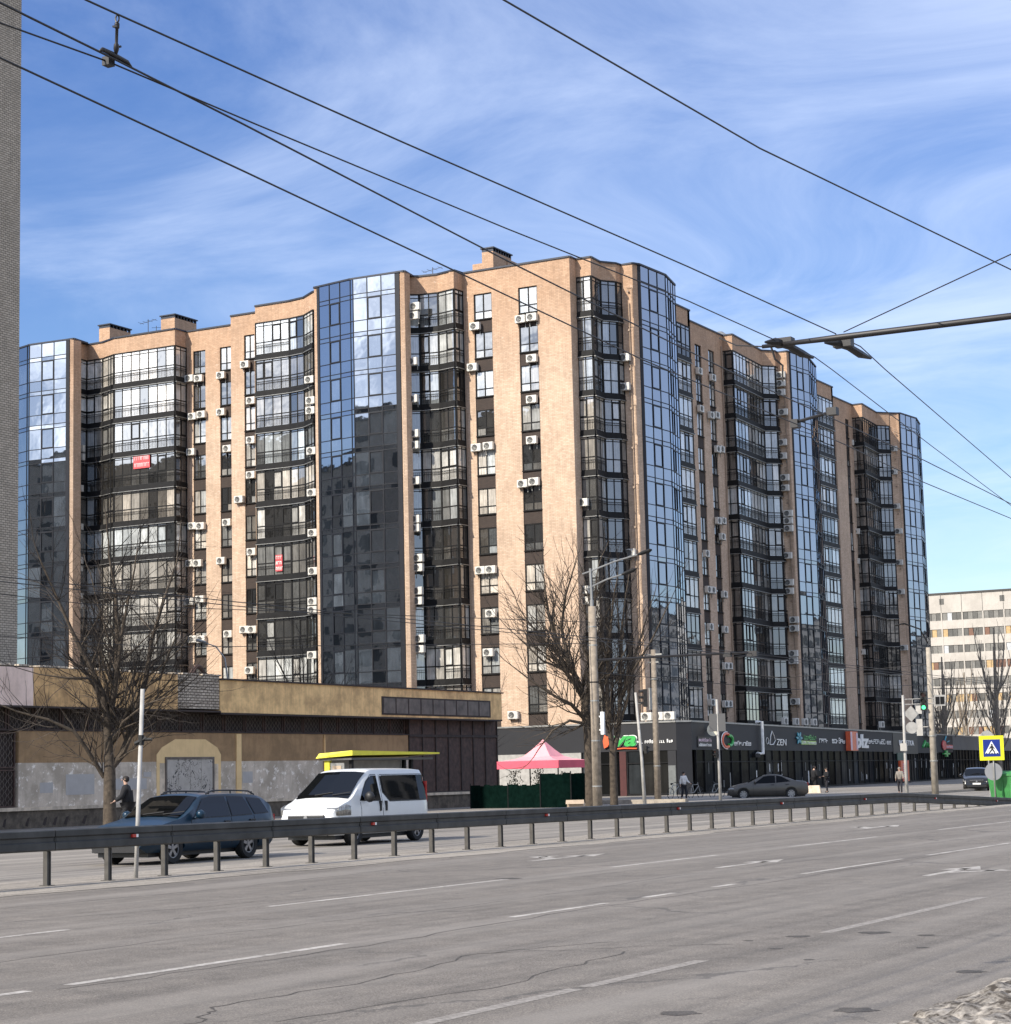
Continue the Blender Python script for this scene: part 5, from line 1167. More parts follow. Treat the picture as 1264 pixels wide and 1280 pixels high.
plate(m, q, .36, 4, 4.09); m.build('diamond_sign_back', 'palewall', p_)
m = MB(); plate(m, q, .27, 22, 3.45); m.build('round_sign_back', 'palewall', p_)
m = MB(); m.box(-29.6, -29.3, 91.9, 92.02, 2.4, 2.75); m.build('junction_box', 'palewall', p_)
# pedestrian crossing sign
M2('fluo_yellow', (.80, .78, .02), .5, 0, .03); M2('sign_blue', (.012, .03, .22), .4, 0, .05); M2('sign_back', (.28, .285, .29), .5, .2, .06)
p_ = empty('pedestrian_crossing_sign', (-24.55, 89.1, 0), 'blue pedestrian crossing sign on a fluorescent yellow square board at the far right', 'road sign')
m = MB(); m.tube([(-24.55, 89.1, 0), (-24.55, 89.1, 1.7), (-24.60, 89.1, 2.9)], .035, 8); m.build('post', 'steel', p_, True)
c = Vector((-24.6, 89.05, 0)); nrm2 = nrm
def quadp(m, c, a0, a1, z0, z1, off, th=.012): q0 = c+dv*a0; q1 = c+dv*a1; m.slab((q0.x, q0.y), (q1.x, q1.y), z0, z1, off+th, off)
def polyp(m, pts, z0, off, th=.008): m.hexa([tuple(c+dv*a+nrm2*off+Vector((0, 0, z0+b))) for a, b in pts], [tuple(c+dv*a+nrm2*(off+th)+Vector((0, 0, z0+b))) for a, b in pts])
m = MB(); quadp(m, c, -.53, .53, 1.87, 2.93, .03, .02); m.build('yellow_board', 'fluo_yellow', p_)
m = MB(); quadp(m, c, -.37, .37, 2.03, 2.77, .052, .01); x_ = m.build('blue_panel', 'sign_blue', p_)
m = MB(); polyp(m, [(-.30, 0), (.30, 0), (0, .54)], 2.16, .064); m.build('white_triangle', 'sg_white', x_)
m = MB()
polyp(m, [(-.02, .17), (.05, .17), (.05, .34), (-.04, .34)], 2.16, .074); polyp(m, [(-.02, .19), (-.13, .04), (-.08, .04), (.03, .17)], 2.16, .075); polyp(m, [(.0, .19), (.09, .04), (.14, .04), (.06, .19)], 2.16, .076); polyp(m, [(-.04, .33), (-.12, .22), (-.09, .20), (-.02, .28)], 2.16, .077); polyp(m, [(.04, .33), (.12, .22), (.09, .20), (.03, .28)], 2.16, .078)
polyp(m, [(.035*math.cos(i*.785), .385+.035*math.sin(i*.785)) for i in range(8)], 2.16, .079)
for a in (-.24, -.12, 0, .12, .24): polyp(m, [(a-.025, .0), (a+.025, .0), (a+.02, .03), (a-.03, .03)], 2.16, .073)
m.build('walking_figure', 'black', x_)
m = MB(); cc_ = c+dv*.05; plate(m, cc_, .38, 28, 1.38, .02, -.06); m.build('round_sign_back', 'sign_back', p_)
p_ = empty('road_sign', (-27.6, 99.3, 0), 'thin post with small pale round sign back at the right frame edge', 'road sign')
m = MB(); m.tube([(-27.6, 99.3, 0), (-27.6, 99.3, 3.4)], .035, 6); m.build('post', 'steel', p_); m = MB(); plate(m, Vector((-27.6, 99.2, 0)), .33, 20, 3.0); m.build('round_sign_back', 'palewall', p_); m = MB(); m.box(-27.8, -27.4, 99.1, 99.15, 2.35, 2.6); m.build('plate', 'palewall', p_)
p_ = empty('sign_post', (-24.05, 29.93, 0), 'thin whitish bare post standing at the crash barrier before the blue car', 'post')
m = MB(); m.tube([(-24.05, 29.93, 0), (-24.02, 29.95, 1.0), (-23.94, 29.99, 3.42)], [.04, .04, .038], 10); m.build('shaft', 'palewall', p_, True)
m = MB(); m.tube([(-24.05, 29.9, 2.42), (-23.88, 30.02, 2.52)], .04, 5); m.tube([(-23.965, 29.975, 2.40), (-23.96, 29.98, 2.58)], .055, 8); m.tube([(-23.97, 29.97, 2.5), (-23.78, 30.05, 2.50)], .03, 5); m.build('clamp', 'black', p_)
p_ = empty('street_lamp', (-66.4, 84.4, 0), 'thin pale curved street lamp showing before the central glass tower', 'street lamp')
m = MB(); m.tube([(-61.9, 84.3, 0), (-61.9, 84.3, 6.9), (-62.0, 84.2, 7.9), (-62.4, 84.0, 8.5), (-62.9, 83.8, 8.7)], [.07, .05, .04, .035, .03], 8); m.build('mast', 'palewall', p_, True)
m = MB(); m.tube([(-62.85, 83.8, 8.72), (-63.3, 83.6, 8.85)], [.06, .09], 6); m.build('lamp_head', 'drip', p_)

# ------------------------------------------------------------------ overhead wires
def wire(pts, r_, label, name='overhead_wire', grp=None):
    m = MB(); m.tube(pts, r_, 5, cap=False); o = m.build(name, 'cable', None, True); return tag(o, label, 'wire', grp)
wire([(-8.5, -14, 6.5), (-7.95, 9.42, 6.45), (-7.94, 9.71, 6.45), (-7.81, 12.85, 6.45), (-7.55, 17.65, 6.45), (-7.37, 21.3, 6.43)], .007, 'uppermost of the parallel trolley wires on the left, carrying the hanging insulator')
wire([(-7.9, -14, 6.2), (-7.98, 8.69, 6.2), (-8.03, 9.82, 6.2), (-8.11, 11.23, 6.2), (-8.41, 15.6, 6.2), (-8.58, 18.67, 6.2), (-8.75, 22.0, 6.2), (-8.96, 29.58, 6.2), (-9.26, 35.62, 6.2), (-10.6, 62, 6.2), (-12, 120, 6.2)], .0075, 'trolley wire gripped by the hanging insulator at the upper left')
wire([(-8.6, -14, 6.2), (-8.2, 8.93, 6.2), (-8.09, 9.8, 6.2), (-8.04, 11.31, 6.2), (-7.9, 14.66, 6.2), (-7.7, 17.98, 6.2), (-7.66, 20.44, 6.2), (-7.54, 21.03, 6.15), (-7.68, 22.01, 6.18), (-8.46, 28.37, 6.2), (-9.32, 35.84, 6.2), (-11, 70, 6.2)], .006, 'thin trolley wire with a small square clamp, running to the end of the dark arm')
wire([(-8.0, -14, 6.2), (-8.61, 9.38, 6.2), (-8.76, 12.13, 6.2), (-8.95, 15.24, 6.2), (-9.27, 20.34, 6.2), (-9.43, 27.38, 6.2), (-9.69, 31.95, 6.2), (-9.83, 37.73, 6.2), (-11.5, 75, 6.2), (-13, 140, 6.2)], .0075, 'lowest of the long trolley wires crossing the sky above the brick block')
wire([(-7.0, -5, 6.5), (-5.84, 10.9, 6.5), (-5.63, 14.67, 6.5), (-5.01, 19.75, 6.5), (-2.5, 34, 6.5)], .007, 'lone wire crossing the upper right of the sky')
wire([(-7.22, 21.13, 6.4), (-4.75, 18.75, 6.4), (1.8, 12.4, 6.4)], .0065, 'wire slanting up to the right from the dark arm fitting')
wire([(-7.37, 21.3, 6.42), (-7.4, 22.21, 6.45), (-7.6, 23.71, 6.45), (-8.84, 34.08, 6.45), (-11, 60, 6.45)], .007, 'upper wire leaving the dark arm towards the lower right')
wire([(-4.2, -5, 6.5), (-3.02, 13.8, 6.5), (-2.6, 16.5, 6.5), (0, 30, 6.5)], .009, 'short piece of wire cutting the top right corner')
for i, (dx, z, lb) in enumerate(((0, 6.05, 'right of the two faint trolley wires over the far carriageway'), (-.7, 6.05, 'left of the two faint trolley wires over the far carriageway'))):
    wire([(-29.4+dx, 5, z), (-29.0+dx, 40, z-.1), (-29.0+dx, 72.7, z), (-29.3+dx, 110, z-.1), (-30+dx, 200, z)], .012, lb)
wire([(-46, 30, 8.2), (-42, 50, 7.3), (-34.4, 70.06, 7.4)], .013, 'cable drooping from the left across the bare tree to the thick utility pole')
wire([(-46, 30, 6.6), (-41, 52, 6.0), (-34.4, 70.06, 6.6)], .012, 'lower cable running from the left to the thick utility pole')
wire([(-34.4, 70.06, 7.0), (-40, 85, 6.7), (-45.7, 100.35, 7.9)], .012, 'cable between the thick and the thinner brown concrete pole')
wire([(-34.4, 70.06, 5.5), (-32, 84, 5.1), (-29.8, 97.6, 5.6)], .014, 'cable between the thick utility pole and the pale concrete pole')
wire([(-45.7, 100.35, 7.7), (-38, 99, 6.3), (-29.8, 97.6, 6.6)], .014, 'cable sagging across the junction between thinner brown pole and pale concrete pole')
wire([(-29.8, 97.6, 5.4), (-18, 103, 5.2), (-2, 110, 5.9)], .022, 'pale cable running right from the pale concrete pole before the poplars')
h_ = empty('wire_insulator', (-8.02, 9.78, 6.2), 'black hanging insulator rod joining two trolley wires at the upper left', 'insulator')
m = MB(); a_ = Vector((-8.03, 9.80, 6.205)); b_ = Vector((-7.945, 9.71, 6.45)); 
m.tube([a_+(b_-a_)*.08, a_+(b_-a_)*.2, a_+(b_-a_)*.24, a_+(b_-a_)*.33, a_+(b_-a_)*.36, a_+(b_-a_)*.68, a_+(b_-a_)*.70, a_+(b_-a_)*.8, a_+(b_-a_)*.84], [.006, .016, .018, .016, .010, .010, .016, .016, .008], 10); m.build('rod', 'cable', h_, True)
m = MB(); k_a = b_-(b_-a_)*.09; m.tube([k_a+Vector((.014*math.sin(i*.7), .0, .024*math.cos(i*.7))) for i in range(10)], .0055, 5); m.build('eye', 'cable', h_)
m = MB(); dw = Vector((-8.11+8.03, 11.23-9.82, 0)).normalized(); m.tube([a_-dw*.17-Vector((0, 0, .002)), a_-dw*.14+Vector((0, 0, .02)), a_-dw*.05+Vector((0, 0, .022)), a_+dw*.12+Vector((0, 0, .018)), a_+dw*.17-Vector((0, 0, .004))], [.008, .014, .016, .014, .007], 8); m.build('wire_clamp', 'cable', h_, True)
m = MB(); m.tube([a_+Vector((.0, 0, .078)), a_+Vector((.04, 0, .075))], .008, 5); m.tube([b_-Vector((.0, 0, .075)), b_-Vector((.035, 0, .07))], .008, 5); m.build('bolt', 'cable', h_)
m = MB(); m.box(-8.117, -8.063, 9.77, 9.83, 6.172, 6.228); tag(m.build('cable_clamp', 'cable'), 'small square black clamp on the thin trolley wire beside the insulator', 'clamp')
tp = empty('trolley_wire_mast', (1.8, 20.3, 0), 'long black bracket arm reaching in from the right to hold the trolley wires', 'bracket arm')
m = MB(); m.tube([(-7.85, 20.3, 6.17), (-7.0, 20.3, 6.165), (1.8, 20.3, 6.13)], [.022, .034, .04], 10); m.build('arm', 'cable', tp, True)
m = MB(); m.tube([(1.8, 20.3, 0), (1.8, 20.3, 8.4)], [.16, .11], 12); m.build('mast', 'paleconcrete', tp, True)
for (x, y, dy) in ((-7.62, 20.35, .0), (-7.1, 20.75, .0)):
    m = MB(); m.tube([(x-.12, y-.25, 6.17), (x-.05, y-.12, 6.19), (x+.02, y+.1, 6.17), (x+.06, y+.35, 6.13), (x+.10, y+.6, 6.12)], [.012, .045, .04, .045, .014], 7); m.box(x-.1, x+.1, y-.06, y+.06, 6.15, 6.24); m.build('wire_fitting', 'cable', tp)
m = MB(); m.tube([(-7.75, 20.3, 6.15), (-7.72, 20.32, 6.02), (-7.65, 20.35, 5.95), (-7.66, 20.36, 5.78)], .012, 5); m.tube([(-7.85, 20.3, 6.17), (-8.15, 20.3, 6.22), (-8.35, 20.32, 6.33)], .008, 5); m.build('loose_cable', 'cable', tp)
m = MB(); m.tube([(-9.47, 25.62, 6.27), (-8.85, 25.35, 6.31)], .022, 8); m.box(-9.53, -9.43, 25.55, 25.69, 6.19, 6.30); m.box(-8.93, -8.80, 25.3, 25.42, 6.26, 6.36)
tag(m.build('wire_spacer_bar', 'cable'), 'short dark spacer bar between trolley wires, before the second avenue glass tower', 'spacer bar')

# ------------------------------------------------------------------ market tent, netting, bus shelter, bits
M2('pink_canopy', (.80, .33, .36), .7, 0, .06, 2); M2('pink_valance', (.62, .10, .15), .7, 0, .08, 2); M2('netting', (.003, .010, .008), .95, 0, .3, 5, 0); M2('board', (.42, .33, .24), .8)
TX, TY = -47.75, 91.3
tn = empty('market_tent', (TX, TY, .13), 'pink pop-up market tent with pointed roof standing left of the utility pole', 'tent')
m = MB(); S = 1.70; n = 10; prf = [(0, 3.46), (.12, 3.30), (.45, 2.92), (.75, 2.62), (1.05, 2.50), (1.70, 2.38)]
cs = [(-1, -1), (1, -1), (1, 1), (-1, 1)]
for s_i in range(4):
    ca, cb = cs[s_i], cs[(s_i+1) % 4]
    for (r0__, z0_), (r1__, z1_) in zip(prf, prf[1:]):
        k = 6
        for j in range(k):
            def pp(rr_, zz_, t_):
                sag = .10*math.sin(math.pi*t_)*(rr_/S)**1.2*(1 if rr_ < S else 0)
                return (TX+(ca[0]*(1-t_)+cb[0]*t_)*rr_, TY+(ca[1]*(1-t_)+cb[1]*t_)*rr_, zz_-sag+(.04*(1-abs(2*t_-1)) if False else 0))
            m.face([pp(r1__, z1_, j/k), pp(r1__, z1_, (j+1)/k), pp(r0__, z0_, (j+1)/k), pp(r0__, z0_, j/k)])
m.build('canopy', 'pink_canopy', tn)
m = MB()
for s_i in range(4):
    ca, cb = cs[s_i], cs[(s_i+1) % 4]; m.slab((TX+ca[0]*S, TY+ca[1]*S), (TX+cb[0]*S, TY+cb[1]*S), 2.02, 2.40, .02, -.005)
m.build('valance', 'pink_valance', tn)
for c_ in cs:
    m = MB(); m.box(TX+c_[0]*1.65-.025, TX+c_[0]*1.65+.025, TY+c_[1]*1.65-.025, TY+c_[1]*1.65+.025, .13, 2.38); m.build('leg', 'dark', tn)
def netfence(pts, z1, label):
    o = empty('netting_fence', (*pts[0], .13), label, 'fence'); m = MB(); rr = random.Random(3)
    for P, Q in zip(pts, pts[1:]):
        P, Q = Vector(P), Vector(Q); k = max(2, int((Q-P).length/.3)); d = (Q-P)/k; nn = Vector((d.y, -d.x)).normalized(); prev = P; po = 0
        for i in range(k):
            nx_ = P+d*(i+1); o_ = rr.uniform(-.05, .05)
            a, b = prev+nn*po, nx_+nn*o_; h0 = z1+rr.uniform(-.04, .04)
            m.hexa([(*a, .13), (*b, .13), (*(b-nn*.02), .13), (*(a-nn*.02), .13)], [(*a, h0), (*b, h0), (*(b-nn*.02), h0), (*(a-nn*.02), h0)]); prev, po = nx_, o_
    m.build('netting', 'netting', o)
    for P in pts:
        mm_ = MB(); mm_.tube([(*P, .13), (*P, z1+.1)], .03, 6); mm_.build('post', 'dark', o)
netfence([(-51.0, 89.6), (-48.5, 88.9), (-46.4, 88.4)], 1.25, 'low dark green netting fence in front of the pink tent')
netfence([(-46.4, 88.3), (-45.0, 88.8), (-44.6, 90.3)], 1.75, 'taller dark green netting fence right of the pink tent')
MT['leaf'] = simple('dark_leaves', (.018, .03, .016), .7, 0, .5, 6)
for i, (x, y, h_) in enumerate(((-49.2, 90.9, 1.9), (-47.6, 90.4, 2.05), (-46.3, 90.6, 1.8))):
    o = empty('potted_shrub', (x, y, .13), ('left', 'middle', 'right')[i]+' of three dark shrubs behind the netting under the pink tent', 'shrub', 'shrubs under the tent'); rr = random.Random(i); m = MB(); f = MB()
    m.tube([(x, y, .4), (x, y, h_*.7)], .03, 5)
    for j in range(260):
        z = rr.uniform(.5, h_); q = Vector((x, y, z))+Vector((rr.gauss(0, .22), rr.gauss(0, .22), 0))*(1.15-(z/h_)*.6); a = rr.uniform(0, 6.28); s1 = rr.uniform(.04, .10)
        f.face([q, q+Vector((s1*math.cos(a), s1*math.sin(a), rr.uniform(-.05, .08))), q+Vector((s1*.4*math.cos(a+1), s1*.4*math.sin(a+1), s1))])
    m.build('stem', 'bark', o); f.build('foliage', 'leaf', o); m = MB(); m.tube([(x, y, .13), (x, y, .5)], [.15, .2], 10); m.build('pot', 'dark', o)
o = empty('cardboard_box', (-37.9, 75.1, 0), 'pale flattened cardboard box leaning at the foot of the thick utility pole', 'box')
m = MB(); m.hexa([(-38.25, 75.0, .0), (-37.6, 75.35, .0), (-37.75, 75.7, .0), (-38.4, 75.35, .0)], [(-38.2, 75.05, .66), (-37.65, 75.35, .66), (-37.7, 75.65, .50), (-38.3, 75.35, .50)]); m.build('carton', 'board', o)
m = MB(); m.hexa([(-38.24, 74.98, .64), (-37.60, 75.32, .64), (-37.55, 75.22, .50), (-38.2, 74.88, .50)], [(-38.24, 75.0, .66), (-37.60, 75.34, .66), (-37.55, 75.24, .52), (-38.2, 74.9, .52)]); m.build('flap', 'board', o)
# bus shelter
sh = empty('bus_shelter', (-42.0, 64.5, .13), 'bus shelter with a flat yellow roof behind the white van', 'bus shelter')
M2('bus_yellow', (.72, .66, .05), .45, 0, .06)
SX0, SX1, SY0, SY1 = -42.6, -41.0, 63.4, 69.4
m = MB(); m.hexa([(SX0, SY0, 2.48), (SX1, SY0, 2.56), (SX1+.15, SY1, 2.60), (SX0, SY1, 2.52)], [(SX0+.12, SY0+.05, 2.66), (SX1, SY0, 2.74), (SX1+.15, SY1, 2.66), (SX0+.1, SY1, 2.62)]); m.build('roof', 'bus_yellow', sh)
m = MB(); m.box(SX0+.1, SX1-.1, SY0+.1, SY1-.1, 2.40, 2.475); m.build('roof_lining', 'frieze_pale', sh)
for (x, y, w_) in ((SX0+.25, SY0+.2, .22), (SX1-.35, SY0+.3, .12), (SX1-.35, SY1-1.5, .12), (SX0+.25, SY1-.4, .14)):
    m = MB(); m.box(x, x+w_, y, y+.14, .13, 2.4); m.build('post', 'bus_yellow' if w_ > .2 else 'dark', sh)
m = MB(); m.box(SX0+.5, SX1-.5, SY0+.22, SY0+.30, .5, 2.3); f = m.build('poster_frame', 'drip', sh)
m = MB(); m.box(SX0+.6, SX1-.62, SY0+.2, SY0+.219, .6, 2.2); m.build('poster', 'board', f)
m = MB(); m.box(SX0+.2, SX0+.24, SY0+.4, SY1-.4, .5, 2.4); m.build('back_panel', 'palewall', sh)
m = MB(); m.box(SX0+.4, SX0+.8, SY0+.8, SY1-.8, .55, .62); m.build('seat', 'dark', sh)
# dumpster
M2('dumpster_green', (.035, .20, .05), .5, .1, .2, 4)
d_ = empty('dumpster', (-24.6, 88.9, 0), 'bright green steel dumpster past the end of the crash barrier', 'dumpster')
xa, xb, ya, yb = -25.0, -23.5, 89.6, 90.8
m = MB(); m.hexa([(xa+.12, ya+.12, .15), (xb-.12, ya+.12, .15), (xb-.12, yb-.1, .15), (xa+.12, yb-.1, .15)], [(xa, ya, 1.18), (xb, ya, 1.18), (xb, yb, 1.18), (xa, yb, 1.18)]); b0_ = m.build('body', 'dumpster_green', d_)
m = MB(); m.box(xa-.04, xb+.04, ya-.04, yb+.04, 1.18, 1.26); m.hexa([(xa, ya, 1.26), (xb, ya, 1.26), (xb, yb, 1.26), (xa, yb, 1.26)], [(xa+.1, ya+.25, 1.40), (xb-.1, ya+.25, 1.40), (xb-.1, yb-.25, 1.40), (xa+.1, yb-.25, 1.40)]); m.build('lid', 'dumpster_green', d_)
for i in range(4): m = MB(); m.box(xa+.25+i*.36, xa+.31+i*.36, ya-.0, ya+.1, .3, 1.17); m.build('rib', 'dumpster_green', b0_)
for (x, y) in ((xa+.2, ya+.2), (xb-.2, ya+.2), (xa+.2, yb-.2), (xb-.2, yb-.2)): m = MB(); m.cyl((x, y, .08), (1, 0, 0), .08, .05, 12); m.build('castor', 'black', d_)
m = MB(); m.tube([(xa-.1, ya+.2, .95), (xa-.1, yb-.2, .95)], .025, 6); m.tube([(xb+.1, ya+.2, .95), (xb+.1, yb-.2, .95)], .025, 6); m.build('handle', 'steel', d_)
d2 = empty('dumpster', (-26.5, 93, 0), 'second green dumpster half hidden behind the first at the frame edge', 'dumpster')
m = MB(); xa, xb, ya, yb = -24.6, -23.4, 91.4, 92.6; m.hexa([(xa+.12, ya+.12, .15), (xb-.12, ya+.12, .15), (xb-.12, yb-.1, .15), (xa+.12, yb-.1, .15)], [(xa, ya, 1.15), (xb, ya, 1.15), (xb, yb, 1.15), (xa, yb, 1.15)]); m.build('body', 'dumpster_green', d2)
m = MB(); m.box(xa-.04, xb+.04, ya-.04, yb+.04, 1.15, 1.23); m.build('lid', 'dumpster_green', d2)
# concrete barrier blocks before the shops
for i, (px_, lb) in enumerate((((-49.9, 124.6), 'left pale concrete block lying before the shop doors, behind the grey sedan'), ((-48.2, 125.6), 'middle pale concrete block in the row before the shop doors'), ((-46.8, 126.6), 'right pale concrete block at the end of the row before the shop doors'))):
    m = MB(); x, y = px_; m.hexa([(x-.75, y-.25, .1), (x+.65, y-.05, .1), (x+.6, y+.3, .1), (x-.8, y+.2, .1)], [(x-.65, y-.15, .62), (x+.55, y+.0, .62), (x+.5, y+.22, .62), (x-.7, y+.12, .62)])
    o = tag(m.build('concrete_block', 'coping'), lb, 'concrete block', 'concrete blocks before the shops'); bv = o.modifiers.new('b', 'BEVEL'); bv.width = .04
m = MB(); m.box(-47.6, -42.0, 95.5, 95.9, .12, .34); tag(m.build('low_kerb_wall', 'paleconcrete'), 'low pale kerb wall along the pavement between the utility poles', 'kerb wall')
#@@CARS
# ------------------------------------------------------------------ vehicles (built nose along +x, then placed)
def lerp_prof(pr, x):
    for (xa, za), (xb, zb) in zip(pr, pr[1:]):
        if (xa <= x <= xb): t_ = (x-xa)/(xb-xa) if xb > xa else 0; return za+(zb-za)*t_
    return pr[0][1] if x < pr[0][0] else pr[-1][1]
def smooth_prof(pr, k=6):
    """Catmull-Rom through the points"""
    out_ = []
    for i in range(len(pr)-1):
        p0 = pr[max(0, i-1)]; p1 = pr[i]; p2 = pr[i+1]; p3 = pr[min(len(pr)-1, i+2)]
        for j in range(k):
            t_ = j/k
            x = p1[0]+(p2[0]-p1[0])*t_; m1 = (p2[1]-p0[1])/max(1e-3, p2[0]-p0[0])*(p2[0]-p1[0]); m2 = (p3[1]-p1[1])/max(1e-3, p3[0]-p1[0])*(p2[0]-p1[0])
            m1 = max(-abs(p2[1]-p1[1])*1.5-.01, min(abs(p2[1]-p1[1])*1.5+.01, m1)); m2 = max(-abs(p2[1]-p1[1])*1.5-.01, min(abs(p2[1]-p1[1])*1.5+.01, m2))
            h00 = 2*t_**3-3*t_**2+1; h10 = t_**3-2*t_**2+t_; h01 = -2*t_**3+3*t_**2; h11 = t_**3-t_**2
            out_.append((x, h00*p1[1]+h10*m1+h01*p2[1]+h11*m2))
    out_.append(pr[-1]); return out_
MT['carglass'] = glassmat('car_glass', (.5, .55, .6), (.42, .45, .50, .02), .003, 3, .02, .0, .10)
M2('tyre', (.013, .013, .013), .85, 0, .2, 9); M2('rim', (.30, .30, .31), .35, .8, .1); M2('rim_dark', (.05, .05, .05), .5, .4); M2('trim', (.012, .012, .013), .5); M2('lamp_clear', (.30, .30, .29), .12, .6, .35, 14); M2('lamp_amber', (.6, .2, .03), .2); M2('lamp_red', (.35, .01, .01), .2); M2('numberplate', (.65, .65, .62), .5)
def vehicle(name, spec, paint, loc, rz, label, cat='car'):
    LOCAL[0] = True
    o = empty(name, loc, label, cat, None, rz)
    L, Wd = spec['L'], spec['W']; top = smooth_prof(spec['top']); belt = spec['belt']; zb = spec.get('zb', .24); th_ = spec.get('taper', .80)
    xs = sorted(set([round(x, 3) for x, z in top]))
    def wx(x):
        e = (abs(x)/(L/2)); return Wd/2*(1-.16*max(0, (e-.72)/.28)**2.2)
    def ring(x):
        zt = lerp_prof(top, x); w_ = wx(x); bz = min(lerp_prof(belt, x), zt-.05); ends = max(0, (abs(x)/(L/2)-.93)/.07)
        zlow = zb+.12*ends
        k = max(0, min(1, (zt-bz-.05)/.35)); wr = w_*(1-(1-th_)*k*min(1.2, (zt-bz)/.5)); 
        return [(0, zlow), (w_*.86, zlow), (w_*.97, zlow+.10), (w_*1.0, zlow+(bz-zlow)*.45), (w_*.995, bz-(bz-zlow)*.18), (w_*.965, bz), (w_*.965*(1-k)*.93+wr*k+.0*(1-k), bz+(zt-bz)*.80 if k > .01 else bz+(zt-bz)*.55), (wr*.90*k+w_*.80*(1-k), zt-.02*(1)), (wr*.55*k+w_*.5*(1-k), zt+.012), (0, zt+.022)]
    bm = bmesh.new(); rings = []
    for x in xs:
        rg = ring(x); row = [bm.verts.new((x, y, z)) for y, z in rg]+[bm.verts.new((x, -y, z)) for y, z in reversed(rg[1:-1])]; rings.append(row)
    n = len(rings[0])
    for a, b in zip(rings, rings[1:]):
        for j in range(n): bm.faces.new((a[j], b[j], b[(j+1) % n], a[(j+1) % n]))
    bm.faces.new(rings[0]); bm.faces.new(list(reversed(rings[-1])))
    bmesh.ops.recalc_face_normals(bm, faces=bm.faces)
    me = bpy.data.meshes.new('body'); bm.to_mesh(me); bm.free()
    tmp = bpy.data.objects.new('tmp', me); col.objects.link(tmp); cutm = MB(); R_ = spec['wr']
    for ax in spec['axles']: cutm.cyl((ax, 0, R_), (0, 1, 0), R_*1.20, Wd+1, 28)
    # cut only the outer 30 cm of the arches: two cutters per axle
    cutm = MB()
    for ax in spec['axles']:
        for s_ in (1, -1): cutm.cyl((ax, s_*(Wd/2-.02), R_), (0, 1, 0), R_*1.17, .52, 28)
    cme = bpy.data.meshes.new('c'); cme.from_pydata(cutm.v, [], cutm.f); co = bpy.data.objects.new('c', cme); col.objects.link(co)
    md = tmp.modifiers.new('b', 'BOOLEAN'); md.object = co; md.operation = 'DIFFERENCE'; md.solver = 'EXACT'
    dg = bpy.context.evaluated_depsgraph_get(); me2 = bpy.data.meshes.new_from_object(tmp.evaluated_get(dg)); bpy.data.objects.remove(tmp); bpy.data.objects.remove(co)
    me2.name = 'body'; me2.materials.clear(); me2.materials.append(MT[paint]); me2.shade_smooth()
    try: me2.set_sharp_from_angle(angle=R(38))
    except Exception: pass
    body = link(bpy.data.objects.new('body', me2), o)
    def ysurf(x, z):
        rg = ring(x)
        for (ya, za), (yb, zb_) in zip(rg[1:], rg[2:]):
            if min(za, zb_)-1e-6 <= z <= max(za, zb_)+1e-6 and abs(zb_-za) > 1e-5: return ya+(yb-ya)*(z-za)/(zb_-za)
        return rg[5][0]
    def sidepoly(pts, side, off, mat, name_, par, sub=6):
        # densify outline, fill as a fan of strips between upper and lower outline
        m = MB(); xs_ = sorted(set([p[0] for p in pts])); x0, x1 = xs_[0], xs_[-1]; k = 14
        def span(x):
            zs = []
            for (xa, za), (xb, zb_) in zip(pts, pts[1:]+pts[:1]):
                if xa != xb and min(xa, xb)-1e-9 <= x <= max(xa, xb)+1e-9: zs.append(za+(zb_-za)*(x-xa)/(xb-xa))
            return min(zs), max(zs)
        cols_ = sorted(set(xs_+[x0+(x1-x0)*i/k for i in range(k+1)]))
        for xa, xb in zip(cols_, cols_[1:]):
            la, ha = span(min(x1, max(x0, xa+1e-5))); lb, hb = span(min(x1, max(x0, xb-1e-5)))
            for q in range(3):
                za0, za1 = la+(ha-la)*q/3, la+(ha-la)*(q+1)/3; zb0, zb1 = lb+(hb-lb)*q/3, lb+(hb-lb)*(q+1)/3
                f_ = [(xa, ysurf(xa, za0)+off, za0), (xb, ysurf(xb, zb0)+off, zb0), (xb, ysurf(xb, zb1)+off, zb1), (xa, ysurf(xa, za1)+off, za1)]
                if side < 0: f_ = [(x, -y, z) for x, y, z in f_][::-1]
                m.face(f_, (.0, .2, 0))
        return m.build(name_, mat, par, True, tones=True)
    for s_ in (1, -1):
        for wpts in spec['windows']:
            zc = [z for x, z in wpts]; grow_ = [(x, z) for x, z in wpts]
            cx_ = sum(x for x, z in wpts)/len(wpts); cz_ = sum(zc)/len(wpts)
            fr_ = [(cx_+(x-cx_)*1.06, cz_+(z-cz_)*1.10) for x, z in wpts]
            g_ = sidepoly(wpts, s_, .014, 'carglass', 'side_window', o)
            sidepoly(fr_, s_, .006, 'trim', 'seal', g_)
    # windscreen and rear window run on the sloped part of the top
    def topglass(x0, x1, nm, inset=.90):
        m = MB(); k = 8; cols_ = [x0+(x1-x0)*i/k for i in range(k+1)]; prev = None
        for x in cols_:
            rg = ring(x); w2 = (rg[7][0])*inset+.02; w3 = rg[8][0]; sl = (lerp_prof(top, x+.03)-lerp_prof(top, x-.03))/.06; nx_ = Vector((-sl, 0, 1)).normalized()*.012
            row = []
            for y, z in ((w2, rg[7][1]+.004), (w3, rg[8][1]), (0, rg[9][1]), (-w3, rg[8][1]), (-w2, rg[7][1]+.004)): row.append((x+nx_.x, y, z+nx_.z))
            if prev:
                for a in range(4): m.face([prev[a], row[a], row[a+1], prev[a+1]], (.0, .2, 0))
            prev = row
        return m.build(nm, 'carglass', o, True, tones=True)
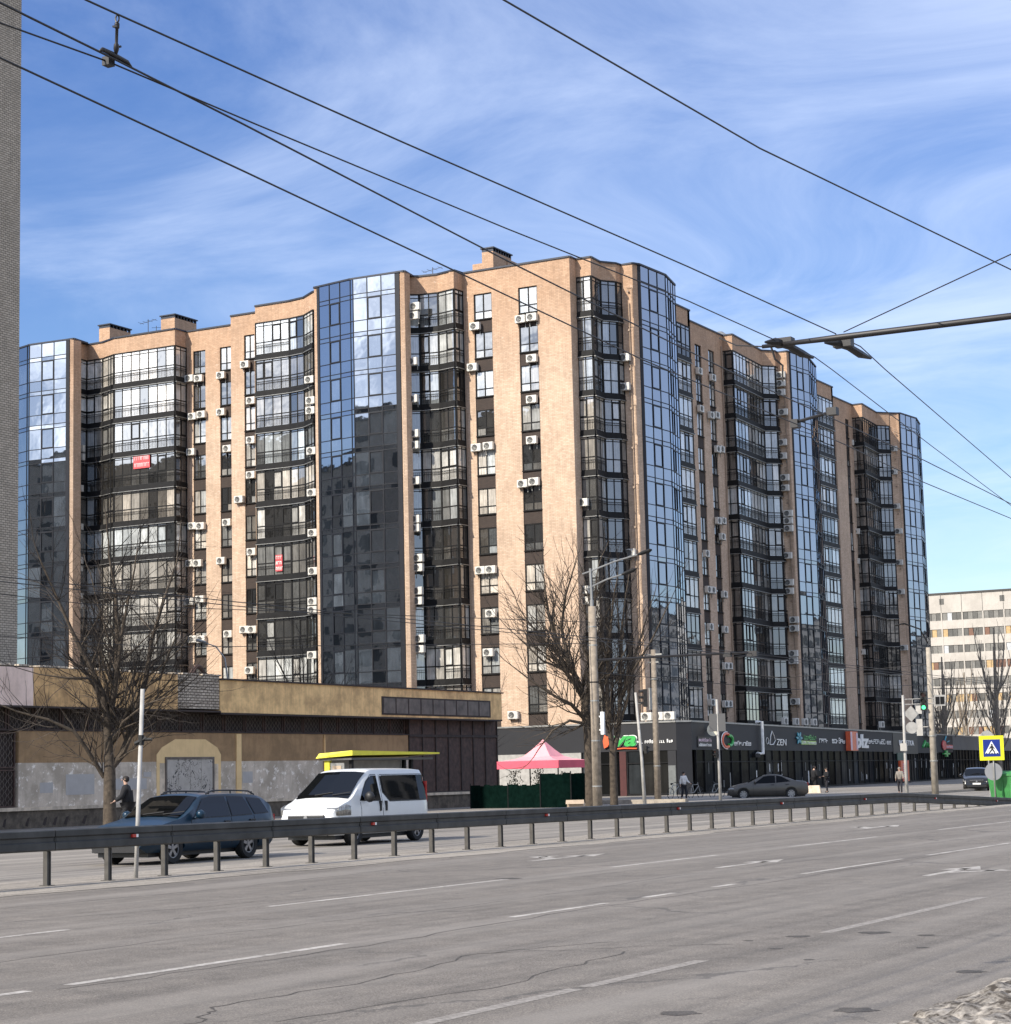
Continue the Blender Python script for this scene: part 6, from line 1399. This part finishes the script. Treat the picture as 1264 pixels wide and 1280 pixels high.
    ws = topglass(*spec['ws'], 'windscreen', spec.get('wsin', .97))
    topglass(*spec['rw'], 'rear_window')
    for s_ in (1, -1):
        m = MB(); y = .3 if s_ > 0 else -.25; xa = spec['ws'][0]+(spec['ws'][1]-spec['ws'][0])*.93
        m.tube([(xa, y, lerp_prof(top, xa)+.05), (xa-.1, y+.5, lerp_prof(top, xa-.1)+.05)], .012, 4); m.build('wiper', 'trim', ws)
    for ax in spec['axles']:
        for s_ in (1, -1):
            w_ = empty('wheel', (0, 0, 0)); w_.parent = o
            yc = s_*(Wd/2-.13); m = MB(); k = 28
            pr_ = [(R_*.62, -.10), (R_*.93, -.11), (R_, -.07), (R_, .07), (R_*.93, .11), (R_*.62, .10)]
            for i in range(k):
                a0, a1 = 2*math.pi*i/k, 2*math.pi*(i+1)/k
                for (ra, ya), (rb, yb) in zip(pr_, pr_[1:]):
                    m.face([(ax+ra*math.cos(a0), yc+ya, R_+ra*math.sin(a0)), (ax+rb*math.cos(a0), yc+yb, R_+rb*math.sin(a0)), (ax+rb*math.cos(a1), yc+yb, R_+rb*math.sin(a1)), (ax+ra*math.cos(a1), yc+ya, R_+ra*math.sin(a1))])
            m.build('tyre', 'tyre', w_, True)
            m = MB(); m.cyl((ax, yc-s_*.02, R_), (0, 1, 0), R_*.63, .10, 24, 1); 
            for i in range(spec.get('spokes', 6)):
                a = 2*math.pi*i/spec.get('spokes', 6)+.3; ca, sa = math.cos(a), math.sin(a); pa, pb = -sa*.028, ca*.028
                q = [(ax+ca*.03+pa, R_+sa*.03+pb), (ax+ca*.03-pa, R_+sa*.03-pb), (ax+ca*R_*.6-pa*1.4, R_+sa*R_*.6-pb*1.4), (ax+ca*R_*.6+pa*1.4, R_+sa*R_*.6+pb*1.4)]
                m.hexa([(x, yc+s_*.03, z) for x, z in q], [(x, yc+s_*.075, z) for x, z in q])
            m.tube([(ax+R_*.6*math.cos(2*math.pi*i/24), yc+s_*.075, R_+R_*.6*math.sin(2*math.pi*i/24)) for i in range(25)], .016, 5)
            m.cyl((ax, yc+s_*.06, R_), (0, 1, 0), .045, .05, 12)
            m.build('rim', ['rim', 'rim_dark'], w_)
            if s_ > 0: pass
    # lamps, grille, bumpers, mirrors, handles, plate
    fx = L/2
    for s_ in (1, -1):
        m = MB(); hl = spec['head']; k = 8   # (x0,x1,z0,z1): wraps the front corner
        x0, x1, z0, z1 = hl; rows = []
        for i in range(k+1):
            t_ = i/k; x = x0+(x1-x0)*t_; y = (wx(x)*.975+.02)*s_; zl_ = z0+.0*t_; zh = z0+(z1-z0)*(1-.45*abs(t_-.4)); zh = min(zh, lerp_prof(top, x)-.005)
            rows.append((x+.012, y, zl_, zh))
        rows.append((x1+.03, s_*wx(x1)*.62, z0+.02, min(z0+(z1-z0)*.75, lerp_prof(top, x1)-.02)))
        for a, b in zip(rows, rows[1:]): m.face([(a[0], a[1], a[2]), (b[0], b[1], b[2]), (b[0], b[1], b[3]), (a[0], a[1], a[3])][::s_])
        h_ = m.build('headlight', 'lamp_clear', o, True); sm = h_.modifiers.new('s', 'SOLIDIFY'); sm.thickness = .02
        if 'mirror' in spec:
            mx_, mz_ = spec['mirror']; m = MB(); y = ysurf(mx_, mz_)
            m.tube([(mx_, s_*(y-.01), mz_), (mx_-.02, s_*(y+.08), mz_+.04)], .025, 6)
            m.tube([(mx_+.06, s_*(y+.16), mz_+.09), (mx_+.03, s_*(y+.16), mz_+.09), (mx_-.04, s_*(y+.16), mz_+.09), (mx_-.06, s_*(y+.16), mz_+.09)], [.03, .085, .10, .095] if spec.get('bigmirror') is None else [.05, .12, .15, .14], 10)
            m.build('wing_mirror', spec.get('mirrormat', paint), o, True)
        for hx, hz_ in spec.get('handles', ()):
            m = MB(); y = ysurf(hx, hz_)
            if spec.get('vhandle'): m.box(hx-.03, hx+.03, s_*y-.02, s_*y+.04*s_+.0, hz_-.13, hz_+.13) if s_ > 0 else m.box(hx-.03, hx+.03, -y-.04, -y+.02, hz_-.13, hz_+.13)
            else: m.tube([(hx-.1, s_*(y+.015), hz_), (hx+.1, s_*(y+.015), hz_)], .02, 6)
            m.build('door_handle', 'trim', o)
        for sx in spec.get('seams', ()):
            m = MB(); pts_ = []
            for i in range(9):
                z = sx[1]+(sx[2]-sx[1])*i/8; pts_.append((sx[0]+(sx[3] if len(sx) > 3 else 0)*i/8, s_*(ysurf(sx[0], z)+.001), z))
            m.tube(pts_, .007, 4); m.build('door_seam', 'trim', o)
        m = MB(); tl = spec['tail']; x = -fx+.02
        m.box(x-.03, x+.05, s_*wx(x)*.9-.08, s_*wx(x)*.9+.06, tl[0], tl[1]); m.build('tail_light', 'lamp_red', o)
        if 'trimline' in spec:
            m = MB(); xs_ = [spec['trimline'][0]+(spec['trimline'][1]-spec['trimline'][0])*i/12 for i in range(13)]
            m.tube([(x, s_*(ysurf(x, spec['trimline'][2])+.002), spec['trimline'][2]) for x in xs_], .022, 5); m.build('side_moulding', 'trim', o)
        if 'rails' in spec:
            x0, x1 = spec['rails']; m = MB(); y = s_*(ring(0)[7][0]*.98); xs_ = [x0+(x1-x0)*i/8 for i in range(9)]
            m.tube([(x, y, lerp_prof(top, x)+(.06 if 0 < i < 8 else 0)) for i, x in enumerate(xs_)], .018, 6)
            for x in (x0+.1, (x0+x1)/2, x1-.1): m.tube([(x, y, lerp_prof(top, x)-.01), (x, y, lerp_prof(top, x)+.06)], .02, 5)
            m.build('roof_rail', 'trim', o)
    gl = spec['grille']; m = MB(); m.box(fx-.03, fx+.012, -gl[0], gl[0], gl[1], gl[2]); g_ = m.build('grille', 'trim', o)
    m = MB(); m.box(fx-.02, fx+.02, -gl[0]*.98, gl[0]*.98, gl[2]-.025, gl[2]); m.cyl((fx+.015, 0, (gl[1]+gl[2])/2), (1, 0, 0), .055, .02, 16); m.build('badge_bar', 'rim', g_)
    m = MB(); m.box(fx-.05, fx+.015, -.62*Wd/1.8, .62*Wd/1.8, .27, .40); m.build('lower_grille', 'trim', o)
    m = MB(); m.box(fx+.012, fx+.03, -.26, .26, .42, .53); m.build('number_plate', 'numberplate', o)
    m = MB(); m.box(-fx+.2, fx-.25, -Wd/2+.22, Wd/2-.22, .16, zb+.05); m.build('underbody', 'trim', o)
    LOCAL[0] = False
    return o
M2('paint_blue', (.006, .026, .050), .32, .2, .06, 1, .4, .15); M2('paint_white', (.62, .63, .62), .35, 0, .04, 1, .5, .4); M2('paint_grey', (.085, .08, .072), .35, .4, .06, 1, .5, .2); M2('paint_black', (.012, .013, .015), .25, .2, .1, 1, .5, .5)
wagon = dict(L=4.75, W=1.78, zb=.25, wr=.325, axles=(1.50, -1.22), spokes=5, taper=.80,
    top=[(-2.375, .58), (-2.36, .90), (-2.22, 1.14), (-1.98, 1.36), (-1.6, 1.42), (-.6, 1.455), (.15, 1.445), (.42, 1.38), (.85, 1.15), (1.22, .96), (1.6, .90), (2.1, .79), (2.30, .68), (2.375, .50)],
    belt=[(-2.4, .93), (-1.5, .93), (0, .90), (1.2, .86), (2.4, .6)], ws=(.38, 1.20), rw=(-2.25, -2.0), head=(1.98, 2.30, .58, .76), tail=(.70, .95), grille=(.42, .52, .66), mirror=(.78, .93),
    windows=[[(-.52, .96), (.36, .95), (.80, .93), (.30, 1.34), (-.02, 1.38), (-.52, 1.38)], [(-1.36, .98), (-.60, .96), (-.60, 1.38), (-1.20, 1.36)], [(-2.02, 1.0), (-1.45, .985), (-1.30, 1.345), (-1.80, 1.30)]],
    handles=[(-.38, .84), (-1.32, .85)], seams=[(-.56, .35, .95), (-1.42, .55, .95), (.88, .35, .9)], trimline=(-1.9, 1.1, .52), rails=(-1.75, .05))
vehicle('parked_car', wagon, 'paint_blue', (-28.25, 36.85, 0), R(-90), 'dark blue estate car with roof rails seen behind the crash barrier', 'car')
van = dict(L=4.78, W=1.90, zb=.27, wr=.335, axles=(1.46, -1.64), spokes=5, taper=.86,
    top=[(-2.39, .75), (-2.38, 1.55), (-2.32, 1.86), (-2.15, 1.93), (-1.0, 1.955), (.35, 1.95), (.62, 1.90), (.95, 1.70), (1.35, 1.42), (1.68, 1.20), (2.0, 1.10), (2.22, .98), (2.34, .78), (2.39, .55)],
    belt=[(-2.4, 1.13), (0, 1.12), (.9, 1.10), (1.7, .98), (2.4, .7)], ws=(.68, 1.66), wsin=1.0, rw=(-2.37, -2.335), head=(1.72, 2.20, .78, 1.06), tail=(.9, 1.6), grille=(.55, .66, .80), mirror=(1.02, 1.14), bigmirror=1, mirrormat='trim',
    windows=[[(.22, 1.14), (.55, 1.14), (1.18, 1.16), (.78, 1.62), (.52, 1.78), (.28, 1.78)], [(-2.25, 1.12), (-.25, 1.12), (.04, 1.35), (.06, 1.74), (.02, 1.78), (-2.25, 1.78)]],
    handles=[(.28, .98), (.0, .98)], vhandle=1, seams=[(.14, .35, 1.80), (1.20, .4, 1.1)])
vehicle('parked_van', van, 'paint_white', (-30.2, 46.85, 0), R(-90), 'white panel minibus with dark tinted side windows behind the crash barrier', 'van')
sedan = dict(L=4.6, W=1.80, zb=.24, wr=.33, axles=(1.38, -1.32), spokes=8, taper=.76,
    top=[(-2.3, .58), (-2.27, .86), (-2.1, .99), (-1.65, 1.05), (-1.25, 1.20), (-.75, 1.36), (-.2, 1.42), (.25, 1.38), (.75, 1.18), (1.15, .99), (1.7, .88), (2.15, .74), (2.3, .5)],
    belt=[(-2.4, .92), (-1, .92), (0, .90), (1.2, .85), (2.4, .6)], ws=(.30, 1.12), rw=(-1.6, -.85), head=(1.9, 2.2, .56, .72), tail=(.72, .92), grille=(.4, .46, .62), mirror=(.72, .93),
    windows=[[(-.42, .95), (.35, .94), (.74, .93), (.22, 1.30), (-.05, 1.34), (-.42, 1.34)], [(-1.28, 1.02), (-.50, .96), (-.50, 1.34), (-.80, 1.29)]], handles=[(-.28, .84), (-1.1, .85)], seams=[(-.46, .3, .93), (.82, .3, .88)])
vehicle('parked_car', sedan, 'paint_grey', (-43.9, 111.6, 0), R(201.3), 'grey brown sedan parked side-on before the dark shop windows', 'car')
suv = dict(L=4.3, W=1.78, zb=.25, wr=.33, axles=(1.3, -1.3), spokes=5, taper=.80,
    top=[(-2.15, .6), (-2.12, 1.0), (-1.9, 1.3), (-1.4, 1.46), (-.3, 1.50), (.2, 1.44), (.9, 1.04), (1.5, .95), (2.0, .80), (2.15, .5)],
    belt=[(-2.4, .95), (0, .93), (1.2, .88), (2.4, .6)], ws=(.25, .88), rw=(-2.0, -1.6), head=(1.8, 2.1, .60, .78), tail=(.75, 1.0), grille=(.45, .52, .72), mirror=(.6, .96),
    windows=[[(-.5, .98), (.55, .97), (.15, 1.36), (-.5, 1.38)], [(-1.5, 1.0), (-.58, .98), (-.58, 1.38), (-1.3, 1.34)]], handles=[(-.35, .85)], seams=[(-.54, .3, .95)])
vehicle('parked_car', suv, 'paint_black', (-38.4, 135.0, 0), R(-74), 'black hatchback facing the road in front of the grey fascia at the far right', 'car')

# ------------------------------------------------------------------ people
M2('skin', (.42, .27, .20), .6, 0, .08, 5); M2('hair_dark', (.015, .011, .009), .8); M2('cloth_black', (.010, .010, .012), .9); M2('cloth_white', (.62, .60, .58), .9, 0, .1, 4); M2('cloth_trouser', (.014, .014, .02), .9); M2('cloth_grey', (.22, .20, .175), .9, 0, .25, 6); M2('shoe', (.02, .018, .016), .6)
def skinned(name, verts, edges, radii, roots, mat, par, sub=1):
    me = bpy.data.meshes.new(name); me.from_pydata(verts, edges, []); o = bpy.data.objects.new(name, me); link(o, par)
    o.modifiers.new('skin', 'SKIN'); sv = me.skin_vertices[0].data if me.skin_vertices else None
    if sv is None:
        bpy.context.view_layer.objects.active = o; o.select_set(True); bpy.ops.mesh.customdata_skin_add(); sv = me.skin_vertices[0].data
    for i, r_ in enumerate(radii): sv[i].radius = (r_, r_) if isinstance(r_, (int, float)) else r_; sv[i].use_root = (i in roots)
    sb = o.modifiers.new('sub', 'SUBSURF'); sb.levels = sub; sb.render_levels = sub
    dg = bpy.context.evaluated_depsgraph_get(); me2 = bpy.data.meshes.new_from_object(o.evaluated_get(dg)); me2.name = name; o.modifiers.clear(); o.data = me2
    me2.materials.clear(); me2.materials.append(MT[mat]); me2.shade_smooth(); return o
def person(loc, rz, h, label, top_m, leg_m, stride=.22, arms=((.12, .1), (-.12, .1)), coat=False, bag=False, hood=False, bend=0):
    """arms: (forward swing, elbow bend) left and right; body faces -y locally"""
    LOCAL[0] = True; k = h/1.75; o = empty('person', loc, label, 'person', None, rz)
    V_ = lambda x, y, z: (x*k, y*k, z*k)
    hip = {1: V_(.095, 0, .90), -1: V_(-.095, 0, .90)}; sh = {1: V_(.18, -bend, 1.42), -1: V_(-.18, -bend, 1.42)}
    foot = {1: (-stride, 0), -1: (stride, .06)}
    vs, es, rs = [], [], []
    def add(p, r_, par=None):
        vs.append(p); rs.append(r_*k); 
        if par is not None: es.append((par, len(vs)-1))
        return len(vs)-1
    pel = add(V_(0, 0, .96), .12); wa = add(V_(0, -.01, 1.10), .105, pel); ch = add(V_(0, -bend*.6, 1.30), .125, wa); nk = add(V_(0, -bend, 1.47), .055, ch); hd0 = add(V_(0, -bend-.015, 1.56), .062, nk); hd = add(V_(0, -bend-.02, 1.63), .082, hd0); add(V_(0, -bend-.005, 1.71), .060, hd)
    J = {}
    for s_ in (1, -1):
        fy, lift = foot[s_]; kn = V_(s_*.10, fy*.45-.05, .50+lift*.4); an = V_(s_*.10, fy+.02, .09+lift)
        a = add(hip[s_], .085, pel); b = add(kn, .052, a); c = add(an, .036, b); toe = V_(s_*.12, fy-.13, .035+lift); add(toe, .03, c)
        sw, el = arms[0 if s_ > 0 else 1]
        e_ = V_(s_*.24, -bend-sw*.5, 1.15); hnd = V_(s_*.25, -bend-sw-el*.9, .92+el*.75)
        a = add(sh[s_], .055, ch); b = add(e_, .040, a); c = add(hnd, .026, b)
        J[s_] = (hip[s_], kn, an, toe, sh[s_], e_, hnd)
        dirn = (Vector(hnd)-Vector(e_)).normalized(); palm = Vector(hnd)+dirn*.05*k; pi_ = add(tuple(palm), .026, c)
    body_roots = {0}
    sx_ = Vector((1, 0, 0))
    for s_ in (1, -1):
        e_, hnd = Vector(J[s_][5]), Vector(J[s_][6]); d = (hnd-e_).normalized(); side_ = Vector((0, 1, 0)) if abs(d.y) < .8 else Vector((1, 0, 0)); side_ = (side_-d*side_.dot(d)).normalized(); cu2 = d.cross(side_)*s_
        for q, ln_ in enumerate((.062, .075, .08, .072)):
            b0 = hnd+d*.06*k+side_*(.026-.0175*q)*k
            i0 = add(tuple(b0), .0095); i1 = add(tuple(b0+d*ln_*.55*k), .0088, i0); add(tuple(b0+d*ln_*k+cu2*.018*k), .007, i1); body_roots.add(i0)
        b0 = hnd+d*.03*k+side_*.022*k; i0 = add(tuple(b0), .011); i1 = add(tuple(b0+(d*.6+side_)*.028*k), .010, i0); add(tuple(b0+(d*1.0+side_)*.042*k), .008, i1); body_roots.add(i0)
    body = skinned('body', vs, es, rs, body_roots, 'skin', o, 1)
    # nose, and hair or hood
    m = MB(); hc = Vector(V_(0, -bend-.02, 1.635))
    m.tube([hc+Vector((0, -.085, .02))*k, hc+Vector((0, -.108, -.018))*k, hc+Vector((0, -.085, -.03))*k], [.008*k, .016*k, .01*k], 6); 
    for s_ in (1, -1): m.tube([hc+Vector((s_*.085, .0, .02))*k, hc+Vector((s_*.093, .01, -.02))*k], [.012*k, .014*k], 5)
    m.build('nose_and_ears', 'skin', body, True)
    m = MB(); m.tube([hc+Vector((.028, -.088, .022))*k, hc+Vector((.03, -.092, .022))*k], .009*k, 6); m.tube([hc+Vector((-.028, -.088, .022))*k, hc+Vector((-.03, -.092, .022))*k], .009*k, 6); m.build('eyes', 'hair_dark', body)
    hv = [tuple(hc+Vector(v)*k) for v in ((0, .035, -.045), (0, .028, .01), (0, .018, .045), (0, -.012, .062))]
    m = MB(); c0 = hc+Vector((0, .016, 0))*k
    m.tube([c0+Vector((0, .02, -.075))*k, c0+Vector((0, .016, -.05))*k, c0+Vector((0, .012, -.01))*k, c0+Vector((0, .004, .035))*k, c0+Vector((0, -.002, .07))*k, c0+Vector((0, -.002, .092))*k, c0+Vector((0, -.002, .102))*k], [.05*k, .074*k, .088*k, .092*k, .078*k, .048*k, .01*k], 14)
    m.build('hood' if hood else 'hair', top_m if hood else 'hair_dark', o, True)
    tv, te, tr = [V_(0, 0, .90 if not coat else .72), V_(0, 0, .99), V_(0, -.01, 1.12), V_(0, -bend*.6, 1.32), V_(0, -bend*.9, 1.43)], [(0, 1), (1, 2), (2, 3), (3, 4)], [(.16 if not coat else .235)*k, (.165 if not coat else .21)*k, (.150 if not coat else .19)*k, (.165 if not coat else .19)*k, .10*k]
    for s_ in (1, -1):
        a = len(tv); tv += [J[s_][4], J[s_][5], tuple(Vector(J[s_][6])*.96+Vector(J[s_][5])*.04)]; te += [(3, a), (a, a+1), (a+1, a+2)]; tr += [(.082 if not coat else .10)*k, (.062 if not coat else .08)*k, (.048 if not coat else .062)*k]
    skinned('coat' if coat else 'jacket', tv, te, tr, {2}, top_m, o, 1)
    lv, le, lr = [V_(0, 0, .93)], [], [.12*k]
    for s_ in (1, -1):
        a = len(lv); lv += [J[s_][0], J[s_][1], tuple(Vector(J[s_][2])+Vector((0, 0, .03)))]; le += [(0, a), (a, a+1), (a+1, a+2)]; lr += [.102*k, .072*k, .056*k]
    skinned('trousers', lv, le, lr, {0}, leg_m, o, 1)
    for s_ in (1, -1):
        an, toe = Vector(J[s_][2]), Vector(J[s_][3]); m = MB(); m.tube([an+Vector((0, .06, -.035))*k, an+Vector((0, 0, -.03))*k, toe, toe+Vector((0, -.03, 0))*k], [.035*k, .048*k, .040*k, .02*k], 8); m.build('shoe', 'shoe', o, True)
    if bag:
        LOCAL[0] = False
    LOCAL[0] = False
    return o
person((-40.0, 49.4, .13), R(-60), 1.84, 'person in a black coat walking by the bare tree behind the blue car', 'cloth_black', 'cloth_black', .26, ((.16, .14), (-.14, .06)), True, bend=.05)
person((-46.5, 105.6, .10), R(65), 1.62, 'person in a white jacket and black trousers standing at the shop corner', 'cloth_white', 'cloth_trouser', .10, ((.15, .15), (-.05, .05)))
person((-36.9, 114.2, .10), R(10), 1.58, 'person in a beige grey jacket walking beside the red advertising column', 'cloth_grey', 'cloth_trouser', .15, ((.1, .2), (-.1, .1)), hood=True)
person((-47.1, 128.0, .10), R(150), 1.80, 'taller of two people in black before the shop doors, seen from behind', 'cloth_black', 'cloth_black', .12, ((.05, .2), (.05, .15)), True, hood=True)
person((-46.4, 128.4, .10), R(-40), 1.66, 'shorter of two people in black before the shop doors, facing the road', 'cloth_black', 'cloth_trouser', .08, ((.1, .3), (.1, .25)))
# pushchair with the person in white is only a dark frame at this distance
sp = empty('scooter', (-53.5, 121, .1), 'dark scooter parked by the shop window behind the grey sedan', 'scooter')
for i, (x, y, lb) in enumerate(((-50.5, 113.4, 'left of three parked bicycles at the shop corner'), (-49.8, 114.8, 'middle of three parked bicycles at the shop corner'), (-49.0, 116.2, 'right of three parked bicycles at the shop corner'))):
    LOCAL[0] = True; b_ = empty('bicycle', (x, y, .1), lb, 'bicycle', 'bicycles at the shop corner', R(80))
    for wx_ in (-.52, .52):
        w_ = MB(); w_.tube([(wx_+.33*math.cos(2*math.pi*j/24), 0, .33+.33*math.sin(2*math.pi*j/24)) for j in range(25)], .018, 5, cap=False); wo = w_.build('wheel', 'tyre', b_)
        w_ = MB()
        for j in range(8): w_.tube([(wx_, 0, .33), (wx_+.32*math.cos(j*.785), 0, .33+.32*math.sin(j*.785))], .004, 3)
        w_.build('spokes', 'rim', wo)
    m = MB(); F_ = [(-.52, 0, .33), (-.15, 0, .33), (-.28, 0, .80), (.30, 0, .82), (.38, 0, .75), (.52, 0, .33), (.27, 0, .95)]
    for a, c in ((0, 1), (0, 2), (1, 2), (2, 3), (1, 4), (3, 5), (3, 6)): m.tube([F_[a], F_[c]], .018, 5)
    m.build('frame', 'palewall' if i == 1 else 'steel', b_)
    m = MB(); m.tube([(.27, -.27, .98), (.27, 0, .96), (.27, .27, .98)], .014, 5); m.build('handlebar', 'dark', b_); m = MB(); m.tube([(-.40, 0, .88), (-.30, 0, .90), (-.16, 0, .89)], [.07, .05, .02], 6); m.build('saddle', 'black', b_)
    LOCAL[0] = False
bpy.data.objects.remove(sp)
